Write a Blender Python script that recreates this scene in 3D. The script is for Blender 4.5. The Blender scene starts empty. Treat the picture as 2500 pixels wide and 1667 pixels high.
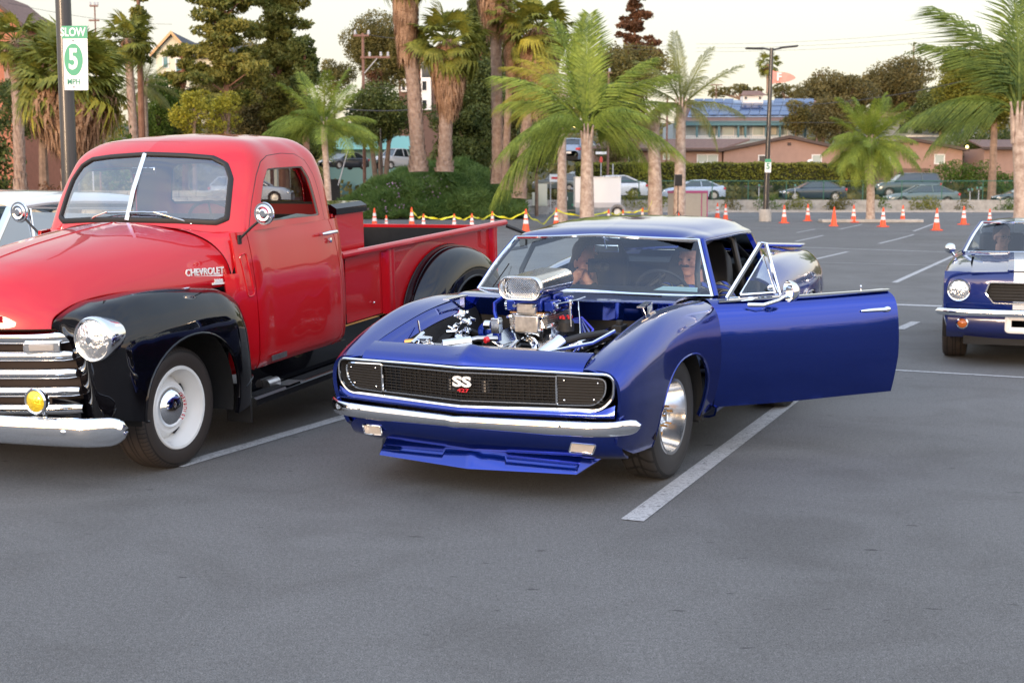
import bpy, math, random
import numpy as np
from mathutils import Vector, Matrix
from mathutils.geometry import delaunay_2d_cdt
R = math.radians
rnd = random.Random(7)
sc = bpy.context.scene
col = sc.collection

# ------------------------------------------------ camera, sky, sun, exposure
CH, CF, CYH = 1.55, 3200.0, 478.0
PITCH = math.atan((833.5 - CYH) / CF)
cam_d = bpy.data.cameras.new('camera')
cam_d.sensor_width = 36; cam_d.lens = CF / 2500 * 36
cam_d.clip_start = .05; cam_d.clip_end = 4000
cam_d.dof.use_dof = True; cam_d.dof.focus_distance = 7.6; cam_d.dof.aperture_fstop = 5.2
cam = bpy.data.objects.new('camera', cam_d); col.objects.link(cam)
cam.location = (0, 0, CH); cam.rotation_euler = (math.pi / 2 - PITCH, 0, 0)
sc.camera = cam

SUN_EL, SUN_AZ = 7.0, 205.0          # low afterglow from behind the camera, a little to the left
w = bpy.data.worlds.new('World'); sc.world = w; w.use_nodes = True
nt = w.node_tree; nt.nodes.clear()
N = nt.nodes.new; L = nt.links.new
out = N('ShaderNodeOutputWorld'); bg = N('ShaderNodeBackground')
sky = N('ShaderNodeTexSky'); sky.sky_type = 'NISHITA'; sky.sun_disc = False
sky.sun_elevation = R(SUN_EL); sky.sun_rotation = R(SUN_AZ)
sky.air_density = 1.0; sky.dust_density = 2.0; sky.ozone_density = 1.0
bg.inputs['Strength'].default_value = .07
L(sky.outputs[0], bg.inputs[0])
# high thin cloud veil lit by the afterglow, over the whole dome
tc = N('ShaderNodeTexCoord'); sx = N('ShaderNodeSeparateXYZ'); L(tc.outputs['Generated'], sx.inputs[0])
mp = N('ShaderNodeMapping'); mp.inputs['Scale'].default_value = (1.1, 1.5, 6.5)
L(tc.outputs['Generated'], mp.inputs[0])
nz = N('ShaderNodeTexNoise'); nz.inputs['Scale'].default_value = 1.5; nz.inputs['Detail'].default_value = 6; nz.inputs['Distortion'].default_value = .6
L(mp.outputs[0], nz.inputs[0])
rp = N('ShaderNodeValToRGB')
e = rp.color_ramp.elements
e[0].position = 0.0; e[0].color = (1.0, .78, .62, 1)
e[1].position = 1.0; e[1].color = (.72, .87, 1.14, 1)
x = e.new(.05); x.color = (1.02, .86, .73, 1)
x = e.new(.16); x.color = (1.04, .95, .86, 1)
x = e.new(.32); x.color = (1.05, 1.04, 1.02, 1)
x = e.new(.55); x.color = (.86, .98, 1.12, 1)
L(sx.outputs['Z'], rp.inputs[0])
r2 = N('ShaderNodeValToRGB'); q = r2.color_ramp.elements
q[0].position = .38; q[0].color = (.70, .78, .96, 1); q[1].position = .62; q[1].color = (1.14, 1.05, 1.0, 1)
L(nz.outputs[0], r2.inputs[0])
# streaks fade out into the bright haze of the horizon on the camera's side of the sky
mm = N('ShaderNodeMapRange'); mm.inputs[1].default_value = -.25; mm.inputs[2].default_value = .85
mm.inputs[3].default_value = 1.0; mm.inputs[4].default_value = .12
L(sx.outputs['Y'], mm.inputs[0])
mx = N('ShaderNodeMix'); mx.data_type = 'RGBA'; mx.blend_type = 'MULTIPLY'
L(mm.outputs[0], mx.inputs['Factor']); L(rp.outputs[0], mx.inputs['A']); L(r2.outputs[0], mx.inputs['B'])
az = N('ShaderNodeMapRange'); az.inputs[1].default_value = -.6; az.inputs[2].default_value = .8    # brighter round the sunset, behind the camera
az.inputs[3].default_value = 1.32; az.inputs[4].default_value = .50; L(sx.outputs['Y'], az.inputs[0])
bg2 = N('ShaderNodeBackground'); L(az.outputs[0], bg2.inputs['Strength'])
L(mx.outputs['Result'], bg2.inputs[0])
ad = N('ShaderNodeAddShader'); L(bg.outputs[0], ad.inputs[0]); L(bg2.outputs[0], ad.inputs[1])
L(ad.outputs[0], out.inputs[0])

sl = bpy.data.lights.new('sun', 'SUN'); sl.energy = 1.5; sl.angle = R(14); sl.color = (1.0, .72, .50)
so = bpy.data.objects.new('sun', sl); col.objects.link(so)
_a = R(SUN_AZ); _d = Vector((math.sin(_a) * math.cos(R(SUN_EL)), math.cos(_a) * math.cos(R(SUN_EL)), math.sin(R(SUN_EL))))
so.rotation_euler = _d.to_track_quat('Z', 'Y').to_euler(); so.location = (0, -20, 12)
vs = sc.view_settings; vs.view_transform = 'Standard'; vs.look = 'None'; vs.exposure = .62; vs.gamma = 1
vs.use_curve_mapping = False

# ------------------------------------------------ helpers
def ray(px, py):
    u = (px - 1250) / CF; v = (833.5 - py) / CF
    return np.array([u, math.cos(PITCH) + v * math.sin(PITCH), -math.sin(PITCH) + v * math.cos(PITCH)])
def at(px, py, Y):
    d = ray(px, py); t = Y / d[1]
    return Vector((d[0] * t, Y, CH + d[2] * t))
def gz(y):
    return 0.0 if y < 50 else min(.0105 * (y - 50), .44)
def ground(px, py):
    d = ray(px, py); Y = CH / -d[2] * d[1] if d[2] < 0 else 95
    for _ in range(30):
        Y = min(95, max(1, (gz(Y) - CH) / d[2] * d[1])) if d[2] < 0 else 95
    t = Y / d[1]
    return Vector((d[0] * t, Y, gz(Y)))
def pxm(Y): return CF / Y

def tag(o, label=None, cat=None, group=None, kind=None):
    if label: o['label'] = label
    if cat: o['category'] = cat
    if group: o['group'] = group
    if kind: o['kind'] = kind
    return o
def empty(name, loc=(0, 0, 0), rz=0, label=None, cat=None, group=None):
    o = bpy.data.objects.new(name, None); col.objects.link(o)
    o.location = loc; o.rotation_euler = (0, 0, rz); o.empty_display_size = .2
    return tag(o, label, cat, group)
def copy_tree(o, parent=None):
    c = o.copy(); col.objects.link(c); c.parent = parent
    for ch in o.children:
        copy_tree(ch, c)
    return c

class MB:
    def __init__(s): s.v = []; s.f = []
    def add(s, V, F):
        n = len(s.v); s.v += [tuple(map(float, p)) for p in V]; s.f += [tuple(i + n for i in f) for f in F]; return s
    def box(s, c, d, rz=0, M=None):
        cx, cy, cz = c; a, b, h = d[0] / 2, d[1] / 2, d[2] / 2; V = []
        for z in (-h, h):
            for (x, y) in ((-a, -b), (a, -b), (a, b), (-a, b)):
                p = Vector((x, y, z))
                if rz: p = Matrix.Rotation(rz, 3, 'Z') @ p
                if M is not None: p = M @ p
                V.append((p[0] + cx, p[1] + cy, p[2] + cz))
        return s.add(V, [(3, 2, 1, 0), (4, 5, 6, 7), (0, 1, 5, 4), (1, 2, 6, 5), (2, 3, 7, 6), (3, 0, 4, 7)])
    def cyl(s, p0, p1, r0, r1=None, n=12, caps=True):
        return s.tube([p0, p1], [r0, r0 if r1 is None else r1], n, caps=caps)
    def tube(s, P, r, n=8, closed=False, caps=True, flat=1.0):
        P = [Vector(p) for p in P]; m = len(P)
        if not hasattr(r, '__len__'): r = [r] * m
        V = []; F = []; a = None
        for i in range(m):
            if closed: t = P[(i + 1) % m] - P[i - 1]
            else: t = P[min(i + 1, m - 1)] - P[max(i - 1, 0)]
            if t.length < 1e-9: t = Vector((0, 0, 1))
            t.normalize()
            if a is None:
                a = t.orthogonal().normalized()
                if abs(t.z) < .95: a = (Vector((0, 0, 1)) - t * t.z).normalized()
            else:
                a = (a - t * a.dot(t))
                if a.length < 1e-6: a = t.orthogonal()
                a.normalize()
            b = t.cross(a)
            for k in range(n):
                w_ = 2 * math.pi * k / n
                V.append(P[i] + a * (math.cos(w_) * r[i]) + b * (math.sin(w_) * r[i] * flat))
        mm_ = m if closed else m - 1
        for i in range(mm_):
            for k in range(n):
                i2 = (i + 1) % m
                F.append((i * n + k, i * n + (k + 1) % n, i2 * n + (k + 1) % n, i2 * n + k))
        if caps and not closed:
            F.append(tuple(range(n))[::-1]); F.append(tuple((m - 1) * n + k for k in range(n)))
        return s.add(V, F)
    def grid(s, P, cu=False, cv=False, flip=False):
        m = len(P); n = len(P[0]); V = [p for r_ in P for p in r_]; F = []
        for i in range(m if cu else m - 1):
            for j in range(n if cv else n - 1):
                q = (i * n + j, i * n + (j + 1) % n, ((i + 1) % m) * n + (j + 1) % n, ((i + 1) % m) * n + j)
                F.append(q[::-1] if flip else q)
        return s.add(V, F)
    def lathe(s, prof, n=32, o=(0, 0, 0), axis='y', a0=0, a1=2 * math.pi):
        full = abs(a1 - a0 - 2 * math.pi) < 1e-6; P = []
        for i in range(n if full else n + 1):
            t = a0 + (a1 - a0) * i / n; c, sn = math.cos(t), math.sin(t); row = []
            for (r_, h) in prof:
                if axis == 'y': p = (o[0] + r_ * c, o[1] + h, o[2] + r_ * sn)
                elif axis == 'x': p = (o[0] + h, o[1] + r_ * c, o[2] + r_ * sn)
                else: p = (o[0] + r_ * c, o[1] + r_ * sn, o[2] + h)
                row.append(p)
            P.append(row)
        return s.grid(P, cu=full, flip=(axis == 'y'))
    def prism(s, pts, vec, caps=True):
        n = len(pts); v = Vector(vec); A = [Vector(p) for p in pts]
        F = [(i, (i + 1) % n, n + (i + 1) % n, n + i) for i in range(n)]
        if caps: F += [tuple(range(n))[::-1], tuple(range(n, 2 * n))]
        return s.add(A + [a + v for a in A], F)
    def sphere(s, c, r, n=12, m=8, sc_=(1, 1, 1)):
        P = []
        for i in range(m + 1):
            t = math.pi * i / m
            P.append([(c[0] + r * sc_[0] * math.sin(t) * math.cos(2 * math.pi * j / n), c[1] + r * sc_[1] * math.sin(t) * math.sin(2 * math.pi * j / n), c[2] + r * sc_[2] * math.cos(t)) for j in range(n)])
        return s.grid(P, cv=True)
    def build(s, name, mat, parent=None, ang=35, smooth=True, bevel=0, label=None):
        me = bpy.data.meshes.new(name); me.from_pydata(s.v, [], s.f); me.update()
        if smooth:
            me.polygons.foreach_set('use_smooth', [True] * len(me.polygons))
            me.set_sharp_from_angle(angle=R(ang))
        me.materials.append(mat)
        o = bpy.data.objects.new(name, me); col.objects.link(o); o.parent = parent
        if bevel:
            b = o.modifiers.new('bevel', 'BEVEL'); b.width = bevel; b.segments = 2; b.limit_method = 'ANGLE'
        if label: o['label'] = label
        return o
def bez(P, n=40, closed=False):
    """Catmull-Rom through points"""
    P = np.array(P, float); m = len(P); o = []
    seg = m if closed else m - 1
    for i in range(n + (0 if closed else 1)):
        t = i / n * seg; k = min(int(t), seg - 1); f = t - k
        g = lambda j: P[j % m] if closed else (P[j] if 0 <= j < m else (2 * P[0] - P[1] if j < 0 else 2 * P[-1] - P[-2]))
        a, b, c, d = g(k - 1), g(k), g(k + 1), g(k + 2)
        o.append(.5 * (2 * b + (c - a) * f + (2 * a - 5 * b + 4 * c - d) * f * f + (3 * b - a - 3 * c + d) * f ** 3))
    return np.array(o)

# ---- interpolating surface through a net of points (columns at u, rows at integer v)
def _tan(us, P, ax, cr=()):
    P = np.moveaxis(P, ax, 0); n = len(us); TL = np.zeros_like(P); TR = np.zeros_like(P)
    d = [(P[i + 1] - P[i]) / (us[i + 1] - us[i]) for i in range(n - 1)]
    for i in range(n):
        if i == 0: t = d[0]; TL[i] = TR[i] = t
        elif i == n - 1: TL[i] = TR[i] = d[-1]
        elif i in cr: TL[i] = d[i - 1]; TR[i] = d[i]
        else:
            h0 = us[i] - us[i - 1]; h1 = us[i + 1] - us[i]
            TL[i] = TR[i] = (d[i - 1] * h1 + d[i] * h0) / (h0 + h1)
    return P, TL, TR
def _her(us, P, TL, TR, u):
    i = np.clip(np.searchsorted(us, u, side='right') - 1, 0, len(us) - 2)
    h = (us[i + 1] - us[i]); t = (u - us[i]) / h
    sh = (-1,) + (1,) * (P.ndim - 1); t = t.reshape(sh); hh = h.reshape(sh)
    return ((2 * t**3 - 3 * t**2 + 1) * P[i] + (t**3 - 2 * t**2 + t) * hh * TR[i] + (-2 * t**3 + 3 * t**2) * P[i + 1] + (t**3 - t**2) * hh * TL[i + 1])
class Net:
    def __init__(s, us, P, cu=(), cv=()):
        o = np.argsort(us); s.us = np.array(us, float)[o]; s.P = np.array(P, float)[o]
        n = len(us); s.cu = [n - 1 - c if o[0] != 0 else c for c in cu]; s.cv = cv; s.K = s.P.shape[1]
        s.A = _tan(s.us, s.P, 0, s.cu); s.vs = np.arange(s.K, dtype=float)
    def ev(s, U, V):
        U = np.atleast_1d(np.array(U, float)); V = np.atleast_1d(np.array(V, float))
        Q = _her(s.us, *s.A, U)                       # N,K,3
        # v interpolation, per point
        d = Q[:, 1:] - Q[:, :-1]; TL = np.zeros_like(Q); TR = np.zeros_like(Q)
        TL[:, 1:-1] = (d[:, :-1] + d[:, 1:]) / 2; TR[:, 1:-1] = TL[:, 1:-1]
        TL[:, 0] = TR[:, 0] = d[:, 0]; TL[:, -1] = TR[:, -1] = d[:, -1]
        for c in s.cv: TL[:, c] = d[:, c - 1]; TR[:, c] = d[:, c]
        i = np.clip(np.floor(V).astype(int), 0, s.K - 2); t = (V - i)[:, None]; k = np.arange(len(V))
        return ((2 * t**3 - 3 * t**2 + 1) * Q[k, i] + (t**3 - 2 * t**2 + t) * TR[k, i] + (-2 * t**3 + 3 * t**2) * Q[k, i + 1] + (t**3 - t**2) * TL[k, i + 1])
    def vz(s, u, z, comp=2):
        """row parameter at which column u reaches height z"""
        V = np.linspace(0, s.K - 1, 160); Z = s.ev(np.full(160, u), V)[:, comp]
        g = (Z - z); 
        for i in range(159, 0, -1):
            if g[i] * g[i - 1] <= 0 and abs(g[i] - g[i - 1]) > 1e-9:
                return V[i - 1] + (V[i] - V[i - 1]) * g[i - 1] / (g[i - 1] - g[i])
        return 0.0 if abs(g[0]) < abs(g[-1]) else s.K - 1.0
def pip(x, y, poly):
    n = len(poly); ins = np.zeros(len(x), bool); j = n - 1
    for i in range(n):
        xi, yi = poly[i]; xj, yj = poly[j]
        if yi != yj:
            c = ((yi > y) != (yj > y)) & (x < (xj - xi) * (y - yi) / (yj - yi) + xi); ins ^= c
        j = i
    return ins
def dens(poly, step, closed=True):
    o = []; n = len(poly)
    for i in range(n if closed else n - 1):
        a = np.array(poly[i], float); b = np.array(poly[(i + 1) % n], float)
        m = max(1, int(math.ceil(np.hypot(*(b - a)) / step)))
        for k in range(m): o.append(a + (b - a) * k / m)
    if not closed: o.append(np.array(poly[-1], float))
    return np.array(o)
def panel(name, net, outline, mat, parent=None, holes=(), step=.03, vs_=.1, side=1, hem=.012, tf=None, thick=0, matin=None):
    """trimmed sheet of a net; outline in (u, v); vs_ = metres per row, to keep triangles even; side=-1 mirrors in y"""
    f = net.ev if hasattr(net, 'ev') else net
    O = np.array(outline, float) * [1, vs_]; O = dens(O, step)
    H = [dens(np.array(h, float) * [1, vs_], step) for h in holes]
    pts = [tuple(p) for p in O]; ed = [(i, (i + 1) % len(O)) for i in range(len(O))]; loops = [list(range(len(O)))]
    for h in H:
        b = len(pts); pts += [tuple(p) for p in h]; ed += [(b + i, b + (i + 1) % len(h)) for i in range(len(h))]; loops.append([b + i for i in range(len(h))])
    x0, y0 = O.min(0); x1, y1 = O.max(0)
    gx, gy = np.meshgrid(np.arange(x0, x1, step), np.arange(y0, y1, step)); gx = gx.ravel(); gy = gy.ravel()
    ok = pip(gx, gy, O)
    for h in H: ok &= ~pip(gx, gy, h)
    gx, gy = gx[ok], gy[ok]; B = np.array(pts)
    if len(gx):
        dd = np.min(np.hypot(gx[:, None] - B[None, :, 0], gy[:, None] - B[None, :, 1]), 1); ok = dd > step * .45
        pts += list(zip(gx[ok].tolist(), gy[ok].tolist()))
    v, e_, f_, ov, oe, of = delaunay_2d_cdt([Vector(p) for p in pts], ed, [], 0, 1e-7)
    v = np.array([(p[0], p[1]) for p in v]); T = np.array([t for t in f_ if len(t) == 3]); c = v[T].mean(1)
    ok = pip(c[:, 0], c[:, 1], O)
    for h in H: ok &= ~pip(c[:, 0], c[:, 1], h)
    T = T[ok]
    U, V = v[:, 0], v[:, 1] / vs_; P = f(U, V)
    eps = 1e-3; eu = f(U + eps, V) - f(U - eps, V); evv = f(U, V + eps / vs_) - f(U, V - eps / vs_)
    Nn = np.cross(eu, evv); Nn /= np.maximum(np.linalg.norm(Nn, axis=1, keepdims=True), 1e-12)
    # orientation: make the sheet face outwards (away from the car's centre line, up)
    ctr = P.mean(0) ; s_ = 1.0
    if (Nn * np.array([0, np.sign(ctr[1]) * (abs(ctr[1]) > .12), 1.0])).sum() < 0 and not getattr(net, 'keep', False): s_ = -1.0
    if getattr(net, 'flip', False): s_ = -s_
    Nn *= s_
    fn = np.cross(P[T[:, 1]] - P[T[:, 0]], P[T[:, 2]] - P[T[:, 0]]); fl = (fn * Nn[T[:, 0]]).sum(1) < 0
    T[fl] = T[fl][:, ::-1]
    if tf is not None: P = tf(P)
    m = {}
    if side < 0: P = P * [1, -1, 1]; Nn = Nn * [1, -1, 1]; T = T[:, ::-1]
    if tf is not None or getattr(net, 'faceted', False):
        Nn = None
    verts = [tuple(p) for p in P]; faces = [tuple(int(i) for i in t) for t in T]
    nrm = [tuple(n_) for n_ in Nn] if Nn is not None else None
    if hem:
        cnt = {}
        for t in faces:
            for i in range(3):
                a, b = t[i], t[(i + 1) % 3]; k = (min(a, b), max(a, b)); cnt.setdefault(k, []).append((a, b))
        be = [x_[0] for k, x_ in cnt.items() if len(x_) == 1]
        if Nn is None:
            Nv = np.zeros_like(P); fn = np.cross(P[T[:, 1]] - P[T[:, 0]], P[T[:, 2]] - P[T[:, 0]])
            for k in range(3): np.add.at(Nv, T[:, k], fn)
            Nv /= np.maximum(np.linalg.norm(Nv, axis=1, keepdims=True), 1e-12)
        else: Nv = Nn
        for a, b in be:
            n0 = len(verts); t = P[b] - P[a]; on = np.cross(t, Nv[a]); on /= max(np.linalg.norm(on), 1e-9)
            verts += [tuple(P[a]), tuple(P[b]), tuple(P[b] - Nv[b] * hem), tuple(P[a] - Nv[a] * hem)]
            faces.append((n0 + 1, n0, n0 + 3, n0 + 2))
            if nrm is not None: nrm += [tuple(on)] * 4
    me = bpy.data.meshes.new(name); me.from_pydata(verts, [], faces); me.update()
    me.polygons.foreach_set('use_smooth', [True] * len(me.polygons)); me.materials.append(mat)
    if nrm is not None: me.normals_split_custom_set_from_vertices(nrm)
    else: me.set_sharp_from_angle(angle=R(40))
    o = bpy.data.objects.new(name, me); col.objects.link(o); o.parent = parent
    if thick:
        s2 = o.modifiers.new('thickness', 'SOLIDIFY'); s2.thickness = thick; s2.offset = -1
    return o
def rrect(x0, y0, x1, y1, r, n=5):
    """rounded rectangle outline"""
    o = []
    for (cx, cy, a) in ((x1 - r, y1 - r, 0), (x0 + r, y1 - r, 90), (x0 + r, y0 + r, 180), (x1 - r, y0 + r, 270)):
        for k in range(n + 1):
            t = R(a + 90 * k / n); o.append((cx + r * math.cos(t), cy + r * math.sin(t)))
    return o
def rpoly(P, r, n=5):
    """polygon with rounded corners"""
    o = []; m = len(P)
    for i in range(m):
        p = np.array(P[i], float); a = np.array(P[i - 1], float) - p; b = np.array(P[(i + 1) % m], float) - p
        rr = r[i] if hasattr(r, '__len__') else r
        la, lb = np.linalg.norm(a), np.linalg.norm(b); k = min(rr, la * .48, lb * .48)
        A = p + a / la * k; B = p + b / lb * k
        for j in range(n + 1):
            t = j / n; o.append(tuple((1 - t)**2 * A + 2 * t * (1 - t) * p + t * t * B))
    return o
_font = {}
def text(s, size, depth, name, mat, parent=None, M=None, bold=0.0, sx_=1.0, loc=None, align='CENTER', offset=0):
    cu = bpy.data.curves.new('text', 'FONT'); cu.body = s; cu.size = size; cu.extrude = depth; cu.offset = bold
    cu.align_x = align; cu.align_y = 'CENTER'; cu.resolution_u = 3
    to = bpy.data.objects.new('text', cu); col.objects.link(to)
    dg = bpy.context.evaluated_depsgraph_get(); me = bpy.data.meshes.new_from_object(to.evaluated_get(dg))
    bpy.data.objects.remove(to); me.materials.clear(); me.materials.append(mat); me.name = name
    S = Matrix.Diagonal((sx_, 1, 1, 1)); me.transform((M if M is not None else Matrix()) @ S)
    o = bpy.data.objects.new(name, me); col.objects.link(o); o.parent = parent
    if loc: o.location = loc
    return o
def frame(o, xd, yd):
    """matrix whose x axis is xd, y axis yd, at o"""
    x = Vector(xd).normalized(); z = x.cross(Vector(yd)).normalized(); y = z.cross(x)
    return Matrix(((x[0], y[0], z[0], o[0]), (x[1], y[1], z[1], o[1]), (x[2], y[2], z[2], o[2]), (0, 0, 0, 1)))

# ------------------------------------------------ materials
def _new(name):
    m = bpy.data.materials.new(name); m.use_nodes = True; t = m.node_tree
    return m, t, t.nodes['Principled BSDF']
def mat(name, c, rough=.5, metal=0, var=0.0, vscale=8, bump=0, bscale=60, coat=0, c2=None, spec=.5, trans=0, alpha=1, emis=0, coord='Object', sub=0, crough=.03, flake=0):
    m, t, b = _new(name); b.inputs['Roughness'].default_value = rough; b.inputs['Metallic'].default_value = metal
    b.inputs['Base Color'].default_value = (*c, 1); b.inputs['Specular IOR Level'].default_value = spec
    if coat: b.inputs['Coat Weight'].default_value = coat; b.inputs['Coat Roughness'].default_value = crough
    if emis: b.inputs['Emission Color'].default_value = (*c, 1); b.inputs['Emission Strength'].default_value = emis
    if trans: b.inputs['Transmission Weight'].default_value = trans
    if var or c2 or bump:
        tc_ = t.nodes.new('ShaderNodeTexCoord')
    if var or c2:
        n_ = t.nodes.new('ShaderNodeTexNoise'); n_.inputs['Scale'].default_value = vscale; n_.inputs['Detail'].default_value = 5; n_.inputs['Roughness'].default_value = .6
        t.links.new(tc_.outputs[coord], n_.inputs[0])
        r_ = t.nodes.new('ShaderNodeValToRGB'); r_.color_ramp.elements[0].position = .33; r_.color_ramp.elements[1].position = .67
        a = c2 if c2 else tuple(max(0, k * (1 - var)) for k in c); d = c if c2 else tuple(k * (1 + var) for k in c)
        r_.color_ramp.elements[0].color = (*a, 1); r_.color_ramp.elements[1].color = (*d, 1)
        t.links.new(n_.outputs[0], r_.inputs[0]); t.links.new(r_.outputs[0], b.inputs['Base Color'])
    if bump:
        n2 = t.nodes.new('ShaderNodeTexNoise'); n2.inputs['Scale'].default_value = bscale; n2.inputs['Detail'].default_value = 4
        t.links.new(tc_.outputs[coord], n2.inputs[0])
        bp = t.nodes.new('ShaderNodeBump'); bp.inputs['Strength'].default_value = bump; bp.inputs['Distance'].default_value = .02
        t.links.new(n2.outputs[0], bp.inputs['Height']); t.links.new(bp.outputs[0], b.inputs['Normal'])
    return m
def glass(name, tint=(.75, .85, .85), refl=1.0):
    m = bpy.data.materials.new(name); m.use_nodes = True; t = m.node_tree; t.nodes.clear()
    o = t.nodes.new('ShaderNodeOutputMaterial'); mi = t.nodes.new('ShaderNodeMixShader'); tr = t.nodes.new('ShaderNodeBsdfTransparent'); gl = t.nodes.new('ShaderNodeBsdfGlossy')
    fr = t.nodes.new('ShaderNodeFresnel'); fr.inputs[0].default_value = 1.6; mu = t.nodes.new('ShaderNodeMath'); mu.operation = 'MULTIPLY'; mu.inputs[1].default_value = refl
    mu.use_clamp = True
    tr.inputs[0].default_value = (*tint, 1); gl.inputs['Roughness'].default_value = .0; gl.inputs[0].default_value = (.95, .97, 1, 1)
    t.links.new(fr.outputs[0], mu.inputs[0]); t.links.new(mu.outputs[0], mi.inputs[0]); t.links.new(tr.outputs[0], mi.inputs[1]); t.links.new(gl.outputs[0], mi.inputs[2]); t.links.new(mi.outputs[0], o.inputs[0])
    return m
def tyre_mat(name, c, kind):
    m, t, b = _new(name); b.inputs['Roughness'].default_value = .62; b.inputs['Base Color'].default_value = (*c, 1)
    tc_ = t.nodes.new('ShaderNodeTexCoord'); s_ = t.nodes.new('ShaderNodeSeparateXYZ'); t.links.new(tc_.outputs['Object'], s_.inputs[0])
    def M_(op, a, b_=None):
        n_ = t.nodes.new('ShaderNodeMath'); n_.operation = op
        for i, x_ in enumerate((a, b_)):
            if x_ is None: continue
            if isinstance(x_, (int, float)): n_.inputs[i].default_value = x_
            else: t.links.new(x_, n_.inputs[i])
        return n_.outputs[0]
    ang = M_('ARCTAN2', s_.outputs['Z'], s_.outputs['X']); ay = M_('ABSOLUTE', s_.outputs['Y'])
    rad = M_('SQRT', M_('ADD', M_('MULTIPLY', s_.outputs['X'], s_.outputs['X']), M_('MULTIPLY', s_.outputs['Z'], s_.outputs['Z'])))
    tread = M_('GREATER_THAN', rad, .318)
    if kind == 'v':
        w1 = M_('SINE', M_('ADD', M_('MULTIPLY', ang, 24), M_('MULTIPLY', ay, 34))); w1 = M_('GREATER_THAN', w1, .78)
        rib = M_('GREATER_THAN', M_('SINE', M_('MULTIPLY', ay, 78)), .88)
    else:
        w1 = M_('SINE', M_('ADD', M_('MULTIPLY', ang, 80), M_('MULTIPLY', s_.outputs['Y'], 18))); w1 = M_('GREATER_THAN', w1, .72)
        w1 = M_('MULTIPLY', w1, M_('GREATER_THAN', ay, .055))
        rib = M_('GREATER_THAN', M_('SINE', M_('MULTIPLY', ay, 130)), .86)
    g = M_('MULTIPLY', M_('MAXIMUM', w1, rib), tread)
    bp = t.nodes.new('ShaderNodeBump'); bp.invert = True; bp.inputs['Strength'].default_value = 1; bp.inputs['Distance'].default_value = .008
    t.links.new(g, bp.inputs['Height']); t.links.new(bp.outputs[0], b.inputs['Normal'])
    mx_ = t.nodes.new('ShaderNodeMix'); mx_.data_type = 'RGBA'; mx_.inputs['A'].default_value = (*c, 1); mx_.inputs['B'].default_value = (c[0] * .25, c[1] * .25, c[2] * .25, 1)
    t.links.new(g, mx_.inputs['Factor']); t.links.new(mx_.outputs['Result'], b.inputs['Base Color'])
    return m
blue = mat('blue_paint', (.004, .029, .275), .14, .90, coat=1)
blue2 = mat('engine_blue', (.01, .04, .36), .25, .6, coat=.6)
red = mat('red_paint', (.50, .005, .010), .35, 0, coat=1, spec=.15)
blackp = mat('black_paint', (.0025, .0025, .004), .25, 0, coat=1, spec=0)
chrome = mat('chrome', (.86, .88, .9), .05, 1)
alu = mat('polished_aluminium', (.80, .80, .80), .16, 1, bump=.015, bscale=30)
cast = mat('cast_aluminium', (.50, .49, .48), .36, 1, var=.2, vscale=30, bump=.05, bscale=160)
steel = mat('dark_steel', (.18, .18, .19), .4, .8)
rubber = mat('black_rubber', (.012, .012, .013), .6)
flat = mat('flat_black', (.006, .006, .0065), .75, var=.3, vscale=20)
trim = mat('interior_black', (.014, .014, .015), .65)
gold = mat('gold', (.75, .38, .12), .25, 1)
whitep = mat('white_paint', (.82, .80, .76), .3, coat=.5)
glassf = glass('windscreen_glass', (.84, .92, .93), 1.25)
glasst = glass('truck_glass', (.66, .70, .74), 2.6)
glassd = glass('dark_glass', (.12, .16, .18), 1.6)
tyreV = tyre_mat('tyre_directional', (.022, .021, .021), 'v'); tyreR = tyre_mat('tyre_ribbed', (.035, .026, .021), 'r')
lampg = mat('clear_lens', (.75, .77, .78), .12, .85, bump=.9, bscale=34)
amber = mat('amber_lens', (.45, .11, .01), .15, coat=1)
yellowl = mat('yellow_lens', (.85, .62, .02), .12, .3, coat=1, bump=.5, bscale=40)
frost = mat('frosted_lens', (.42, .38, .34), .25, coat=1, bump=.5, bscale=200)
redm = mat('red_plastic', (.55, .02, .03), .3, coat=.5)
skin = mat('skin', (.42, .22, .15), .55, var=.12, vscale=30)
darkhair = mat('dark_hair', (.012, .009, .008), .6, bump=.6, bscale=60)
paper = mat('paper', (.55, .78, .80), .8)
def car_root(name, X, Y, yaw, rake, label, cat, wx=None):
    o = empty(name, label=label, cat=cat)
    c, s = math.cos(yaw), math.sin(yaw)
    A = Matrix(((-s, c, 0, X), (-c, -s, 0, Y), (0, 0, 1, 0), (0, 0, 0, 1)))
    k, q = math.cos(rake), math.sin(rake)
    B = Matrix(((k, 0, q, 0), (0, 1, 0, 0), (-q, 0, k, 0), (0, 0, 0, 1)))
    o.matrix_world = A @ Matrix.Translation((0, 0, .33)) @ B @ Matrix.Translation((0, 0, -.33))
    return o
def unrake(x, z, rake):        # local z that puts a point of column x at world height z
    return .33 + (z - .33 + x * math.sin(rake)) / math.cos(rake)
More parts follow.
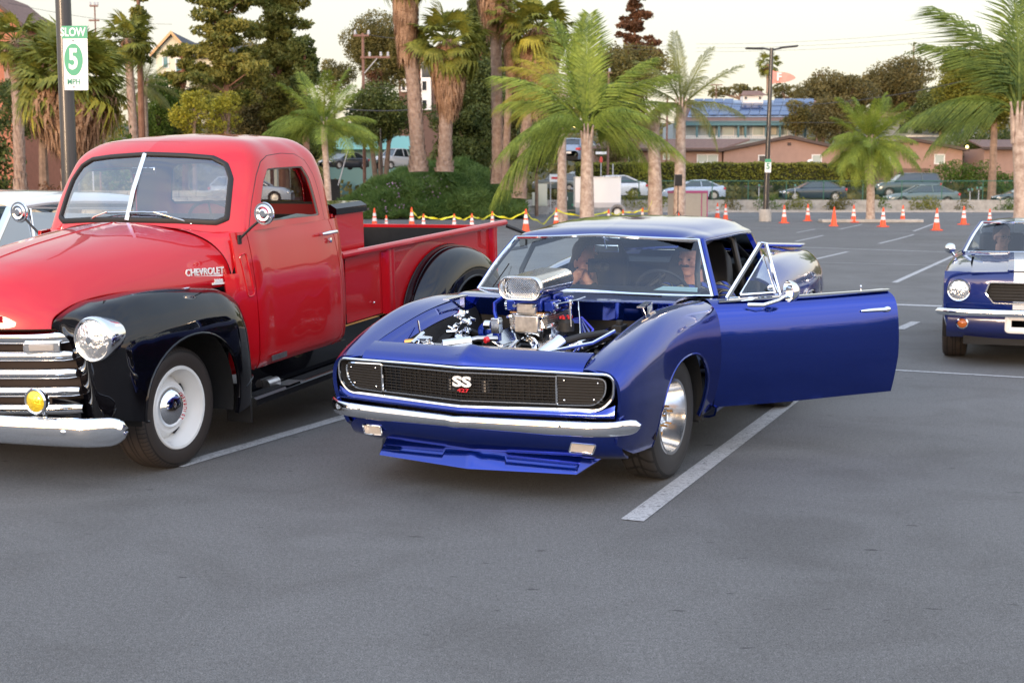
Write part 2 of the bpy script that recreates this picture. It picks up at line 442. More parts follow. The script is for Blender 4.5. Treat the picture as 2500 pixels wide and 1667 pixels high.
def wheel(parent, x, y, z, r, wd, rim, side, tm, style, steer=0, rr=None):
    """wheel empty-less: tyre mesh is the part, rim pieces its sub-parts. axis local y; side=+1 outward = +y"""
    b = MB(); h = wd / 2; rr = rim
    prof = [(rr, -h * .86), (rr + .012, -h * .93), (rr + (r - rr) * .45, -h), (r - .028, -h * .96), (r - .006, -h * .80), (r, -h * .6), (r, 0), (r, h * .6), (r - .006, h * .80), (r - .028, h * .96), (rr + (r - rr) * .45, h), (rr + .012, h * .93), (rr, h * .86), (rr - .01, h * .5), (rr - .01, -h * .5), (rr, -h * .86)]
    b.lathe(prof, 72)
    t = b.build('tyre', tm, parent, ang=50); t.location = (x, y, z); t.rotation_euler = (0, 0, steer)
    s = side
    def L_(prof, mt, nm, n=48, ang=30):
        q = MB().lathe([(a, s * b_) for a, b_ in prof], n); o = q.build(nm, mt, t, ang=ang); return o
    if style == 'mag':
        L_([(rr - .004, h * .84), (rr + .008, h * .90), (rr + .004, h * .95), (rr - .012, h * .93), (rr - .020, h * .6), (rr - .032, h * .2), (rr - .045, -h * .15), (rr - .06, -h * .25), (.09, -h * .2), (.085, 0), (.04, .01), (.0, .012)], alu, 'rim')
        q = MB()
        for k in range(10):       # ribs of the drilled centre
            a = 2 * math.pi * k / 10
            q.box((.125 * math.cos(a), s * (-h * .14), .125 * math.sin(a)), (.10, .03, .022), M=Matrix.Rotation(-a, 3, 'Y'))
        q.build('spoke', alu, t, bevel=.004)
        q = MB(); g = MB()
        for k in range(5):
            a = 2 * math.pi * k / 5 + .3
            for (rad, ln) in ((.057, .07),):
                p = Vector((rad * math.cos(a), 0, rad * math.sin(a)))
                q.cyl(p + Vector((0, s * -.02, 0)), p + Vector((0, s * (ln * .6), 0)), .013, n=6); g.cyl(p + Vector((0, s * (ln * .6), 0)), p + Vector((0, s * (ln + .008), 0)), .006, n=8)
        for k in range(14):
            a = 2 * math.pi * k / 14; p = Vector(((rr - .05) * math.cos(a), 0, (rr - .05) * math.sin(a)))
            g.cyl(p + Vector((0, s * -h * .2, 0)), p + Vector((0, s * (-h * .2 + .022), 0)), .006, n=6)
        q.build('lug_nut', chrome, t); g.build('stud', gold, t)
        L_([(.036, -.01), (.036, .05), (.03, .062), (.0, .066)], chrome, 'hub_cap', 20)
    elif style == 'smoothie':
        L_([(rr - .004, h * .84), (rr + .010, h * .90), (rr + .004, h * .97), (rr - .010, h * .95), (rr - .018, h * .70), (rr - .034, h * .45), (rr - .042, h * .1), (rr - .046, -h * .1), (rr - .062, h * .05), (.145, h * .36), (.125, h * .36), (.10, h * .3), (0, h * .3)], whitep, 'rim')
        q = MB()
        for k in range(4):
            a = math.pi / 4 + k * math.pi / 2 + .3; p = Vector(((rr - .058) * math.cos(a), s * h * .06, (rr - .058) * math.sin(a)))
            q.box(p, (.010, .012, .055), M=Matrix.Rotation(-a, 3, 'Y'))
        q.build('vent_slot', flat, t)
        L_([(.118, h * .34), (.116, h * .46), (.105, h * .56), (.085, h * .68), (.055, h * .78), (.025, h * .83), (0, h * .84)], chrome, 'hub_cap', 40, 60)
    else:
        L_([(rr, h * .84), (rr + .006, h * .9), (rr - .012, h * .9), (rr - .03, h * .3), (.06, h * .35), (.05, h * .5), (0, h * .5)], style, 'rim', 24)
    return t

# =============================================================== blue coupe with open door
CR = .066
cam_car = car_root('classic_coupe', .151, 7.467, .45, CR, 'glossy blue classic coupe with its bonnet off, chrome blower engine showing and driver door open', 'car')
R1 = [  # x, [(y, z)] x 8 rows: gutter, crown inner, crown, shoulder, widest, lower side, low, tuck
 (.88, [(.640, .742), (.715, .745), (.775, .728), (.806, .690), (.820, .640), (.812, .560), (.770, .430), (.70, .30)]),
 (.80, [(.645, .768), (.725, .774), (.790, .760), (.832, .715), (.848, .640), (.842, .540), (.800, .400), (.73, .27)]),
 (.65, [(.652, .806), (.735, .818), (.805, .806), (.858, .752), (.874, .650), (.868, .510), (.830, .360), (.77, .24)]),
 (.42, [(.658, .846), (.742, .868), (.815, .862), (.874, .795), (.893, .665), (.888, .500), (.850, .330), (.79, .20)]),
 (.12, [(.660, .888), (.745, .912), (.818, .912), (.884, .835), (.905, .680), (.900, .500), (.858, .320), (.80, .19)]),
 (-.20, [(.662, .908), (.748, .925), (.820, .922), (.888, .850), (.912, .690), (.905, .500), (.860, .310), (.80, .18)]),
 (-.60, [(.69, .900), (.762, .905), (.822, .895), (.885, .842), (.915, .680), (.908, .500), (.860, .300), (.80, .17)]),
 (-1.00, [(.74, .885), (.785, .890), (.826, .882), (.885, .838), (.915, .680), (.910, .500), (.860, .290), (.80, .16)]),
 (-1.50, [(.74, .885), (.785, .890), (.826, .882), (.885, .838), (.915, .680), (.910, .500), (.860, .290), (.80, .16)]),
 (-1.90, [(.72, .905), (.775, .905), (.826, .892), (.896, .838), (.922, .690), (.912, .500), (.860, .290), (.80, .16)]),
 (-2.30, [(.66, .950), (.745, .950), (.818, .930), (.900, .860), (.928, .700), (.916, .500), (.862, .290), (.80, .16)]),
 (-2.75, [(.64, .950), (.730, .950), (.805, .930), (.890, .855), (.925, .700), (.912, .500), (.860, .300), (.80, .17)]),
 (-3.20, [(.62, .925), (.705, .925), (.775, .905), (.855, .830), (.895, .690), (.885, .500), (.840, .320), (.78, .20)]),
 (-3.55, [(.60, .895), (.670, .895), (.730, .880), (.800, .810), (.845, .680), (.840, .500), (.80, .34), (.74, .24)]),
 (-3.72, [(.58, .875), (.640, .872), (.690, .858), (.745, .790), (.785, .670), (.780, .500), (.75, .36), (.70, .26)]),
]
side_net = Net([r[0] for r in R1], [[(r[0], y, z) for y, z in r[1]] for r in R1])
V = side_net.vz
def arch_pts(cx, cz, rx, rz, z0, n=26, p=2.3):
    """superellipse wheel opening from rear low point over the top to the front low point"""
    o = []; t0 = math.asin(max(-1, min(1, (z0 - cz) / rz)))
    for k in range(n + 1):
        t = (math.pi - t0) + (t0 - (math.pi - t0)) * k / n
        c, s = math.cos(t), math.sin(t)
        o.append((cx + rx * math.copysign(abs(c) ** (2 / p), c), cz + rz * math.copysign(abs(s) ** (2 / p), s)))
    return o
ARF = arch_pts(0.0, .36, .385, .330, .285)
ARR = arch_pts(-2.746, .33, .40, .35, .22)
def front_x(v): return [.842, .850, .842, .838, .838, .835, .80, .74][int(v)] + 0
fend = [(x_, 0) for x_ in (-.345, -.2, 0, .2, .42, .65, .842)]
fend += [(.850, 1), (.842, 2), (.838, 3), (.838, 4), (.835, 5), (.825, 5.6), (.79, 6.2)]
fend += [(.60, V(.6, .285)), (.45, V(.45, .272))]
fend += [(x_, V(x_, z_)) for x_, z_ in ARF[::-1]]
fend += [(-.45, V(-.45, .262)), (-.595, V(-.595, .262)), (-.592, V(-.592, .5)), (-.585, V(-.585, .80)), (-.575, 1.0), (-.575, .55), (-.45, 0)]
seam = .006
door = [(-.602, V(-.602, .27)), (-.599, V(-.6, .5)), (-.592, V(-.6, .8)), (-.584, 1.35), (-1.0, 1.35), (-1.5, 1.35), (-1.752, 1.35), (-1.775, V(-1.775, .8)), (-1.785, V(-1.785, .5)), (-1.775, V(-1.775, .27))]
quart = [(-1.76, 1.0), (-1.783, V(-1.783, .8)), (-1.793, V(-1.79, .5)), (-1.783, V(-1.783, .19)), (-2.30, V(-2.3, .19))]
quart += [(x_, V(x_, z_)) for x_, z_ in ARR[::-1]]
quart = [(-1.76, 0)] + [(-1.76, 1.0), (-1.783, V(-1.783, .8)), (-1.793, V(-1.79, .5)), (-1.783, V(-1.783, .19))] + [(x_, V(x_, z_)) for x_, z_ in ARR[::-1]] + [(-3.2, V(-3.2, .24)), (-3.55, V(-3.55, .28)), (-3.72, 7), (-3.72, 4), (-3.72, 0), (-3.2, 0), (-2.7, 0), (-2.3, 0)]
for s in (1, -1):
    panel('fender', side_net, fend, blue, cam_car, side=s, step=.022, hem=.02)
    panel('quarter_panel', side_net, quart, blue, cam_car, side=s, step=.03, hem=.02)
    # rolled wheel-opening lip
    for A_ in (ARF, ARR):
        P = side_net.ev([a for a, b_ in A_], [V(a, b_) for a, b_ in A_]); P[:, 1] = P[:, 1] * 1 - .003
        MB().tube([(p[0], p[1] * s, p[2]) for p in P], .007, 6).build('arch_lip', blue, cam_car)
    # wheel houses
    for cx, cz, r_ in ((0.005, .36, .40), (-2.746, .33, .41)):
        MB().lathe([(r_, -.42), (r_, -.03)], 26, (cx, s * .89 if s > 0 else -.47, cz), a0=-.12, a1=math.pi + .3).build('wheel_house', flat, cam_car)
rk = Net([-.60, -1.79], [[(x_, .868, .268), (x_, .862, .238), (x_, .83, .218), (x_, .60, .212)] for x_ in (-.60, -1.79)])
for s in (1, -1):
    panel('rocker_panel', rk, [(-.605, 0), (-1.78, 0), (-1.78, 3), (-.605, 3)], blue, cam_car, side=s, vs_=.05)
panel('passenger_door', side_net, door, blue, cam_car, side=-1, step=.03, hem=.02)
# ---- driver's door, swung out about its front edge
DA = R(-49)
hx, hy = -.60, .865
dr = empty('driver_door'); dr.parent = cam_car; dr.location = (hx, hy, 0); dr.rotation_euler = (0, 0, DA)   # turns the door outwards
tfm = lambda P: P - np.array([hx, hy, 0])
dskin = panel('door_skin', side_net, door, blue, dr, step=.028, hem=.0, tf=tfm)
# give the open door its depth: jamb edges and inner trim card
IN = [(p[0], p[1]) for p in dens(np.array(door) * [1, .1], .05)]
P = side_net.ev([a for a, b_ in IN], [b_ / .1 for a, b_ in IN]); P = tfm(P)
Q = P.copy(); Q[:, 1] = -.095 + 0 * Q[:, 1]; Q[:, 1] = np.minimum(Q[:, 1], P[:, 1] - .03)
b = MB(); n = len(P); b.add(list(P) + list(Q), [(i, (i + 1) % n, n + (i + 1) % n, n + i) for i in range(n)]); b.build('door_edge', blue, dskin)
b = MB(); b.add([tuple(q) for q in Q] + [tuple(Q.mean(0))], [((i + 1) % n, i, n) for i in range(n)]); b.build('trim_card', trim, dskin)
zt = .895
MB().box((-.60, -.032, zt), (1.12, .028, .010)).build('belt_moulding', chrome, dskin)
MB().cyl((-.98, -.05, .89), (-.98, -.05, .925), .004).sphere((-.98, -.05, .925), .007).build('lock_button', chrome, dskin)
q = MB().tube([(-.93, .048, .79), (-.97, .060, .792), (-1.04, .061, .792), (-1.09, .058, .79)], [.006, .010, .011, .012], 8)
q.sphere((-1.10, .052, .79), .022, sc_=(1.2, .6, .8)); q.build('door_handle', chrome, dskin)
# vent window: chrome triangle with glass
vA, vB, vC = Vector((-.10, -.045, .905)), Vector((-.44, -.045, .905)), Vector((-.365, -.15, 1.205))
vD = Vector((-.40, -.15, 1.205))
def bar(name, pts, r_, m_, par, flat_=1.0): return MB().tube(pts, r_, 8, flat=flat_).build(name, m_, par)
vf = MB()
vf.tube([vA, vC], .017, 6, flat=.7); vf.tube([vC, vD, vB], .013, 6); vf.tube([vB, vA], .008, 6)
vfo = vf.build('vent_frame', chrome, dskin)
k1, k2, k3 = vA + Vector((-.085, 0, .02)), vB + Vector((.03, 0, .02)), vC + Vector((-.02, 0, -.07))
vf = MB(); vf.tube([k1, k3, k2, k1], .006, 6); vf.build('vent_inner_frame', chrome, vfo)
MB().add([k1, k2, k3], [(0, 1, 2)]).build('vent_glass', glassf, vfo, smooth=False)
MB().sphere(k2 + Vector((.035, .01, .03)), .018, sc_=(1, .4, 1)).build('vent_latch', chrome, vfo)
# door mirror
mo = MB().tube([(-.20, .03, .872), (-.28, .075, .872), (-.36, .11, .900), (-.41, .12, .93)], [.013, .012, .010, .010], 8, flat=.8)
mo = mo.build('mirror_arm', chrome, dskin)
MB().lathe([(0, -.055), (.030, -.048), (.052, -.028), (.063, .0), (.065, .012), (.060, .014)], 28, (-.42, .13, .950), 'x').build('mirror_shell', chrome, mo)
# ---- engine bay front: header panel with centre peak
hy_ = [-.642, -.50, -.25, -.06, 0, .06, .25, .50, .642]
def hd(y):
    a = abs(y); pk = max(0, 1 - a / .085)
    return [(.935 - .145 * a - .0 , y, .757 - .02 * a), (.925 - .150 * a, y, .776 - .022 * a + .006 * pk), (.88 - .14 * a, y, .800 - .022 * a + .014 * pk), (.80 - .14 * a, y, .826 - .02 * a + .017 * pk), (.775 - .13 * a, y, .822 - .02 * a + .014 * pk)]
hn = Net(hy_, [hd(y) for y in hy_], cu=(4,))
hfun = panel('header_panel', hn, [(-.640, 0), (.640, 0), (.640, 4), (-.640, 4)], blue, cam_car, step=.02, vs_=.04, hem=.012)
# ---- grille opening, chrome bezel
def fx(y): return .958 - .150 * abs(y) - .10 * max(0, abs(y) - .70)
BZ = rpoly([(-.80, .735), (0, .752), (.80, .735), (.795, .62), (.735, .555), (0, .548), (-.735, .555), (-.795, .62)], [.075, .3, .075, .03, .06, .3, .06, .03], 6)
BZ = dens(BZ, .04); loop = [(fx(y), y, z) for y, z in BZ]
MB().tube(loop, .0075, 6, closed=True).build('grille_bezel', chrome, cam_car)
inn = [(fx(y * .99) - .045, y * .965, .648 + (z - .648) * .84) for y, z in BZ]
q = MB(); n = len(loop)
q.add(loop + inn, [(i, (i + 1) % n, n + (i + 1) % n, n + i) for i in range(n)]); q.build('grille_surround', flat, cam_car)
zt_, zb_ = .722, .576
for s in (-1, 1):
    q = MB().tube([(fx(y) - .022, y, zt_ - .010 * abs(y)) for y in np.linspace(0, s * .50, 9)], .0055, 6)
    q.tube([(fx(y) - .022, y, zb_) for y in np.linspace(0, s * .50, 9)], .0055, 6); q.build('grille_trim', chrome, cam_car)
    D = rpoly([(s * .505, .722), (s * .755, .712), (s * .748, .63), (s * .70, .578), (s * .505, .574)], [.01, .06, .03, .05, .01], 5)
    P = [(fx(y) - .018, y, z) for y, z in dens(D, .05)]
    MB().tube(P, .006, 6, closed=True).build('headlight_door_frame', chrome, cam_car)
    c0 = MB(); Pn = [(p[0] - .006, p[1], p[2]) for p in P]; cc = np.mean(Pn, 0); n = len(Pn)
    c0.add(Pn + [tuple(cc)], [(i, (i + 1) % n, n) if s > 0 else ((i + 1) % n, i, n) for i in range(n)])
    hdoor = c0.build('headlight_door', flat, cam_car)
    for (y, z) in ((.545, .700), (.715, .690), (.545, .600), (.695, .607)): MB().sphere((fx(y) - .014, s * y, z), .006, 8, 6).build('screw', chrome, hdoor)
    q = MB()
    for z in np.arange(.588, .715, .0145): q.box((fx(.62) - .016, s * .625, z), (.006, .235, .004), rz=s * .15)
    q.build('door_rib', trim, hdoor)
# grille bars: horizontal blades and uprights, each a blade the photo shows
for i, z in enumerate(np.linspace(.586, .712, 9)):
    q = MB(); ys = np.linspace(-.50, .50, 21)
    q.grid([[(fx(y) - .030, y, z - .0022), (fx(y) - .050, y, z - .0012), (fx(y) - .050, y, z + .0012), (fx(y) - .030, y, z + .0022)] for y in ys], cv=True)
    q.build('grille_bar', flat, cam_car)
q = MB()
for y in np.linspace(-.49, .49, 31): q.box((fx(y) - .042, y, .649), (.012, .0028, .142 - .01 * abs(y)))
q.build('grille_upright', flat, cam_car)
for s in (-1, 1):
    MB().cyl((.80, s * .10 - .02, .60), (.80, s * .10 - .02, .66), .028, n=16).build('horn', cast, cam_car)
text('SS', .072, .003, 'emblem', whitep, cam_car, frame((fx(0) - .020, .012, .672), (0, 1, 0), (0, 0, 1)), bold=.003, sx_=1.6)
text('427', .026, .002, 'emblem', redm, cam_car, frame((fx(0) - .022, .016, .628), (0, 1, 0), (0, 0, 1)), bold=.0006, sx_=1.7)
# radiator behind the grille
MB().box((.70, 0, .60), (.05, .95, .36)).build('radiator', mat('radiator_core', (.03, .028, .026), .6, .3, bump=.6, bscale=90), cam_car)
# body strip under the grille, valance, spoiler, bumper
def strip(name, rows, ys, m_, st=.02, vs_=.05, hem=.01, cu=None):
    net = Net(ys, [[r_(y) for r_ in rows] for y in ys], cu=(len(ys) // 2,) if cu is None else cu); net.keep = True
    return net
ys = [-.80, -.74, -.6, -.3, 0, .3, .6, .74, .80]
sn = strip('', [lambda y: (fx(y) - .002, y, .552 if abs(y) < .75 else .60), lambda y: (fx(y) + .012, y, .538), lambda y: (fx(y) + .004, y, .512), lambda y: (fx(y) - .05, y, .498)], ys, blue); sn.flip = False
def fpanel(name, net, ol, m_, **k):
    o = panel(name, net, ol, m_, cam_car, **k); return o
net_front = sn
class FN:          # faces forward (+x)
    def __init__(s, net): s.n = net; s.keep = True
    def ev(s, U, V_): return s.n.ev(U, V_)
def front(name, rows, ys, m_, ol=None, holes=(), step=.02, vs_=.05, hem=.012, par=None, lin=False):
    net = Net(ys, [[r_(y) for r_ in rows] for y in ys], cu=range(1, len(ys) - 1) if lin else (len(ys) // 2,), cv=range(1, len(rows) - 1) if lin else ()); net.keep = True; net.faceted = lin
    a, b_ = ys[0], ys[-1]; K = len(rows) - 1
    c = net.ev([0.], [K / 2]); u = net.ev([.01], [K / 2]) - net.ev([-.01], [K / 2]); v_ = net.ev([0.], [K / 2 + .01]) - net.ev([0.], [K / 2 - .01])
    if np.cross(u, v_)[0][0] < 0: net.flip = True
    return panel(name, net, ol or [(a, 0), (b_, 0), (b_, K), (a, K)], m_, par or cam_car, holes=holes, step=step, vs_=vs_, hem=hem)
front('lower_lip', [lambda y: (fx(y) - .002, y, .550 + .03 * max(0, abs(y) - .72) / .08), lambda y: (fx(y) + .010, y, .534), lambda y: (fx(y) + .004, y, .515), lambda y: (fx(y) - .05, y, .500)], ys, blue)
def vx(y): return .885 - .12 * abs(y) - .25 * max(0, abs(y) - .66)
slots = [rpoly([(s * .10, .55), (s * .16, 1.15), (s * .50, 1.15), (s * .53, .35), (s * .12, .35)][::s], .02, 3) for s in (1, -1)]
front('front_valance', [lambda y: (vx(y) - .035, y, .460), lambda y: (vx(y), y, .430), lambda y: (vx(y) - .005, y, .360), lambda y: (vx(y) - .045, y, .300), lambda y: (vx(y) - .10, y, .270)], [-.80, -.68, -.45, -.2, 0, .2, .45, .68, .80], blue, holes=slots)
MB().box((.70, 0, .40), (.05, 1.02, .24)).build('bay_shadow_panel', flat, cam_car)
for s in (-1, 1):
    O = rpoly([(s * .56, .372), (s * .685, .366), (s * .668, .318), (s * .548, .324)], .008, 3)
    X = lambda y: vx(y) + .004
    P = [(X(y), y, z) for y, z in O]
    pl = MB().tube(P, .0045, 6, closed=True).build('parking_light', chrome, cam_car)
    n = len(P); c = np.mean(P, 0); MB().add(P + [tuple(c)], [(i, (i + 1) % n, n) for i in range(n)]).build('lens', frost, pl)
# chin spoiler
ys = [-.70, -.58, -.3, 0, .3, .58, .70]
def sp(y):
    a = abs(y); d = max(0, a - .58) / .12
    return (.80 - .17 * a - .1 * d, .328 - .035 * a), (.885 - .14 * a - .25 * d, .212 + .005 * a + .083 * d)
0 and front('chin_spoiler', [lambda y: (sp(y)[0][0], y, sp(y)[0][1]), lambda y: ((sp(y)[0][0] * .55 + sp(y)[1][0] * .45) - .006, y, sp(y)[0][1] * .55 + sp(y)[1][1] * .45), lambda y: (sp(y)[1][0], y, sp(y)[1][1]), lambda y: (sp(y)[1][0] - .03, y, sp(y)[1][1] - .012)], ys, blue, hem=.008, lin=True)
q = []
for y in np.concatenate([np.linspace(-.70, -.58, 4), np.linspace(-.56, .56, 41), np.linspace(.58, .70, 4)]):
    (xa, za), (xb, zb) = sp(y); q.append([(xa - .03, y, za + .012), (xa, y, za), (xb, y, zb), (xb + .004, y, zb - .008), (xb - .03, y, zb - .014), (xa - .06, y, za - .03)])
MB().grid(q).build('chin_spoiler', blue, cam_car, ang=28)
# bumper: rounded blade, wrapping round the corners, slight V at the centre
ys = np.concatenate([np.linspace(-.905, -.78, 8), np.linspace(-.7, .7, 29), np.linspace(.78, .905, 8)])
def bx_(y):
    a = abs(y); return 1.012 - .155 * a - (.0 if a < .72 else 3.6 * (a - .72) ** 2) + (.012 if a < .02 else 0)
rows = []
for y in ys:
    a = abs(y); hgt = .030 + .008 * min(1, a / .5); zc = .482 - .012 * min(1, a / .5); e_ = max(0, (a - .86) / .045); hgt *= math.sqrt(max(.02, 1 - e_ * e_))
    rows.append([(bx_(y) + .02 * math.cos(t) - .006, y, zc + hgt * math.sin(t)) for t in np.linspace(-2.0, 2.0, 13)])
bp = MB().grid(rows, flip=True).build('front_bumper', chrome, cam_car, ang=60)
for y in (-.62, .55, .84): MB().sphere((bx_(y) + .012, y, .488), .010, 10, 6, (.5, 1, 1)).build('bumper_bolt', chrome, bp)
# ---- cowl / firewall
cn_y = [-.70, -.5, 0, .5, .70]
def cw(y):
    a = abs(y) / .7; return [(-.42 + .05 * (1 - a), y, .80), (-.36 + .05 * (1 - a), y, .905), (-.37 + .05 * (1 - a), y, .918), (-.45, y, .928), (-.62 - .02 * a, y, .93 - .01 * a), (-.74 - .10 * a, y, .90)]
cnet = Net(cn_y, [cw(y) for y in cn_y])
panel('cowl_panel', cnet, [(-.70, 0), (.70, 0), (.70, 5), (-.70, 5)], blue, cam_car, step=.03, vs_=.1)
q = MB()
for i in range(44): q.box((-.56, .06 + i * .0115, .9305), (.03, .004, .004))
q.build('cowl_vent', flat, cam_car)
MB().box((-.44, 0, .63), (.03, 1.36, .5)).build('firewall', flat, cam_car)
for s in (-1, 1):
    # blue inner gutter and black inner fender
    g = Net([.80, .5, .1, -.35], [[(x_, .652, z_), (x_, .636, z_ - .015), (x_, .60, z_ - .035), (x_, .585, z_ - .06)] for x_, z_ in ((.80, .775), (.5, .832), (.1, .888), (-.35, .905))])
    panel('bay_gutter', g, [(.78, 0), (-.37, 0), (-.37, 3), (.78, 3)], blue, cam_car, side=s, vs_=.04)
    inf = Net([.75, .4, 0, -.4], [[(x_, .585, z_), (x_, .55, z_ - .12), (x_, .48, z_ - .35), (x_, .46, z_ - .55)] for x_, z_ in ((.75, .73), (.4, .79), (0, .83), (-.4, .85))])
    panel('inner_fender', inf, [(.74, 0), (-.4, 0), (-.4, 3), (.74, 3)], flat, cam_car, side=s, vs_=.18, hem=0)
    # bonnet hinge
    h_ = MB().box((-.16, s * .60, .935), (.20, .045, .008), rz=s * .12).box((-.25, s * .60, .90), (.02, .03, .07)).tube([(-.10, s * .60, .93), (-.24, s * .58, .84)], .009, 6)
    h_.build('bonnet_hinge', alu, cam_car)
MB().box((.1, 0, .33), (1.3, 1.0, .03)).build('engine_bay_floor', flat, cam_car)
# radiator support and top hardware
MB().box((.655, 0, .775), (.045, 1.20, .022)).box((.56, -.02, .775), (.09, .80, .018)).build('radiator_support', cast, cam_car, bevel=.004)
MB().box((.70, .10, .792), (.05, .22, .003)).box((.70, -.42, .792), (.05, .12, .003)).build('cover_plate', alu, cam_car)
for s, y0, y1 in ((1, .34, .60), (-1, -.33, -.60)):
    MB().tube([(.60, y0, .785), (.42, s * .52, .81), (.30, y1, .86)], .010, 6, flat=.6).build('support_brace', alu, cam_car)
rc = MB().lathe([(.030, 0), (.030, .018), (.042, .02), (.042, .032), (.030, .036), (0, .04)], 18, (.545, -.42, .785), 'z').build('radiator_cap', chrome, cam_car)
MB().cyl((.60, -.28, .79), (.50, -.16, .80), .030, n=14).build('coolant_filler', chrome, cam_car)
MB().cyl((.60, .30, .76), (.47, .36, .82), .042, n=18).build('thermostat_housing', chrome, cam_car)
q = MB()
for k in range(3): q.lathe([(.043, 0), (.046, .006), (.043, .012)], 18, (0, 0, 0), 'x')
MB().tube([(.48, .36, .815), (.40, .45, .84), (.28, .53, .84), (.12, .56, .80)], .019, 10).build('radiator_hose', rubber, cam_car)
MB().tube([(.55, -.25, .79), (.46, -.14, .81), (.38, -.06, .80)], .015, 8).build('braided_hose', cast, cam_car)
MB().box((.50, -.55, .78), (.02, .03, .02)).tube([(.48, -.50, .76), (.44, -.49, .82), (.60, -.47, .79)], .012, 6).build('latch_arm', chrome, cam_car)
q = MB().tube([(.52, -.56, .78), (.50, -.50, .785)], .016, 8).build('fuse_holder', gold, cam_car)
# accessories on the passenger side: master cylinder-like chrome cluster
q = MB(); rr_ = random.Random(3)
for i in range(16):
    c = (rr_.uniform(-.05, .14), rr_.uniform(-.50, -.40), rr_.uniform(.72, .86)); d = Vector((rr_.uniform(-1, 1), rr_.uniform(-1, 1), rr_.uniform(-.4, 1))).normalized() * rr_.uniform(.02, .06)
    q.cyl(c, Vector(c) + d, rr_.uniform(.007, .018), n=10)
q.cyl((.06, -.47, .72), (.10, -.40, .70), .045, n=20).box((.02, -.46, .87), (.16, .05, .012), rz=.3)
q.build('alternator', chrome, cam_car, bevel=.002)
MB().tube([(-.2, -.36, .62), (-.1, -.40, .72), (.0, -.46, .78)], .018, 8).build('air_duct', rubber, cam_car)
MB().lathe([(0, 0), (.055, 0), (.055, .02), (.02, .025)], 20, (-.05, -.335, .76), 'x').build('brake_booster', blue2, cam_car)
MB().box((-.10, .47, .80), (.10, .06, .05)).cyl((-.10, .47, .82), (-.10, .47, .85), .02, n=10).build('fluid_reservoir', flat, cam_car, bevel=.004)

# ---- supercharged engine
EX, EY = .03, .045
q = MB().box((EX - .10, EY, .60), (.62, .42, .22)); q.build('engine_block', flat, cam_car, bevel=.01)
for s in (-1, 1):
    q = MB().box((EX - .14, EY + s * .25, .715), (.54, .13, .075), M=Matrix.Rotation(s * .5, 3, 'X')); vc = q.build('valve_cover', alu, cam_car, bevel=.015)
    q = MB()
    for k in range(4): q.tube([(EX + .12 - k * .14, EY + s * .26, .66), (EX + .12 - k * .14, EY + s * .36, .62), (EX + .02 - k * .10, EY + s * .40, .50)], .022, 8)
    q.build('exhaust_header', cast, cam_car)
# intake manifold, tapering up to the blower
def ring(z, a, b_, x0=EX, r_=.02): return [(x0 + px_, EY + py_, z) for px_, py_ in rrect(-a, -b_, a, b_, min(a, b_) * .45, 3)]
MB().grid([ring(.66, .22, .19), ring(.72, .17, .15), ring(.76, .14, .115), ring(.80, .15, .125)], cv=True, flip=True).build('intake_manifold', alu, cam_car)
MB().grid([ring(.80, .16, .13), ring(.835, .17, .135), ring(.84, .165, .12), ring(.90, .16, .085), ring(.905, .17, .12), ring(.918, .17, .12)], cv=True, flip=True).build('supercharger', alu, cam_car, ang=25)
q = MB()                                        # finned casing
for k in range(7): q.box((EX, EY, .838 + k * .011), (.33, .235 - .004 * abs(k - 3), .0045))
q.build('supercharger_fin', cast, cam_car)
MB().lathe([(0, .02), (.05, .02), (.055, .0), (.055, -.04), (.062, -.045), (.062, -.05)], 24, (EX + .215, EY, .73), 'x').build('blower_pulley', chrome, cam_car)
q = MB().box((EX + .185, EY, .86), (.03, .15, .10)).box((EX + .18, EY, .945), (.03, .12, .06)); q.build('front_cover', cast, cam_car, bevel=.008)
for (y, z) in ((-.09, .83), (.09, .83), (-.10, .90), (.10, .90), (0, .80), (-.06, .965), (.06, .965)): MB().cyl((EX + .19, EY + y, z), (EX + .22, EY + y, z), .010, n=8).build('cover_bolt', chrome, cam_car)
# two blue four-barrel carburettors
for i, x0 in enumerate((EX + .095, EX - .085)):
    cb = MB().box((x0, EY, .965), (.13, .16, .075)).box((x0 + .0, EY + .115, .955), (.10, .06, .06)).box((x0, EY - .115, .955), (.10, .06, .06)).build('carburettor', blue2, cam_car, bevel=.008)
    for s in (-1, 1):
        q = MB(); q.cyl((x0 + .02, EY + s * .13, .955), (x0 + .02, EY + s * .165, .955), .013, n=10)
        for dx in (-.035, .045):
            for dz in (-.02, .02): q.cyl((x0 + dx, EY + s * .14, .955 + dz), (x0 + dx, EY + s * .152, .955 + dz), .005, n=6)
        q.build('carburettor_fitting', chrome, cb)['kind'] = 'stuff'
    MB().box((x0, EY, .922), (.17, .21, .008)).build('base_plate', gold, cb)
# scoop: open-mouthed rounded aluminium box
sy, sz0 = .125, 1.010
O1 = rrect(-sy, -.062, sy, .062, .061, 8)
def sc_ring(x, k=1.0, dz=0): return [(x, EY + a * k, sz0 + .058 + dz + b_ * k) for a, b_ in O1]
sco = MB().grid([sc_ring(EX + .27, 1.0), sc_ring(EX + .262, 1.06), sc_ring(EX + .24, 1.065), sc_ring(EX + .225, 1.0), sc_ring(EX - .19, .98), sc_ring(EX - .22, .90), sc_ring(EX - .23, .6)], cv=True).build('air_scoop', alu, cam_car, ang=40)
MB().grid([sc_ring(EX + .27, 1.0), sc_ring(EX + .268, .93), sc_ring(EX + .22, .85), sc_ring(EX + .20, .84)], cv=True, flip=True).build('scoop_mouth', alu, sco)
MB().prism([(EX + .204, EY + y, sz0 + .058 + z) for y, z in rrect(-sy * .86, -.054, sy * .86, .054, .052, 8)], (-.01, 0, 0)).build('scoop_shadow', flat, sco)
q = MB(); zz = sz0 + .058                        # expanded mesh screen
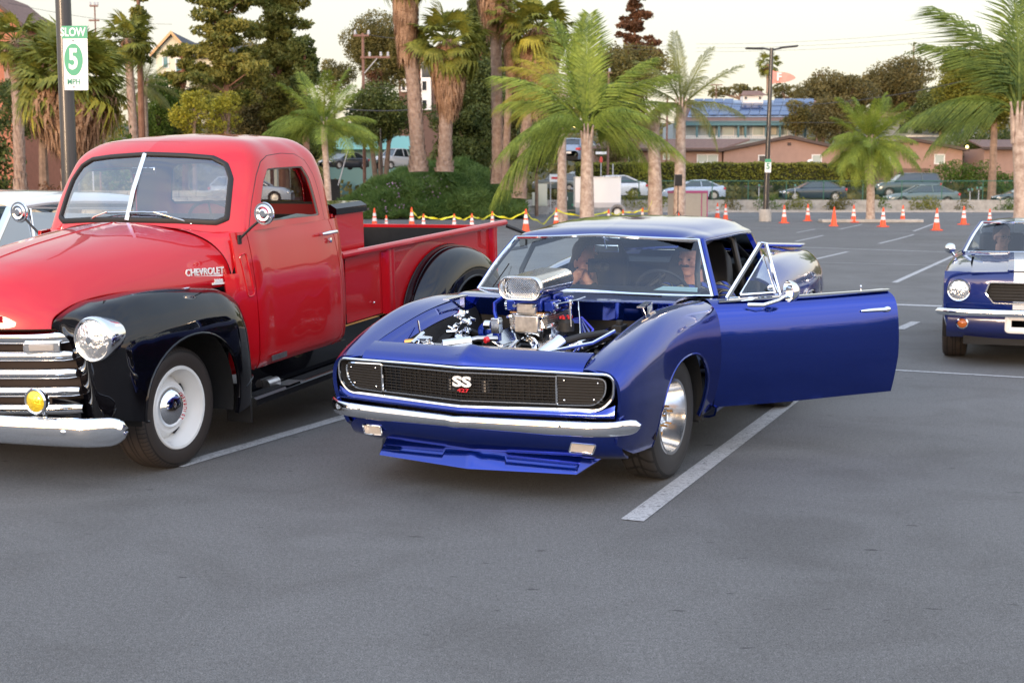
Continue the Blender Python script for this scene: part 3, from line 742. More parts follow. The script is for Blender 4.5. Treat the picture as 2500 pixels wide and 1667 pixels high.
for k in range(-20, 21):
    for s in (-1, 1):
        y0 = k * .0115; P = []
        for t in np.linspace(-.052, .052, 9):
            y = y0 + s * t * 1.3
            if abs(y) < sy * .84 - max(0, abs(t) - .02) * .8: P.append((EX + .222, EY + y, zz + t))
        if len(P) > 1: q.tube([P[0], P[-1]], .0016, 4, caps=False)
q.build('scoop_screen', chrome, sco)
MB().tube([(EX + .222, EY + y, zz + z) for y, z in rrect(-sy * .86, -.054, sy * .86, .054, .052, 8)], .005, 6, closed=True).build('screen_frame', alu, sco)
# fuel lines, linkage, plug wires, distributor
MB().tube([(EX + .05, EY - .20, .99), (EX + .10, EY - .24, .955), (EX + .13, EY - .225, .91), (EX + .15, EY - .20, .86)], .011, 8).build('fuel_line', blue2, cam_car)
MB().cyl((EX + .03, EY - .185, 1.0), (EX + .055, EY - .205, .985), .013, n=8).cyl((.45, -.10, .80), (.43, -.09, .805), .017, n=8).build('line_fitting', redm, cam_car)
MB().cyl((EX + .02, EY - .20, .985), (EX + .005, EY - .185, 1.0), .011, n=8).box((EX + .16, EY - .20, .84), (.05, .05, .085)).cyl((EX + .16, EY - .235, .84), (EX + .16, EY - .275, .84), .026, n=18).build('fuel_regulator', alu, cam_car, bevel=.003)
MB().box((EX + .16, EY - .20, .775), (.04, .04, .05)).build('regulator_block', blue2, cam_car, bevel=.004)
q = MB().tube([(EX + .16, EY + .16, .97), (EX - .05, EY + .19, .965), (EX - .2, EY + .19, .965)], .004, 6).tube([(EX + .02, EY + .19, .97), (EX + .03, EY + .20, .83)], .007, 6).tube([(EX - .12, EY + .18, .95), (EX - .04, EY + .22, .86), (EX + .0, EY + .24, .72)], .003, 6)
q.build('throttle_linkage', chrome, cam_car)
for k in range(4):
    MB().tube([(-.26, .06, .80), (-.20, .20, .84 - k * .01), (-.05 + k * .05, .33, .80 - k * .012), (.06 + k * .07, .34, .72)], .0065, 6).build('plug_wire', blue2 if k else mat('plug_wire_blue', (.05, .06, .55), .5), cam_car)
MB().lathe([(.045, 0), (.045, .05), (.03, .07), (0, .075)], 16, (.03, .20, .80), 'z').build('distributor', trim, cam_car)
q = MB()
for k in range(6):
    a = k * 1.05; q.cyl((.03 + .03 * math.cos(a), .20 + .03 * math.sin(a), .87), (.03 + .03 * math.cos(a), .20 + .03 * math.sin(a), .885), .008, n=8)
q.build('distributor_tower', redm, cam_car)
MB().tube([(EX + .22, EY - .07, .70), (.42, -.05, .72), (.47, .10, .70), (EX + .22, EY + .07, .70)], .012, 6, closed=True).build('drive_belt', rubber, cam_car)

# ---- greenhouse
def roofrow(x, zc, ze, yw):
    return [(x, 0, zc), (x, yw * .4, zc - .006), (x, yw * .75, zc - .024), (x, yw * .92, ze + .022), (x, yw, ze), (x, yw + .004, ze - .022)]
RF = [(-.985, 1.236, 1.205, .625), (-1.03, 1.256, 1.212, .633), (-1.25, 1.288, 1.212, .648), (-1.6, 1.300, 1.204, .655), (-2.0, 1.288, 1.186, .645), (-2.22, 1.262, 1.168, .628)]
rnet = Net([r[0] for r in RF], [roofrow(*r) for r in RF])
def hdr(y): return -.972 - .10 * (abs(y) / .63) ** 2
# windscreen header bows, so warp the net's front
class Warp:
    def __init__(s, n, f_): s.n = n; s.f_ = f_
    def ev(s, U, V_): return s.f_(s.n.ev(U, V_))
def warp(P):
    P = P.copy(); t = np.clip((P[:, 0] + 2.2) / 1.2, 0, 1); P[:, 0] -= .10 * t * (P[:, 1] / .63) ** 2; return P
rw = Warp(rnet, warp)
for s in (1, -1): panel('roof', rw, [(-.985, 0), (-2.22, 0), (-2.22, 5), (-.985, 5)], blue, cam_car, side=s, step=.04, vs_=.13, hem=.0)
MB().add([(-1.0, -.6, 1.20), (-1.0, .6, 1.20), (-2.2, .6, 1.17), (-2.2, -.6, 1.17), (-1.0, 0, 1.235), (-2.2, 0, 1.24)], [(0, 3, 5, 4), (4, 5, 2, 1)]).build('headliner', trim, cam_car)
# windscreen: bowed both ways
wy = [-1, -.8, -.4, 0, .4, .8, 1]
def wsrow(t):
    a = abs(t); B = np.array((-.66 - .16 * a ** 2.4, t * .785, .925 - .03 * a)); T = np.array((-.975 - .10 * a * a, t * .622, 1.238 - .03 * a)); M_ = (B + T) / 2 + np.array((.012, 0, .012)); return [B, M_, T]
wn = Net(wy, [wsrow(t) for t in wy])
panel('windscreen', wn, [(-1, 0), (1, 0), (1, 2), (-1, 2)], glassf, cam_car, step=.1, vs_=.3, hem=0)
e0 = wn.ev(np.linspace(-1, 1, 30), np.zeros(30)); e1 = wn.ev(np.linspace(-1, 1, 30), np.full(30, 2.))
MB().tube(e0, .014, 6, flat=.6).tube(e1, .011, 6, flat=.8).build('windscreen_trim', chrome, cam_car)
for s in (-1, 1):
    P = wn.ev(np.full(9, float(s)), np.linspace(0, 2, 9)); MB().tube(P, .014, 6, flat=.7).build('pillar_trim', chrome, cam_car)
    Q = P + np.array((-.035, s * .012, -.006)); MB().tube(Q, .024, 8, flat=.8).build('a_pillar', blue, cam_car)
    Q = P + np.array((-.062, s * .006, -.006)); MB().tube(Q[1:], .008, 6).build('weather_strip', rubber, cam_car)
    # drip rail and door-glass header
    P = rw.ev(np.linspace(-1.0, -2.21, 16), np.full(16, 4.9)) * [1, s, 1]; MB().tube(P, .009, 6).build('drip_rail', blue, cam_car)
# wipers
MB().tube([(-.66, -.30, .935), (-.76, -.62, .935)], .004, 6).tube([(-.70, -.62, .93), (-.86, -.58, 1.06)], .004, 6).build('wiper', flat, cam_car)
# rear pillars (sail panels), back window, boot lid, tail panel
for s in (1, -1):
    cp = Net([0, .5, 1], [[(-2.20, .628, 1.165), (-1.98, .655, 1.02), (-1.86, .735, .90)], [(-2.42, .600, 1.09), (-2.36, .64, 1.00), (-2.36, .70, .935)], [(-2.80, .52, .955), (-2.82, .58, .95), (-2.84, .64, .948)]])
    # leave the quarter window open: pillar from roof corner down to the haunch
    cpn = Net([0, .4, .75, 1], [[(-2.20, .630, 1.163), (-2.24, .650, 1.10), (-2.27, .68, 1.02), (-2.24, .72, .93)], [(-2.36, .610, 1.115), (-2.38, .635, 1.06), (-2.42, .66, .99), (-2.42, .70, .945)], [(-2.58, .575, 1.03), (-2.60, .60, 1.00), (-2.62, .63, .97), (-2.62, .67, .95)], [(-2.80, .53, .955), (-2.80, .56, .954), (-2.82, .60, .952), (-2.82, .64, .952)]])
    panel('sail_panel', cpn, [(0, 0), (1, 0), (1, 3), (0, 3)], blue, cam_car, side=s, step=.08, vs_=.08, hem=.03)
bwn = Net([-1, 0, 1], [[(-2.22 - .0 * t, t * .60, 1.175 + .07 * (1 - abs(t))), (-2.52, t * .57, 1.06 + .05 * (1 - abs(t))), (-2.80, t * .53, .955 + .02 * (1 - abs(t)))] for t in (-1, 0, 1)])
panel('rear_window', bwn, [(-1, 0), (1, 0), (1, 2), (-1, 2)], glassf, cam_car, step=.1, vs_=.3, hem=0)
dk = Net([-2.78, -3.2, -3.60, -3.72], [[(x_, 0, z_ + .02), (x_, .35, z_ + .015), (x_, yw, z_)] for x_, z_, yw in ((-2.78, .955, .65), (-3.2, .925, .63), (-3.60, .895, .61), (-3.74, .885, .59))])
for s in (1, -1): panel('boot_lid', dk, [(-2.78, 0), (-3.72, 0), (-3.72, 2), (-2.78, 2)], blue, cam_car, side=s, step=.08, vs_=.3)
MB().box((-3.70, 0, .60), (.04, 1.40, .52)).build('tail_panel', blue, cam_car)
MB().box((-3.70, 0, .915), (.14, 1.30, .02)).build('boot_spoiler', blue, cam_car, bevel=.008)
# ---- cabin
MB().box((-1.6, 0, .22), (2.2, 1.6, .04)).box((-2.45, 0, .62), (.04, 1.34, .55)).box((-2.65, 0, .90), (.5, 1.2, .02)).build('cabin_floor', trim, cam_car)
MB().box((-1.6, -.80, .52), (2.1, .02, .70)).box((-2.1, .80, .52), (.6, .02, .70)).build('side_trim', trim, cam_car)
ds = Net([-.7, 0, .7], [[(-.74 - .08 * abs(y), y, .90), (-.86, y, .925), (-1.02, y, .915), (-1.06, y, .84), (-1.04, y, .66)] for y in (-.7, 0, .7)])
panel('dashboard', ds, [(-.7, 0), (.7, 0), (.7, 4), (-.7, 4)], trim, cam_car, vs_=.1, step=.06)
MB().lathe([(0, 0), (.11, -.01), (.13, .0)], 24, (-1.13, .36, .82), 'x')
stw = MB().tube([(-1.14 + .10 * math.cos(a) * .5, .36 + .175 * math.sin(a), .86 + .175 * math.cos(a) * .87) for a in np.linspace(0, 2 * math.pi, 33)[:-1]], .013, 8, closed=True)
for a in (0, 2.1, -2.1): stw.tube([(-1.12, .36, .86), (-1.14 + .05 * math.cos(a), .36 + .17 * math.sin(a), .86 + .15 * math.cos(a))], .008, 6)
stw.cyl((-1.12, .36, .86), (-.95, .36, .80), .02).build('steering_wheel', rubber, cam_car)
for s in (-1, 1):
    y = s * .37
    st_ = Net([-1, -.5, 0, .5, 1], [[(-1.25, y + t * .24, .40 + .03 * t * t), (-1.55, y + t * .25, .42 + .05 * t * t), (-1.72, y + t * .24, .50 + .03 * t * t), (-1.80 + .05 * t * t, y + t * .24, .75), (-1.90 + .05 * t * t, y + t * .22 * (1 - .1), 1.0), (-1.93, y + t * .14, 1.11)] for t in (-1, -.5, 0, .5, 1)])
    panel('bucket_seat', st_, [(-1, 0), (1, 0), (1, 5), (-1, 5)], trim, cam_car, vs_=.2, step=.05, thick=.06, hem=0)
# roll cage and window net pole, harness rig
cage = mat('roll_cage_grey', (.05, .05, .052), .35, .3)
q = MB()
q.tube([(-2.02, .63, .25), (-2.04, .63, .8), (-2.02, .56, 1.12), (-2.0, .46, 1.19), (-2.0, 0, 1.21), (-2.0, -.46, 1.19), (-2.02, -.56, 1.12), (-2.04, -.63, .8), (-2.02, -.63, .25)], .023, 10)
q.tube([(-2.0, .48, 1.18), (-1.9, -.45, .45)], .021, 10)
q.tube([(-1.0, -.60, .70), (-1.06, -.585, 1.0), (-1.2, -.56, 1.15), (-2.0, -.50, 1.18)], .019, 8)
q.tube([(-1.0, .66, .5), (-1.08, .61, 1.0), (-1.25, .57, 1.15), (-2.0, .50, 1.18)], .019, 8)
q.tube([(-2.0, .5, 1.17), (-2.75, .48, .9)], .019, 8).tube([(-2.0, -.5, 1.17), (-2.75, -.48, .9)], .019, 8)
q.build('roll_cage', cage, cam_car)
mr = MB().box((-1.0, .04, 1.155), (.015, .17, .05)).build('interior_mirror', chrome, cam_car, bevel=.012)
MB().cyl((-.99, .04, 1.15), (-.96, .04, 1.23), .005).build('mirror_stem', chrome, mr)
MB().add([(-.80, .42, .928), (-.80, .70, .925), (-.93, .66, .934), (-.93, .44, .936)], [(0, 1, 2, 3)]).build('show_card', paper, cam_car)
# chassis plan, under-tray
MB().box((-1.4, 0, .21), (3.6, 1.1, .05)).build('floor_pan', flat, cam_car)
MB().cyl((-3.6, .4, .2), (-2.9, .4, .22), .03).build('exhaust_pipe', cast, cam_car)
for s in (1, -1):
    wheel(cam_car, 0, s * .715, .345, .345, .22, .205, s, tyreV, 'mag', steer=-.03)
    wheel(cam_car, -2.746, s * .66, unrake(-2.746, .36, CR), .36, .30, .20, s, tyreV, 'mag')
# =============================================================== red and black pickup
TK = .058
truck = car_root('vintage_pickup', -2.69, 7.74, .384, TK, 'glossy red vintage pickup with black mudguards, white wheels and a long open bed', 'pickup truck')
# ---- upper cab: one wrap-around surface, (u = metres round the plan, v = level)
LV = [(1.28, -.70, .785, -2.10), (1.50, -.80, .750, -2.09), (1.66, -.885, .712, -2.07), (1.76, -.955, .665, -2.03), (1.83, -1.06, .575, -1.95), (1.866, -1.22, .43, -1.80), (1.88, -1.42, .20, -1.62), (1.882, -1.52, .02, -1.54)]
uk = [0, .33, .62, .83, 1.25, 1.70, 2.02, 2.25, 2.55]
def plan(z, xf, w_, xr):
    k = w_ / .785; xs = lambda x_: xf - .19 - (xf - .19 + .0 - (xr + .14)) * 0
    L_ = (xr + .14) - (xf - .20)
    return [(xf, 0), (xf - .035, .34 * k), (xf - .12 * max(k, .3), .635 * k), (xf - .20 * max(k, .25), w_ - .012 * k), (xf - .20 * k + L_ * .42, w_), (xf - .20 * k + L_ * .80, w_), (xr + .10 * k, w_ - .055 * k), (xr + .015 * k, w_ - .25 * k), (xr, 0)]
def up(z, a): return [(x_, y_, z - (.012 * (y_ / .785) ** 2 if z > 1.6 else 0)) for x_, y_ in plan(z, *a)]
_c5 = [up(l[0], l[1:]) for l in LV[:5]]
for f_, z_ in ((.80, 1.858), (.48, 1.876), (.16, 1.884), (.01, 1.885)): _c5.append([(-1.52 + (x_ + 1.52) * f_, y_ * f_, z_ + (z - 1.83) * f_) for x_, y_, z in _c5[4]])
cabn = Net(uk, [[l[i] for l in _c5] for i in range(9)])
CV = lambda u, z: cabn.vz(u, z)
wsb, wst = [(0, CV(0, 1.355)), (.33, CV(.33, 1.35)), (.58, CV(.58, 1.335)), (.655, CV(.655, 1.36))], [(.665, CV(.665, 1.60)), (.62, CV(.62, 1.69)), (.52, CV(.52, 1.735)), (.33, CV(.33, 1.752)), (0, CV(0, 1.765))]
ws_out = wsb + wst
dfx = [(.845, 0), (.86, CV(.86, 1.45)), (.905, CV(.905, 1.62)), (.97, CV(.97, 1.70)), (1.08, CV(1.08, 1.735)), (1.35, CV(1.35, 1.745)), (1.60, CV(1.60, 1.735)), (1.73, CV(1.73, 1.69)), (1.785, CV(1.785, 1.58)), (1.82, 0)]
rwn = [(2.55, CV(2.55, 1.37)), (2.16, CV(2.16, 1.37)), (2.12, CV(2.12, 1.40)), (2.12, CV(2.12, 1.64)), (2.17, CV(2.17, 1.68)), (2.55, CV(2.55, 1.69))]
shell = [(0, 8)] + wst[::-1] + wsb[::-1] + [(0, 0), (.4, 0), (.838, 0)] + [(a - .006 if i < 4 else a, b + .02 if 2 < i < 8 else b) for i, (a, b) in enumerate(dfx)][0:] + [(1.828, 0), (2.2, 0), (2.55, 0)] + rwn + [(2.55, 8)]
for s in (1, -1): panel('cab_shell', cabn, shell, red, truck, side=s, step=.035, vs_=.13, hem=.025)
def loop_tube(net, pts, side, r_, m_, nm, off=0, closed=False, par=None, flat_=1, n=6):
    P = net.ev([a for a, b in pts], [b for a, b in pts]); P[:, 1] *= side
    return P
ws_pts = dens(np.array(ws_out), .03, closed=False)
for s in (1, -1):
    P = cabn.ev(ws_pts[:, 0], ws_pts[:, 1]) * [1, s, 1]
    MB().tube(P, .020, 8, flat=.7).build('windscreen_rubber', rubber, truck)
G = dens(np.array(ws_out), .05); 
for s in (1, -1):
    panel('windscreen', cabn, ws_out, glasst, truck, side=s, step=.05, vs_=.13, hem=0)
c0 = cabn.ev([0, 0, 0], [wsb[0][1], 1.2, wst[-1][1]]) + np.array((.018, 0, 0))
MB().tube(c0, .014, 8).build('centre_bar', chrome, truck)
P = dens(np.array(rwn), .05, closed=False); 
for s in (1, -1):
    Q = cabn.ev(P[:, 0], P[:, 1]) * [1, s, 1]; MB().tube(Q, .020, 6).build('rear_window_rubber', rubber, truck)
    panel('rear_window', cabn, rwn, glasst, truck, side=s, step=.08, vs_=.13, hem=0)
    # inner cab lining
class Inset:
    def __init__(s, n, k): s.n = n; s.k = k
    def ev(s, U, V_): P = s.n.ev(U, V_); c = np.array((-1.5, 0, 1.45)); P = c + (P - c) * s.k; return P
redin = mat('red_interior', (.20, .004, .007), .5)
for s in (1, -1):
    panel('cab_lining', Inset(cabn, .955), [(0, 8)] + wst[::-1] + [(.70, 0), (.80, 0), (.93, CV(.93, 1.6)), (1.08, CV(1.08, 1.70)), (1.6, CV(1.6, 1.70)), (1.72, CV(1.72, 1.6)), (1.78, 0), (2.55, 0)] + rwn + [(2.55, 8)], redin, truck, side=s, step=.07, vs_=.13, hem=0)
# ---- lower cab side
lows = [(-.66, -.10), (-.74, -.045), (-.88, 0), (-1.1, .0), (-1.5, .0), (-1.88, .0), (-2.0, -.012), (-2.07, -.045), (-2.115, -.12)]
lown = Net([a for a, b in lows], [[(a, .785 + b, 1.28), (a, .803 + b, 1.18), (a, .822 + b, 1.0), (a, .832 + b, .80), (a, .830 + b, .60), (a, .815 + b, .46), (a, .775 + b, .395)] for a, b in lows])
LVz = lown.vz
dlow = [(-.872, 0), (-1.885, 0), (-1.93, LVz(-1.9, 1.1)), (-1.965, LVz(-1.9, .8)), (-1.965, LVz(-1.9, .55)), (-1.93, LVz(-1.9, .46)), (-1.85, 5.8), (-1.0, 5.8), (-.90, 5.8), (-.885, LVz(-.9, .9))]
for s in (1, -1):
    d_ = empty('cab_door'); d_.parent = truck
    dk_ = panel('door_skin', lown, dlow, red, d_, side=s, step=.035, vs_=.16, hem=.02)
    WH = rpoly([(.925, CV(.925, 1.325)), (.985, CV(.985, 1.58)), (1.05, CV(1.05, 1.655)), (1.62, CV(1.62, 1.655)), (1.69, CV(1.69, 1.57)), (1.745, CV(1.745, 1.315))], [.03, .05, .06, .07, .05, .05], 5)
    fr = panel('window_frame', cabn, dfx[::-1], red, dk_, side=s, step=.022, vs_=.13, holes=[WH], hem=.03)
    P = dens(np.array(WH) , .03); Q = Inset(cabn, .985).ev(P[:, 0], P[:, 1]) * [1, s, 1]; MB().tube(Q, .009, 6, closed=True).build('window_channel', mat('window_felt', (.16, .13, .11), .8), dk_)
    P = dens(np.array(dfx), .03, closed=False); Q = Inset(cabn, .992).ev(P[:, 0], P[:, 1]) * [1, s, 1]; MB().tube(Q, .007, 6).build('door_seal', rubber, dk_)
    # lowered glass edge and grey door top
    MB().tube([(-1.02, s * .765, 1.30), (-1.5, s * .768, 1.335), (-1.72, s * .768, 1.31)], .012, 6).build('glass_edge', mat('grey_green_glass', (.18, .22, .20), .25), dk_)
    q = MB().tube([(-1.72, s * .812, 1.19), (-1.70, s * .845, 1.192), (-1.78, s * .855, 1.195), (-1.89, s * .85, 1.195)], [.009, .009, .013, .011], 8, flat=.7)
    q.build('door_handle', chrome, dk_); MB().lathe([(0, .0), (.018, .0), (.018, .012), (0, .014)], 12, (-1.83, s * .822, 1.14)).build('lock', chrome, dk_)
    panel('cowl_side', lown, [(-.752, 0), (-.866, 0), (-.879, LVz(-.87, .9)), (-.884, 6), (-.68, 6), (-.68, LVz(-.7, 1.03)), (-.752, LVz(-.75, 1.03))], red, truck, side=s, step=.025, vs_=.16, hem=.02)
    panel('cab_corner', lown, [(-1.892, 0), (-1.937, LVz(-1.9, 1.1)), (-1.972, LVz(-1.9, .8)), (-1.972, LVz(-1.9, .55)), (-1.937, LVz(-1.9, .46)), (-1.86, 6), (-2.112, 6), (-2.112, 0)], red, truck, side=s, step=.03, vs_=.16)
    # pressed recess in the cowl side
    L_ = [(-.782, .776, 1.14), (-.832, .793, 1.15), (-.862, .812, .885), (-.812, .795, .875)]
    P = dens(rpoly([(a, c_) for a, b_, c_ in L_], .02, 4), .02)
    yy = lambda x_, z_: float(lown.ev([x_], [LVz(x_, z_)])[0][1])
    MB().tube([(a, s * (yy(a, c_) + .001), c_) for a, c_ in P], .0055, 6, closed=True).build('cowl_louvre', red, truck)
MB().box((-2.09, 0, .85), (.02, 1.40, .90)).build('cab_back', red, truck)
MB().box((-1.45, 0, .43), (1.3, 1.5, .05)).build('cab_floor', trim, truck)
# cowl between bonnet and windscreen
hood_edge = [(-.60, 0, 1.340), (-.625, .30, 1.330), (-.69, .50, 1.285), (-.735, .62, 1.215), (-.755, .70, 1.12), (-.76, .735, 1.02), (-.755, .745, .92)]
cab_edge = [tuple(cabn.ev([u], [0.])[0]) for u in (0, .30, .50, .66, .76, .83)] + [(-.875, .80, 1.0)]
cow = Net([0, .3, .5, .63, .74, .84, .95], [[h, tuple((np.array(h) * .5 + np.array(c) * .5) + np.array((0, 0, .012))), c] for h, c in zip(hood_edge, cab_edge)])
for s in (1, -1): panel('cowl', cow, [(0, 0), (.84, 0), (.84, 2), (0, 2)], red, truck, side=s, step=.03, vs_=.06, hem=0)
# ---- bonnet
HD = [  # u, rows centre -> side
 (-.60, [(-.60, 0, 1.352), (-.61, .16, 1.345), (-.63, .32, 1.322), (-.69, .50, 1.275), (-.735, .62, 1.205), (-.755, .70, 1.11), (-.755, .730, 1.00), (-.74, .715, .955)]),
 (-.45, [(-.45, 0, 1.340), (-.45, .16, 1.334), (-.46, .32, 1.312), (-.49, .485, 1.262), (-.52, .60, 1.195), (-.53, .67, 1.10), (-.53, .700, 1.00), (-.53, .690, .958)]),
 (-.10, [(-.10, 0, 1.305), (-.10, .15, 1.300), (-.10, .30, 1.280), (-.10, .445, 1.230), (-.11, .545, 1.165), (-.11, .61, 1.09), (-.11, .640, 1.015), (-.11, .630, .985)]),
 (.25, [(.25, 0, 1.258), (.25, .145, 1.254), (.25, .28, 1.236), (.25, .405, 1.190), (.25, .49, 1.135), (.25, .55, 1.075), (.25, .582, 1.025), (.25, .575, 1.005)]),
 (.50, [(.50, 0, 1.205), (.50, .14, 1.200), (.49, .265, 1.182), (.48, .375, 1.140), (.47, .455, 1.090), (.46, .515, 1.040), (.45, .55, 1.005), (.45, .548, .99)]),
 (.68, [(.68, 0, 1.125), (.675, .135, 1.120), (.655, .25, 1.105), (.63, .355, 1.070), (.60, .435, 1.030), (.575, .495, .995), (.555, .53, .97), (.55, .53, .958)]),
 (.80, [(.765, 0, 1.02), (.757, .13, 1.018), (.735, .245, 1.008), (.70, .35, .985), (.665, .43, .965), (.63, .485, .95), (.605, .52, .938), (.60, .52, .93)]),
 (.92, [(.79, 0, .895), (.783, .13, .894), (.762, .245, .893), (.728, .35, .890), (.695, .43, .888), (.66, .49, .886), (.635, .525, .884), (.63, .528, .88)]),
]
hdn = Net([h[0] for h in HD], [h[1] for h in HD])
for s in (1, -1): panel('bonnet', hdn, [(-.60, 0), (.92, 0), (.92, 7), (-.60, 7)], red, truck, side=s, step=.025, vs_=.12, hem=.0)
P = hdn.ev(np.linspace(-.58, .6, 20), np.zeros(20)); MB().tube(P, .005, 6, flat=.5).build('bonnet_ridge', red, truck)
q = MB().box((.79, 0, .955), (.012, .60, .042)); em = q.build('emblem', chrome, truck, bevel=.004)
text('CHEVROLET', .038, .002, 'lettering', mat('emblem_blue', (.02, .05, .18), .4), em, frame((.800, .02, .955), (0, 1, 0), (0, 0, 1)), bold=.001)
q = MB()
for k in range(4): q.box((.797, .26, .940 + k * .010), (.006, .07, .003))
q.build('emblem_bar', rubber, em)
# script badges on the bonnet flank
def on_hood(x, z):
    u = x
    for _ in range(6):
        v = hdn.vz(u, z); p = hdn.ev([u], [v])[0]; u += (x - p[0])
    n_ = np.cross(hdn.ev([u + .01], [v])[0] - p, hdn.ev([u], [v + .05])[0] - p); n_ /= np.linalg.norm(n_)
    if n_[1] < 0: n_ = -n_
    return p + n_ * .004, n_
for s in (1,):
    for txt, sz, xc, zc, m_, wd in (('CHEVROLET', .058, -.545, 1.060, whitep, 1.0), ('3800', .030, -.645, .995, whitep, 1.25)):
        p, n_ = on_hood(xc, zc); p2, _ = on_hood(xc + .08, zc + .004); xd = Vector(p - p2).normalized()
        F = frame(p, xd, (0, 0, 1)); bd = text(txt, sz, .003, 'badge', m_, truck, F, bold=.0012, sx_=wd)
        w_ = (.30 if txt[0] == 'C' else .11)
        b = MB().box((0, -sz * .5, 0), (w_, .012, .006)); b.v = [tuple(F @ Vector(v)) for v in b.v]; b.build('badge_bar', whitep, truck)
# ---- front mudguards
FD = [
 (0, [(.63, .53, .90), (.60, .58, .85), (.585, .61, .80), (.57, .625, .70), (.56, .635, .60), (.55, .64, .50), (.54, .65, .40)]),
 (.13, [(.61, .555, .945), (.645, .65, .955), (.66, .75, .93), (.655, .785, .80), (.64, .79, .66), (.62, .79, .52), (.60, .79, .40)]),
 (.28, [(.48, .57, .998), (.51, .68, 1.01), (.53, .81, .985), (.545, .895, .84), (.54, .91, .68), (.52, .91, .52), (.50, .90, .38)]),
 (.46, [(.33, .58, 1.012), (.33, .70, 1.028), (.33, .83, 1.01), (.34, .925, .86), (.34, .945, .68), (.33, .945, .50), (.33, .93, .34)]),
 (.74, [(.05, .61, 1.008), (.05, .71, 1.03), (.05, .83, 1.015), (.05, .935, .88), (.05, .965, .70), (.05, .965, .50), (.05, .95, .30)]),
 (1.08, [(-.30, .650, .982), (-.30, .74, 1.0), (-.30, .845, .975), (-.30, .93, .86), (-.30, .955, .68), (-.30, .955, .48), (-.30, .94, .22)]),
 (1.30, [(-.52, .680, .955), (-.52, .76, .962), (-.52, .845, .932), (-.525, .915, .82), (-.53, .938, .66), (-.53, .94, .45), (-.53, .925, .20)]),
 (1.44, [(-.66, .710, .925), (-.655, .77, .905), (-.65, .84, .86), (-.645, .89, .75), (-.645, .91, .62), (-.645, .915, .42), (-.645, .90, .20)]),
 (1.54, [(-.745, .735, .87), (-.735, .775, .83), (-.72, .83, .76), (-.705, .865, .66), (-.70, .875, .52), (-.70, .88, .38), (-.70, .87, .20)]),
]
fdn = Net([h[0] for h in FD], [h[1] for h in FD])
xs5 = [h[1][5][0] for h in FD][::-1]; us5 = [h[0] for h in FD][::-1]
xu = lambda x_: float(np.interp(x_, xs5, us5))
AT = arch_pts(-.03, .37, .44, .40, .23, p=2.1)
ol = [(0, 0), (.13, 0), (.28, 0), (.46, 0), (.74, 0), (1.08, 0), (1.3, 0), (1.44, 0), (1.54, 0), (1.54, 3), (1.54, fdn.vz(1.54, .24))]
ol += [(xu(a), fdn.vz(xu(a), b)) for a, b in AT] + [(.28, 6), (.13, 6), (0, 6)]
for s in (1, -1):
    panel('front_mudguard', fdn, ol, blackp, truck, side=s, step=.025, vs_=.12, hem=.02)
    P = np.array([fdn.ev([xu(a)], [fdn.vz(xu(a), b)])[0] for a, b in AT]) * [1, s, 1]; MB().tube(P, .008, 6).build('arch_lip', blackp, truck)
    MB().lathe([(.44, -.42), (.44, -.03)], 26, (-.03, s * .93 if s > 0 else -.51, .37), a0=-.1, a1=math.pi + .3).build('wheel_house', flat, truck)
    MB().box((-.635, s * .82, .24), (.012, .18, .24)).build('mud_flap', rubber, truck, bevel=.004)
    MB().tube([(-.56, s * .928, .36), (-.66, s * .915, .40), (-.705, s * .88, .405)], .006, 6).build('bead', blackp, truck)
    # headlamp
    c = Vector((.625, s * .812, .842)); dx = .0
    hl = MB().lathe([(.095, -.13), (.112, -.06), (.120, -.01), (.122, .015), (.119, .030), (.112, .036), (.104, .034), (.100, .028)], 40, c, 'x').build('headlight', chrome, truck, ang=50)
    ln = MB().lathe([(.101, .026), (.095, .036), (.07, .048), (.035, .056), (0, .058)], 40, c, 'x').build('lens', lampg, hl, ang=60)
    MB().lathe([(.0, .059), (.018, .058), (.018, .05)], 16, c, 'x').build('bulb_shield', chrome, hl)
# vent on top of the mudguard
MB().sphere((-.20, .80, 1.008), .03, 12, 6, (1.2, .45, .18)).build('marker_trim', chrome, truck)
# ---- grille
gx = lambda y: .735 - .42 * abs(y) ** 2.0 if abs(y) < .62 else .735 - .42 * .3844
dkred = mat('grille_shadow', (.016, .006, .005), .6)
gb = MB(); gy = np.linspace(-.62, .62, 21)
gb.grid([[(gx(y) - .09, y, .88), (gx(y) - .09, y, .40)] for y in gy]); gb.build('grille_back', dkred, truck)
for i, z in enumerate((.835, .735, .638, .540, .445)):
    hh = .036 if i == 0 else .030; ye = .600 + .011 * i; ys = np.linspace(-ye, ye, 33)
    rows = []
    for y in ys:
        a = abs(y); wv = .006 * math.sin(a * 14) * (1 if i else .4); k = 1 if a < ye - .02 else .72
        rows.append([(gx(y) + wv + .028 * math.cos(t) * k - .02, y, z + hh * math.sin(t) * (.4 + .6 * k)) for t in np.linspace(-2.2, 2.2, 12)])
    MB().grid(rows, flip=True).build('grille_bar', chrome, truck, ang=60)
for s in (1, -1):
    P = [(gx(.38) + .005, s * .375, .785), (gx(.57) + .004, s * .565, .785)]
    pk = MB().box((gx(.47) + .0, s * .47, .786), (.03, .20, .060), rz=s * .38).build('parking_light', chrome, truck, bevel=.008)
    MB().box((gx(.47) + .014, s * .475, .786), (.012, .135, .038), rz=s * .38).build('lens', frost, pk, bevel=.006)
    fg = MB().lathe([(.0, -.06), (.045, -.045), (.066, -.01), (.070, .01), (.064, .018), (.056, .014)], 30, (.86, s * .60, .545), 'x').build('fog_light', chrome, truck)
    MB().lathe([(.057, .012), (.04, .024), (0, .028)], 30, (.86, s * .60, .545), 'x').build('lens', yellowl, fg)
    MB().cyl((.82, s * .60, .50), (.80, s * .60, .43), .012).build('bracket', chrome, fg)
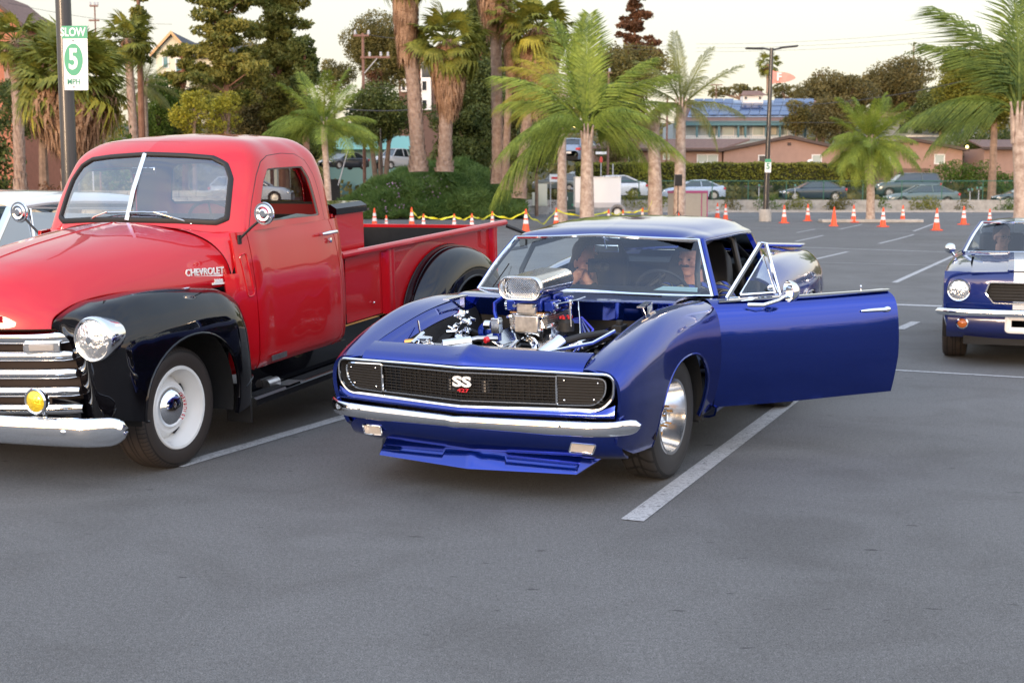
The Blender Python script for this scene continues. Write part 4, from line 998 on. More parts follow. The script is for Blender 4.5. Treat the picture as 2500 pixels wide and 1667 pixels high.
ys = np.concatenate([np.linspace(-1.01, -.88, 10), np.linspace(-.84, .84, 29), np.linspace(.88, 1.01, 10)])
rows = []
for y in ys:
    a = abs(y); xb = .875 - .12 * a * a - (0 if a < .80 else 2.2 * (a - .80) ** 2); e_ = max(0, (a - .93) / .08); hh = .078 * math.sqrt(max(.01, 1 - e_ * e_)); zc = .375 + .010 * (1 - a)
    rows.append([(xb + .035 * (1 - (t / 1.25) ** 2 * .9), y, zc + hh * math.sin(t) / math.sin(1.25)) for t in np.linspace(-1.25, 1.25, 13)] )
bp = MB().grid(rows, flip=True).build('front_bumper', chrome, truck, ang=60); sm = bp.modifiers.new('thickness', 'SOLIDIFY'); sm.thickness = .006
for y in (-.72, -.2, .2, .74):
    MB().sphere((.875 - .12 * y * y + .036, y, .384), .016, 12, 6, (.5, 1, 1)).build('bumper_bolt', chrome, bp)
MB().box((.54, 0, .42), (.05, 1.25, .14)).build('gravel_pan', blackp, truck)
MB().box((.44, 0, .60), (.05, 1.1, .5)).build('radiator_baffle', flat, truck)
# ---- wipers and mirrors
for s, y0, y1 in ((1, .44, .10), (-1, -.36, -.06)):
    wp = MB().tube([(-.745 - .1 * abs(y0), y0 * 1.0, 1.335), (-.735, (y0 + y1) / 2 + .06 * s, 1.375), (-.73, y1 + s * .10, 1.408)], [.006, .005, .004], 6)
    wp.tube([(-.735, y1 - .12, 1.40), (-.735, y1 + .20, 1.405)], .006, 6, flat=.6); wp.sphere((-.745 - .1 * abs(y0), y0, 1.332), .014)
    wp.build('wiper', chrome, truck)
for s in (1, -1):
    yb, xb_ = (.775, -.80) if s > 0 else (-.765, -.80)
    ma = MB().tube([(xb_, yb, 1.235), (-.815, s * .86, 1.31), (-.83, s * .94, 1.37)], .008, 8).box((xb_, yb + s * .004, 1.235), (.03, .012, .055)).build('mirror', rubber, truck)
    MB().lathe([(0, .022), (.02, .022), (.03, .014), (.045, .018), (.056, .008), (.068, .008), (.071, .0), (.066, -.012), (0, -.014)], 36, (-.82, s * .955, 1.395), 'x').build('mirror_head', chrome, ma, ang=25)
# ---- cab interior
MB().box((-1.55, 0, .82), (.50, 1.36, .16)).box((-1.92, 0, 1.06), (.16, 1.36, .50), M=Matrix.Rotation(-.15, 3, 'Y')).build('bench_seat', trim, truck, bevel=.05)
MB().box((-.92, 0, 1.24), (.10, 1.30, .16)).build('dashboard', redin, truck, bevel=.03)
q = MB().tube([(-1.16 + .12 * math.cos(a) * .55, .36 + .20 * math.sin(a), 1.30 + .20 * math.cos(a) * .75) for a in np.linspace(0, 2 * math.pi, 33)[:-1]], .011, 8, closed=True)
for a in (0, 2.1, -2.1): q.tube([(-1.14, .36, 1.28), (-1.16 + .066 * math.cos(a), .36 + .20 * math.sin(a), 1.30 + .15 * math.cos(a))], .007, 6)
q.build('steering_wheel', rubber, truck)
MB().box((-.95, -.02, 1.66), (.02, .19, .05)).build('interior_mirror', chrome, truck, bevel=.01)
MB().add([(-.86, -.52, 1.372), (-.86, -.25, 1.372), (-.96, -.25, 1.372), (-.96, -.52, 1.372)], [(0, 1, 2, 3)]).build('show_card', paper, truck)
q = MB()
for k in range(3): q.box((-.86, -.20 + .045 * k, 1.372), (.05, .022, .004), rz=.3)
q.build('dash_sticker', redm, truck)
# ---- running boards
for s in (1, -1):
    rb = MB().grid([[(x_, s * .70, .30), (x_, s * .78, .265), (x_, s * .885, .262), (x_, s * .905, .25), (x_, s * .905, .215), (x_, s * .89, .205)] for x_ in (-.70, -1.3, -2.1, -3.05)], flip=s < 0)
    rb = rb.build('running_board', blackp, truck, ang=25)
    for k in range(9): MB().box((-1.85, s * (.795 + k * .010), .2655), (2.2, .0035, .004)).build('tread_rib', rubber, rb)
    MB().box((-1.4, s * .77, .34), (1.35, .02, .13)).build('sill', blackp, truck)
MB().grid([[(-1.08, y, .268 + z) for y, z in ((.79, .0), (.90, .0))], [(-1.26, y, .268 + z) for y, z in ((.79, .0), (.90, .0))]]).build('step_plate', cast, truck, smooth=False)
MB().tube([(-.97, .80, .285), (-1.10, .80, .285)], .035, 12).build('step_light', cast, truck)
MB().box((-1.10, .834, .455), (.18, .004, .035)).build('sill_plate', cast, truck)
# ---- cargo bed
bx0, bx1, by = -2.20, -5.06, .735
MB().box(((bx0 + bx1) / 2, 0, .60), (bx0 - bx1, 1.4, .03)).build('bed_floor', flat, truck)
for s in (1, -1):
    zz = 1.0
    bs = Net([bx0, -3.6, bx1], [[(x_, s * by, .985), (x_, s * (by - .01), .93), (x_, s * (by - .012), .70), (x_, s * (by - .012), .50)] for x_ in (bx0, -3.6, bx1)])
    o = panel('bed_side', bs, [(bx0, 0), (bx1, 0), (bx1, 3), (bx0, 3)], red, truck, step=.12, vs_=.16, hem=.0)
    MB().box(((bx0 + bx1) / 2, s * (by - .03), .79), (bx0 - bx1 - .01, .012, .36)).build('bed_liner', flat, truck)
    MB().tube([(bx0 + .13, s * .765, 1.005), (bx1 - .10, s * .765, 1.005)], .028, 10).build('bed_rail', red, truck)
    for xc, w_ in ((-2.86, .20), (-4.93, .14)):
        n2 = Net([xc + w_, xc + w_ * .7, xc, xc - w_ * .7, xc - w_], [[(x_, s * (by - .01 + d), z) for z in (.98, .75, .49)] for x_, d in ((xc + w_ / 2, 0), (xc + w_ * .35, .03), (xc, .038), (xc - w_ * .35, .03), (xc - w_ / 2, 0))])
        panel('stake_pocket', n2, [(xc + w_, 0), (xc - w_, 0), (xc - w_, 2), (xc + w_, 2)], red, truck, vs_=.25, hem=0)
    MB().sphere((-2.60, s * (by + .002), .60), .009, 8, 6).build('bed_bolt', chrome, truck)
    # rear mudguard: teardrop bulging from the bed side
    ce = (-3.90, .36); TT = np.linspace(math.pi + .28, -.32, 30)
    prof = [(.735, 1.0), (.79, .997), (.86, .972), (.925, .915), (.968, .83), (.992, .70), (.998, .54)]
    rows = [[(ce[0] + .84 * r_ * math.cos(t), s * y_, ce[1] + .555 * r_ * math.sin(t)) for y_, r_ in prof] for t in TT]
    rm = Net(list(range(30)), rows); V0 = [rm.ev(np.full(25, float(i)), np.linspace(0, 6, 25)) for i in np.linspace(0, 29, 88)]
    MB().grid(V0, flip=s > 0).build('rear_mudguard', blackp, truck, ang=80)
    MB().prism([(ce[0] + .80 * math.cos(t), s * .742, ce[1] + .53 * math.sin(t)) for t in TT], (0, s * .01, 0)).build('mudguard_back', flat, truck, smooth=False)
    MB().tube([rows[i][-1] for i in range(30)], .009, 6).build('mudguard_lip', blackp, truck)
    MB().tube([(r_[0][0], r_[0][1] + s * .004, r_[0][2]) for r_ in rows], .006, 6).build('mudguard_welt', rubber, truck)
MB().box((bx0 + .01, 0, .79), (.02, 1.44, .44)).build('bed_front', red, truck)
tg = MB().box((bx1, 0, .77), (.03, 1.44, .44)).build('tailgate', red, truck, bevel=.006)
MB().box((bx1 + .02, 0, .76), (.006, 1.42, .40)).build('tailgate_liner', flat, tg)
MB().tube([(bx1 - .05, .80, .98), (bx1 - .16, .95, .90), (bx1 - .14, .96, .78), (bx1 - .06, .82, .76)], .018, 8).build('loading_strap', rubber, truck)
tb = MB().box((-2.44, 0, 1.10), (.42, 1.30, .38)).build('toolbox', red, truck, bevel=.01)
MB().add([(-2.21, y, z) for y, z in ((-.67, 1.285), (.67, 1.285), (.67, 1.33), (.62, 1.36), (-.62, 1.36), (-.67, 1.33))] + [(-2.67, y, z) for y, z in ((-.67, 1.285), (.67, 1.285), (.67, 1.33), (.62, 1.36), (-.62, 1.36), (-.67, 1.33))], [(0, 1, 2, 3, 4, 5)[::-1], tuple(range(6, 12)), (0, 6, 7, 1)[::-1], (1, 7, 8, 2)[::-1], (2, 8, 9, 3)[::-1], (3, 9, 10, 4)[::-1], (4, 10, 11, 5)[::-1], (5, 11, 6, 0)[::-1]]).build('toolbox_lid', blackp, tb, ang=20)
MB().box((-2.9, 0, .42), (4.0, .8, .14)).build('chassis', flat, truck)
MB().box((-2.2, .74, .42), (.9, .03, .14)).build('bed_apron', blackp, truck)
MB().box((-2.6, .73, .492), (1.0, .012, .006)).build('wood_strip', gold, truck)
for s in (1, -1):
    wheel(truck, 0, s * .745, .345, .35, .225, .232, s, tyreR, 'smoothie')
    wheel(truck, -3.90, s * .83, unrake(-3.9, .37, TK), .37, .235, .232, s, tyreR, 'smoothie')
# curved red lettering on the hub cap
wt = [o for o in truck.children if o.name.startswith('tyre')][0]
for k, ch_ in enumerate('CHEVROLET'):
    a = R(58 - k * 14.5); rr2 = .083
    p = Vector((-rr2 * math.cos(a), .079, rr2 * math.sin(a)))
    # reads top to bottom along the rear half of the cap
    text(ch_, .026, .001, 'hub_letter', redm, wt, frame(p, (-math.cos(a - math.pi / 2), 0.0, math.sin(a - math.pi / 2)), (-math.cos(a) * .8, .55, math.sin(a) * .8)), bold=.0008)
# =============================================================== ground, kerbs, streets, hill
def terr(x, y):
    """height of the land"""
    if y <= 93: return gz(y)
    if y <= 108: return 1.12
    if y <= 118: return 1.12 + (y - 108) * .12
    return 2.32 + (y - 118) * .105
def mk_asphalt():
    m, t, b = _new('asphalt'); b.inputs['Roughness'].default_value = .82; b.inputs['Specular IOR Level'].default_value = .35
    tc_ = t.nodes.new('ShaderNodeTexCoord')
    def nz_(sc_, det=4, dist=0, rough=.6):
        n_ = t.nodes.new('ShaderNodeTexNoise'); n_.inputs['Scale'].default_value = sc_; n_.inputs['Detail'].default_value = det; n_.inputs['Distortion'].default_value = dist; n_.inputs['Roughness'].default_value = rough
        t.links.new(tc_.outputs['Object'], n_.inputs[0]); return n_.outputs[0]
    def rmp(src, p0, c0, p1, c1):
        r_ = t.nodes.new('ShaderNodeValToRGB'); r_.color_ramp.elements[0].position = p0; r_.color_ramp.elements[0].color = (*c0, 1); r_.color_ramp.elements[1].position = p1; r_.color_ramp.elements[1].color = (*c1, 1)
        t.links.new(src, r_.inputs[0]); return r_.outputs[0]
    def mul(a, b_, f=1.0):
        x_ = t.nodes.new('ShaderNodeMix'); x_.data_type = 'RGBA'; x_.blend_type = 'MULTIPLY'; x_.inputs['Factor'].default_value = f
        t.links.new(a, x_.inputs['A']); t.links.new(b_, x_.inputs['B']); return x_.outputs['Result']
    base = rmp(nz_(.35, 5, .4), .35, (.126, .122, .116), .68, (.160, .155, .148))
    grit = rmp(nz_(170, 4, 0, .75), .36, (.35, .35, .35), .66, (1.65, 1.65, 1.65))
    grit2 = rmp(nz_(45, 6, 0, .8), .36, (.74, .74, .74), .64, (1.22, 1.22, 1.22))
    vo = t.nodes.new('ShaderNodeTexVoronoi'); vo.inputs['Scale'].default_value = 1.5; vo.inputs['Randomness'].default_value = 1; t.links.new(tc_.outputs['Object'], vo.inputs[0])
    mp_ = t.nodes.new('ShaderNodeMapping'); mp_.inputs['Scale'].default_value = (1.6, 4.2, 1); t.links.new(tc_.outputs['Object'], mp_.inputs[0])
    n5 = t.nodes.new('ShaderNodeTexNoise'); n5.inputs['Scale'].default_value = 3.4; n5.inputs['Detail'].default_value = 4; t.links.new(mp_.outputs[0], n5.inputs[0])
    spots = rmp(n5.outputs[0], .27, (.42, .42, .42), .305, (1, 1, 1))
    stain = rmp(nz_(1.3, 6, 1.0), .30, (.82, .81, .80), .55, (1, 1, 1))
    c = mul(mul(mul(mul(base, grit), grit2), spots), stain)
    t.links.new(c, b.inputs['Base Color'])
    bp = t.nodes.new('ShaderNodeBump'); bp.inputs['Strength'].default_value = .55; bp.inputs['Distance'].default_value = .004
    t.links.new(nz_(160, 3), bp.inputs['Height']); t.links.new(bp.outputs[0], b.inputs['Normal']); return m
asphalt = mk_asphalt()
def mk_paint():
    m, t, b = _new('road_paint'); b.inputs['Roughness'].default_value = .75
    tc_ = t.nodes.new('ShaderNodeTexCoord'); n_ = t.nodes.new('ShaderNodeTexNoise'); n_.inputs['Scale'].default_value = 42; n_.inputs['Detail'].default_value = 6; n_.inputs['Roughness'].default_value = .75; n_.inputs['Distortion'].default_value = 1.5
    t.links.new(tc_.outputs['Object'], n_.inputs[0]); r_ = t.nodes.new('ShaderNodeValToRGB')
    r_.color_ramp.elements[0].position = .38; r_.color_ramp.elements[0].color = (.15, .148, .145, 1); r_.color_ramp.elements[1].position = .52; r_.color_ramp.elements[1].color = (.46, .455, .45, 1)
    t.links.new(n_.outputs[0], r_.inputs[0]); t.links.new(r_.outputs[0], b.inputs['Base Color']); return m
paintm = mk_paint()
concrete = mat('concrete', (.36, .34, .31), .85, var=.18, vscale=3, bump=.2, bscale=60)
stonew = mat('stone_wall', (.40, .36, .28), .85, var=.25, vscale=2, bump=.3, bscale=20)
soil = mat('dry_ground', (.10, .085, .05), .95, c2=(.06, .065, .03), vscale=.8, bump=.3, bscale=10)
ys_ = [-25, 0, 10, 20, 30, 40, 50, 60, 70, 80, 90, 93]
g = MB().grid([[(x_, y_, gz(y_)) for y_ in ys_] for x_ in np.linspace(-160, 160, 17)], flip=True)
tag(g.build('car_park', asphalt), kind='structure')
g = MB().grid([[(x_, y_, 1.12) for y_ in (94.4, 108)] for x_ in (-160, 160)], flip=True); tag(g.build('street', asphalt), kind='structure')
yy_ = [108, 112, 118, 130, 150, 180, 230, 320, 600]
g = MB().grid([[(x_, y_, terr(x_, y_) if y_ < 240 else (14 + (y_ - 230) * .02)) for y_ in yy_] for x_ in np.linspace(-500, 500, 21)], flip=True); tag(g.build('hillside', soil), kind='structure')
g = MB().box((0, -425, -.05), (1600, 800, .02)); tag(g.build('ground', asphalt), kind='structure')
# kerb, planting strip, retaining wall
MBk = MB().box((40, 90.2, gz(90) + .06), (140, .35, .16)); tag(MBk.build('kerb', concrete), kind='structure')
tag(MB().box((40, 91.7, gz(90) + .03), (140, 2.6, .10)).build('planting_bed', soil), kind='structure')
o = MB().box((45, 93.2, .80), (124, .3, .9)).box((45, 93.8, 1.08), (124, 1.2, .10)).build('retaining_wall', concrete); tag(o, 'low grey concrete retaining wall under the green chain-link fence', 'wall')
def gline(p0, p1, w_=.10, name='marking'):
    a, b_ = Vector(p0), Vector(p1); a.z = b_.z = 0; d = (b_ - a); L_ = d.length; n_ = max(1, int(L_ / 4)); s_ = Vector((-d.y, d.x, 0)).normalized() * w_ / 2
    P = []
    for k in range(n_ + 1):
        c = a + d * k / n_; P.append([(c.x - s_.x, c.y - s_.y, gz(c.y) + .004), (c.x + s_.x, c.y + s_.y, gz(c.y) + .004)])
    tag(MB().grid(P, flip=True).build(name, paintm), kind='structure')
def pline(a, b_, w_=.10): gline(ground(*a), ground(*b_), w_)
pline((430, 1139), (905, 999), .105)
pline((1543, 1271), (1962, 955), .115)
pline((2195, 804), (2236, 786), .12)
for a, b_, w_ in (((2184, 690), (2328, 625), .11), ((1938, 645), (2069, 615), .11), ((2146, 595), (2231, 573), .12), ((1943, 590), (2010, 575), .12), ((1895, 602), (2385, 618), .16), ((2130, 742), (2300, 748), .24), ((2150, 902), (2500, 922), .07), ((2230, 565), (2284, 545), .12), ((1880, 545), (1998, 543), .12), ((1780, 556), (2050, 560), .10), ((2050, 560), (2105, 548), .1), ((1960, 640), (2360, 650), .08), ((1210, 585), (1300, 583), .14), ((2040, 528), (2100, 533), .1), ((2300, 552), (2480, 556), .1), ((1945, 568), (1990, 560), .1)):
    pline(a, b_, w_)

# =============================================================== foliage
def leafmat(name, c1, c2, sc_=1.2, rough=.6, fine=14):
    m, t, b = _new(name); b.inputs['Roughness'].default_value = rough; b.inputs['Specular IOR Level'].default_value = .3
    tc_ = t.nodes.new('ShaderNodeTexCoord'); cols = []
    n_ = t.nodes.new('ShaderNodeTexNoise'); n_.inputs['Scale'].default_value = sc_; n_.inputs['Detail'].default_value = 3; t.links.new(tc_.outputs['Object'], n_.inputs[0])
    n2 = t.nodes.new('ShaderNodeTexNoise'); n2.inputs['Scale'].default_value = fine; n2.inputs['Detail'].default_value = 1; t.links.new(tc_.outputs['Object'], n2.inputs[0])
    av = t.nodes.new('ShaderNodeMath'); av.operation = 'MULTIPLY_ADD'; av.inputs[1].default_value = .45; t.links.new(n2.outputs[0], av.inputs[0])
    m2 = t.nodes.new('ShaderNodeMath'); m2.operation = 'MULTIPLY'; m2.inputs[1].default_value = .55; t.links.new(n_.outputs[0], m2.inputs[0]); t.links.new(m2.outputs[0], av.inputs[2])
    r_ = t.nodes.new('ShaderNodeValToRGB'); r_.color_ramp.elements[0].position = .38; r_.color_ramp.elements[0].color = (*c1, 1); r_.color_ramp.elements[1].position = .62; r_.color_ramp.elements[1].color = (*c2, 1)
    t.links.new(av.outputs[0], r_.inputs[0]); t.links.new(r_.outputs[0], b.inputs['Base Color'])
    # thin leaves let some light through
    tl = t.nodes.new('ShaderNodeBsdfTranslucent'); ms = t.nodes.new('ShaderNodeMixShader'); ms.inputs[0].default_value = .28; o_ = t.nodes['Material Output']
    t.links.new(r_.outputs[0], tl.inputs[0]); t.links.new(b.outputs[0], ms.inputs[1]); t.links.new(tl.outputs[0], ms.inputs[2]); t.links.new(ms.outputs[0], o_.inputs[0])
    return m
LM = dict(
 pine=leafmat('pine_needles', (.060, .092, .016), (.31, .27, .058), .9),
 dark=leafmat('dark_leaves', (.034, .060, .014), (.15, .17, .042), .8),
 olive=leafmat('olive_leaves', (.060, .062, .016), (.22, .18, .050), .7),
 brown=leafmat('brown_leaves', (.062, .060, .020), (.21, .17, .060), .7),
 rust=leafmat('rust_needles', (.07, .035, .016), (.22, .10, .05), .8),
 yellow=leafmat('yellow_leaves', (.16, .16, .016), (.48, .42, .04), 1.6),
 bright=leafmat('bright_leaves', (.035, .075, .010), (.13, .20, .028), 1.2),
 hedge=leafmat('hedge_leaves', (.080, .095, .012), (.28, .27, .038), 1.5, fine=9),
 mound=leafmat('mound_leaves', (.055, .115, .025), (.17, .26, .070), .6, fine=6),
 dry=leafmat('dry_fronds', (.20, .105, .055), (.50, .31, .19), 1.4),
 fan=leafmat('fan_fronds', (.070, .095, .014), (.27, .27, .045), 1.2),
 fany=leafmat('yellowing_fronds', (.16, .16, .02), (.46, .40, .05), 1.0),
 queen=leafmat('queen_fronds', (.075, .125, .018), (.29, .36, .055), .9),
 queend=leafmat('grey_green_fronds', (.08, .10, .03), (.26, .27, .075), .9),
 queenr=leafmat('dark_queen_fronds', (.045, .085, .016), (.19, .25, .045), .9),
 deadq=leafmat('withered_fronds', (.25, .15, .07), (.46, .32, .16), 1.0),
 pink=leafmat('pink_flowers', (.30, .16, .28), (.55, .35, .50), 3))
bark = mat('bark', (.17, .11, .075), .9, c2=(.30, .20, .14), vscale=3, bump=1, bscale=12)
barkr = mat('pine_bark', (.17, .075, .045), .9, c2=(.26, .14, .09), vscale=3, bump=1, bscale=12)
palmb = mat('palm_bark', (.26, .17, .125), .9, c2=(.42, .31, .245), vscale=5, bump=1, bscale=16)
queenb = mat('smooth_palm_bark', (.27, .19, .15), .85, c2=(.52, .42, .35), vscale=5, bump=1, bscale=14)
DF = 3.8
class Rn(random.Random):
    def v(s, r=1): return Vector((s.gauss(0, 1), s.gauss(0, 1), s.gauss(0, 1))).normalized() * r
def leaves(mb, rg, blobs, dens_, size, elong=1.0, flat_=.35):
    """leaf tufts through a set of ellipsoids (centre, radii)"""
    V = []; F = []
    for c, r in blobs:
        area = (r[0] * r[1] + r[1] * r[2] + r[0] * r[2]) * 4.2
        for _ in range(int(area * dens_ / (size * size))):
            d = rg.v(); k = rg.uniform(.45, 1.0) ** .5 * (1 + rg.gauss(0, .09))
            p = Vector((c[0] + d.x * r[0] * k, c[1] + d.y * r[1] * k, c[2] + d.z * r[2] * k))
            a = rg.v(); b_ = a.orthogonal().normalized(); b_ = Matrix.Rotation(rg.random() * 6.28, 3, a) @ b_; s_ = size * rg.uniform(.5, 1.3)
            e = a.cross(b_); n = len(V)
            V += [p - e * s_ * .5 * elong, p + b_ * s_ * .3, p + e * s_ * .5 * elong, p - b_ * s_ * .3]; F.append((n, n + 1, n + 2, n + 3))
    mb.add(V, F); return mb
def blobcloud(rg, c, R_, n, r0, r1, flatten=.75, low=-.6):
    o = []
    for _ in range(n):
        while 1:
            d = rg.v(); 
            if d.z > low: break
        k = rg.uniform(.35, 1) ** .6; r = rg.uniform(r0, r1)
        o.append(((c[0] + d.x * R_[0] * k, c[1] + d.y * R_[1] * k, c[2] + d.z * R_[2] * k), (r, r, r * flatten)))
    return o
def pine(label, px, pyt, pyb, Y, wpx, lm, seed, npad=26, leaf=.16, pad=.17, dens_=2.0, zb=1.5, lean=0, group=None, bark_=None, shape=None, name='pine_tree', cat='pine tree', fl=.42):
    """open conifer: limbs leave the stem and carry flattened pads of needles"""
    rg = Rn(seed); s_ = Y / CF; x0 = at(px, 500, Y).x; root = empty(name, (x0, Y, zb), label=label, cat=cat, group=group)
    zt = at(px, pyt, Y).z - zb; zl = at(px, pyb, Y).z - zb; W_ = wpx * s_ / 2; m = MB(); tk = MB(); r0 = max(.16, W_ * .055)
    tk.tube([(0, 0, -.5), (lean * .2, 0, zt * .35), (lean * .5, 0, zt * .7), (lean, 0, zt)], [r0 * 1.15, r0, r0 * .7, r0 * .2], 9)
    for i in range(npad):
        t = (i + .5) / npad; z = zl + (zt - zl) * t; a = i * 2.4 + rg.gauss(0, .4); w_ = W_ * (shape(t) if shape else (1 - .25 * t) * rg.uniform(.55, 1.05)); k = rg.uniform(.35, .95) if i % 3 else rg.uniform(0, .4)
        c = Vector((lean * t + math.cos(a) * w_ * k, math.sin(a) * w_ * k * .7, z + rg.gauss(0, .3))); r = pad * W_ * rg.uniform(.8, 1.35) * (1 if not shape else .6 + .4 * shape(t))
        s0 = Vector((lean * t, 0, z - .12 * (zt - zl) * rg.uniform(.3, 1))); tk.tube([s0, s0.lerp(c, .6) + Vector((0, 0, .1)), c], [r0 * .32, r0 * .2, r0 * .08], 5)
        bl = [((c.x, c.y, c.z), (r, r * .9, r * fl))]
        for _ in range(4): d = rg.v(r * .8); bl.append(((c.x + d.x, c.y + d.y, c.z + abs(d.z) * .35), (r * .5, r * .5, r * fl * .75)))
        leaves(m, rg, bl, dens_, leaf, elong=1.5)
    m.build('crown', lm, root, smooth=False); tk.build('trunk', bark_ or barkr, root); return root
def trunk_mb(pts, rad, n=9): return MB().tube(pts, rad, n)
def tree(name, label, cat, px, pyb, pyt, Y, wpx, lm, seed, n=16, br=(.18, .34), leaf=.30, dn=.5, group=None, bark_=None, low=-.5, cz=.5, trunks=1, zb=None, dx=0, base=None):
    """broadleaf tree filling the picture box px +- wpx/2, pyt..pyb (crown bottom) at distance Y"""
    leaf *= .72; rg = Rn(seed); s_ = Y / CF; top = at(px, pyt, Y).z; bot = at(px, pyb, Y).z; W_ = wpx * s_ / 2; H_ = (top - bot) / 2; x0 = at(px, 500, Y).x
    zb = terr(x0, Y) if zb is None else zb
    root = empty(name, (x0, Y, zb), label=label, cat=cat, group=group)
    cc = (0, 0, bot + H_ - zb); m = MB()
    bl = blobcloud(rg, cc, (W_ * .84, W_ * .6, H_ * .86), n, br[0] * min(W_, H_) * 1.6, br[1] * min(W_, H_) * 1.6, low=-1)
    leaves(m, rg, bl, dn * DF, leaf); m.build('crown', lm, root, smooth=False)
    tk = MB(); r0 = max(.10, W_ * .07)
    for k in range(trunks):
        ox = (k - (trunks - 1) / 2) * r0 * 2.2
        top_ = Vector((ox * 3 + rg.gauss(0, .1) * W_, 0, cc[2] + H_ * .1)); tk.tube([(ox * .6, 0, -.3), (ox, 0, cc[2] * .4), tuple(Vector((ox * 1.5, 0, cc[2] * .7))), tuple(top_)], [r0 * 1.2, r0, r0 * .8, r0 * .4], 8)
    for b_ in rg.sample(bl, min(8, len(bl))):
        c = Vector(b_[0]); s0 = Vector((0, 0, cc[2] - H_ * .6)); tk.tube([s0, (s0 + c) / 2 + Vector((0, 0, .1 * H_)), c], [r0 * .45, r0 * .3, r0 * .1], 6)
    tk.build('trunk', bark_ or bark, root); return root

# ---- palms
def fan_leaf(seed, R_=1.0, droop=.25, nb=22, spread=200):
    rg = Rn(seed); m = MB(); V = []; F = []
    pet = Vector((R_ * .95, 0, 0))
    m.tube([(0, 0, 0), (R_ * .5, 0, .02), pet], [.035 * R_, .025 * R_, .018 * R_], 5)
    for k in range(nb):
        a = R(-spread / 2 + spread * k / (nb - 1)) + rg.gauss(0, .03); L_ = R_ * (.95 - .25 * abs(a) / 2) * rg.uniform(.9, 1.08)
        d = Vector((math.cos(a), math.sin(a), 0)); s_ = Vector((-math.sin(a), math.cos(a), 0)); w_ = R_ * .062
        z1 = -abs(math.sin(a)) * .12 * R_; p0 = pet; p1 = pet + d * L_ * .55 + Vector((0, 0, z1)); p2 = pet + d * L_ * .92 + Vector((0, 0, z1 - droop * L_ * rg.uniform(.5, 1.5)))
        n = len(V); V += [p0, p1 + s_ * w_, p1 - s_ * w_ + Vector((0, 0, .03)), p2]; F += [(n, n + 2, n + 1), (n + 1, n + 2, n + 3)]
    m.add(V, F); return m
def pin_leaf(seed, L_=3.0, droop=1.0, nl=46, ll=.55, curl=.6, dz=1):
    """feather frond along +x, arching down"""
    rg = Rn(seed); m = MB(); P = []
    for i in range(15):
        t = i / 14; P.append(Vector((L_ * (t - .18 * droop * t * t), 0, L_ * (-.42 * droop * t * t + .05 * t))))
    m.tube(P, [.045 * (1 - .85 * i / 14) for i in range(15)], 5); V = []; F = []
    for k in range(nl):
        t = .14 + .86 * k / (nl - 1); f = t * 14; i = min(13, int(f)); p = P[i].lerp(P[i + 1], f - i); tg = (P[i + 1] - P[i]).normalized()
        for s in (-1, 1):
            l = ll * (math.sin(math.pi * min(1, t * .8 + .15)) ** .6) * rg.uniform(.8, 1.15); out_ = (Vector((0, s, 0)) * .85 + tg * .65 + Vector((0, 0, rg.uniform(*((-.1, .35), (-.4, .12), (-1.1, -.35))[dz])))).normalized()
            q1 = p + out_ * l * .5; q2 = p + out_ * l * .85 + Vector((0, 0, -curl * l * rg.uniform(.35, .8))); w_ = tg * .010 * max(1, ll / .5)
            n = len(V); V += [p - w_ * .5, p + w_ * .5, q1 + w_, q1 - w_, q2]; F += [(n, n + 1, n + 2, n + 3), (n + 3, n + 2, n + 4)]
    m.add(V, F); return m
_me = {}
def leaf_obj(key, mk, lm):
    k = (key, lm.name)
    if k not in _me:
        o = mk().build('frond', lm, None, smooth=False); _me[k] = o.data; bpy.data.objects.remove(o)
    return _me[k]
def put(me, parent, loc, az, el, roll=0, sc_=1.0, name='frond'):
    o = bpy.data.objects.new(name, me); col.objects.link(o); o.parent = parent; o.location = loc
    o.rotation_euler = (Matrix.Rotation(az, 3, 'Z') @ Matrix.Rotation(-el, 3, 'Y') @ Matrix.Rotation(roll, 3, 'X')).to_euler(); o.scale = (sc_,) * 3; return o
def palm_trunk(root, pts, r0, r1, m_, boots=True, seed=1):
    rg = Rn(seed); pts = [Vector(p) for p in bez(pts, 26)]; n = 14; L_ = len(pts)
    m = MB(); m.tube(pts, [r0 + (r1 - r0) * i / (L_ - 1) + (.35 * r0 * max(0, 1 - i / 2.5)) for i in range(L_)], n)
    if boots:
        V = []; F = []; hgt = (pts[-1] - pts[0]).length; nr = int(hgt / .26)
        for i in range(nr):
            t = i / nr; f = t * (L_ - 1); k = int(f); c = pts[k].lerp(pts[min(k + 1, L_ - 1)], f - k); rr_ = r0 + (r1 - r0) * t + (.3 * r0 * max(0, 1 - t * 8))
            for j in range(9):
                a = (j + (i % 2) * .5) / 9 * 6.283 + rg.gauss(0, .1); d = Vector((math.cos(a), math.sin(a), 0)); s_ = Vector((-d.y, d.x, 0)); h = rg.uniform(.20, .34); o_ = rr_ * rg.uniform(1.06, 1.20)
                q = len(V); V += [c + d * rr_ * .97 + s_ * rr_ * .34, c + d * rr_ * .97 - s_ * rr_ * .34, c + d * o_ + Vector((0, 0, h)) - s_ * rr_ * .16, c + d * o_ + Vector((0, 0, h)) + s_ * rr_ * .16, c + d * rr_ * .9 + Vector((0, 0, h * .9))]; F += [(q, q + 3, q + 2, q + 1), (q + 3, q + 4, q + 2)]
        m.add(V, F)
    return m.build('trunk', m_, root, ang=25)
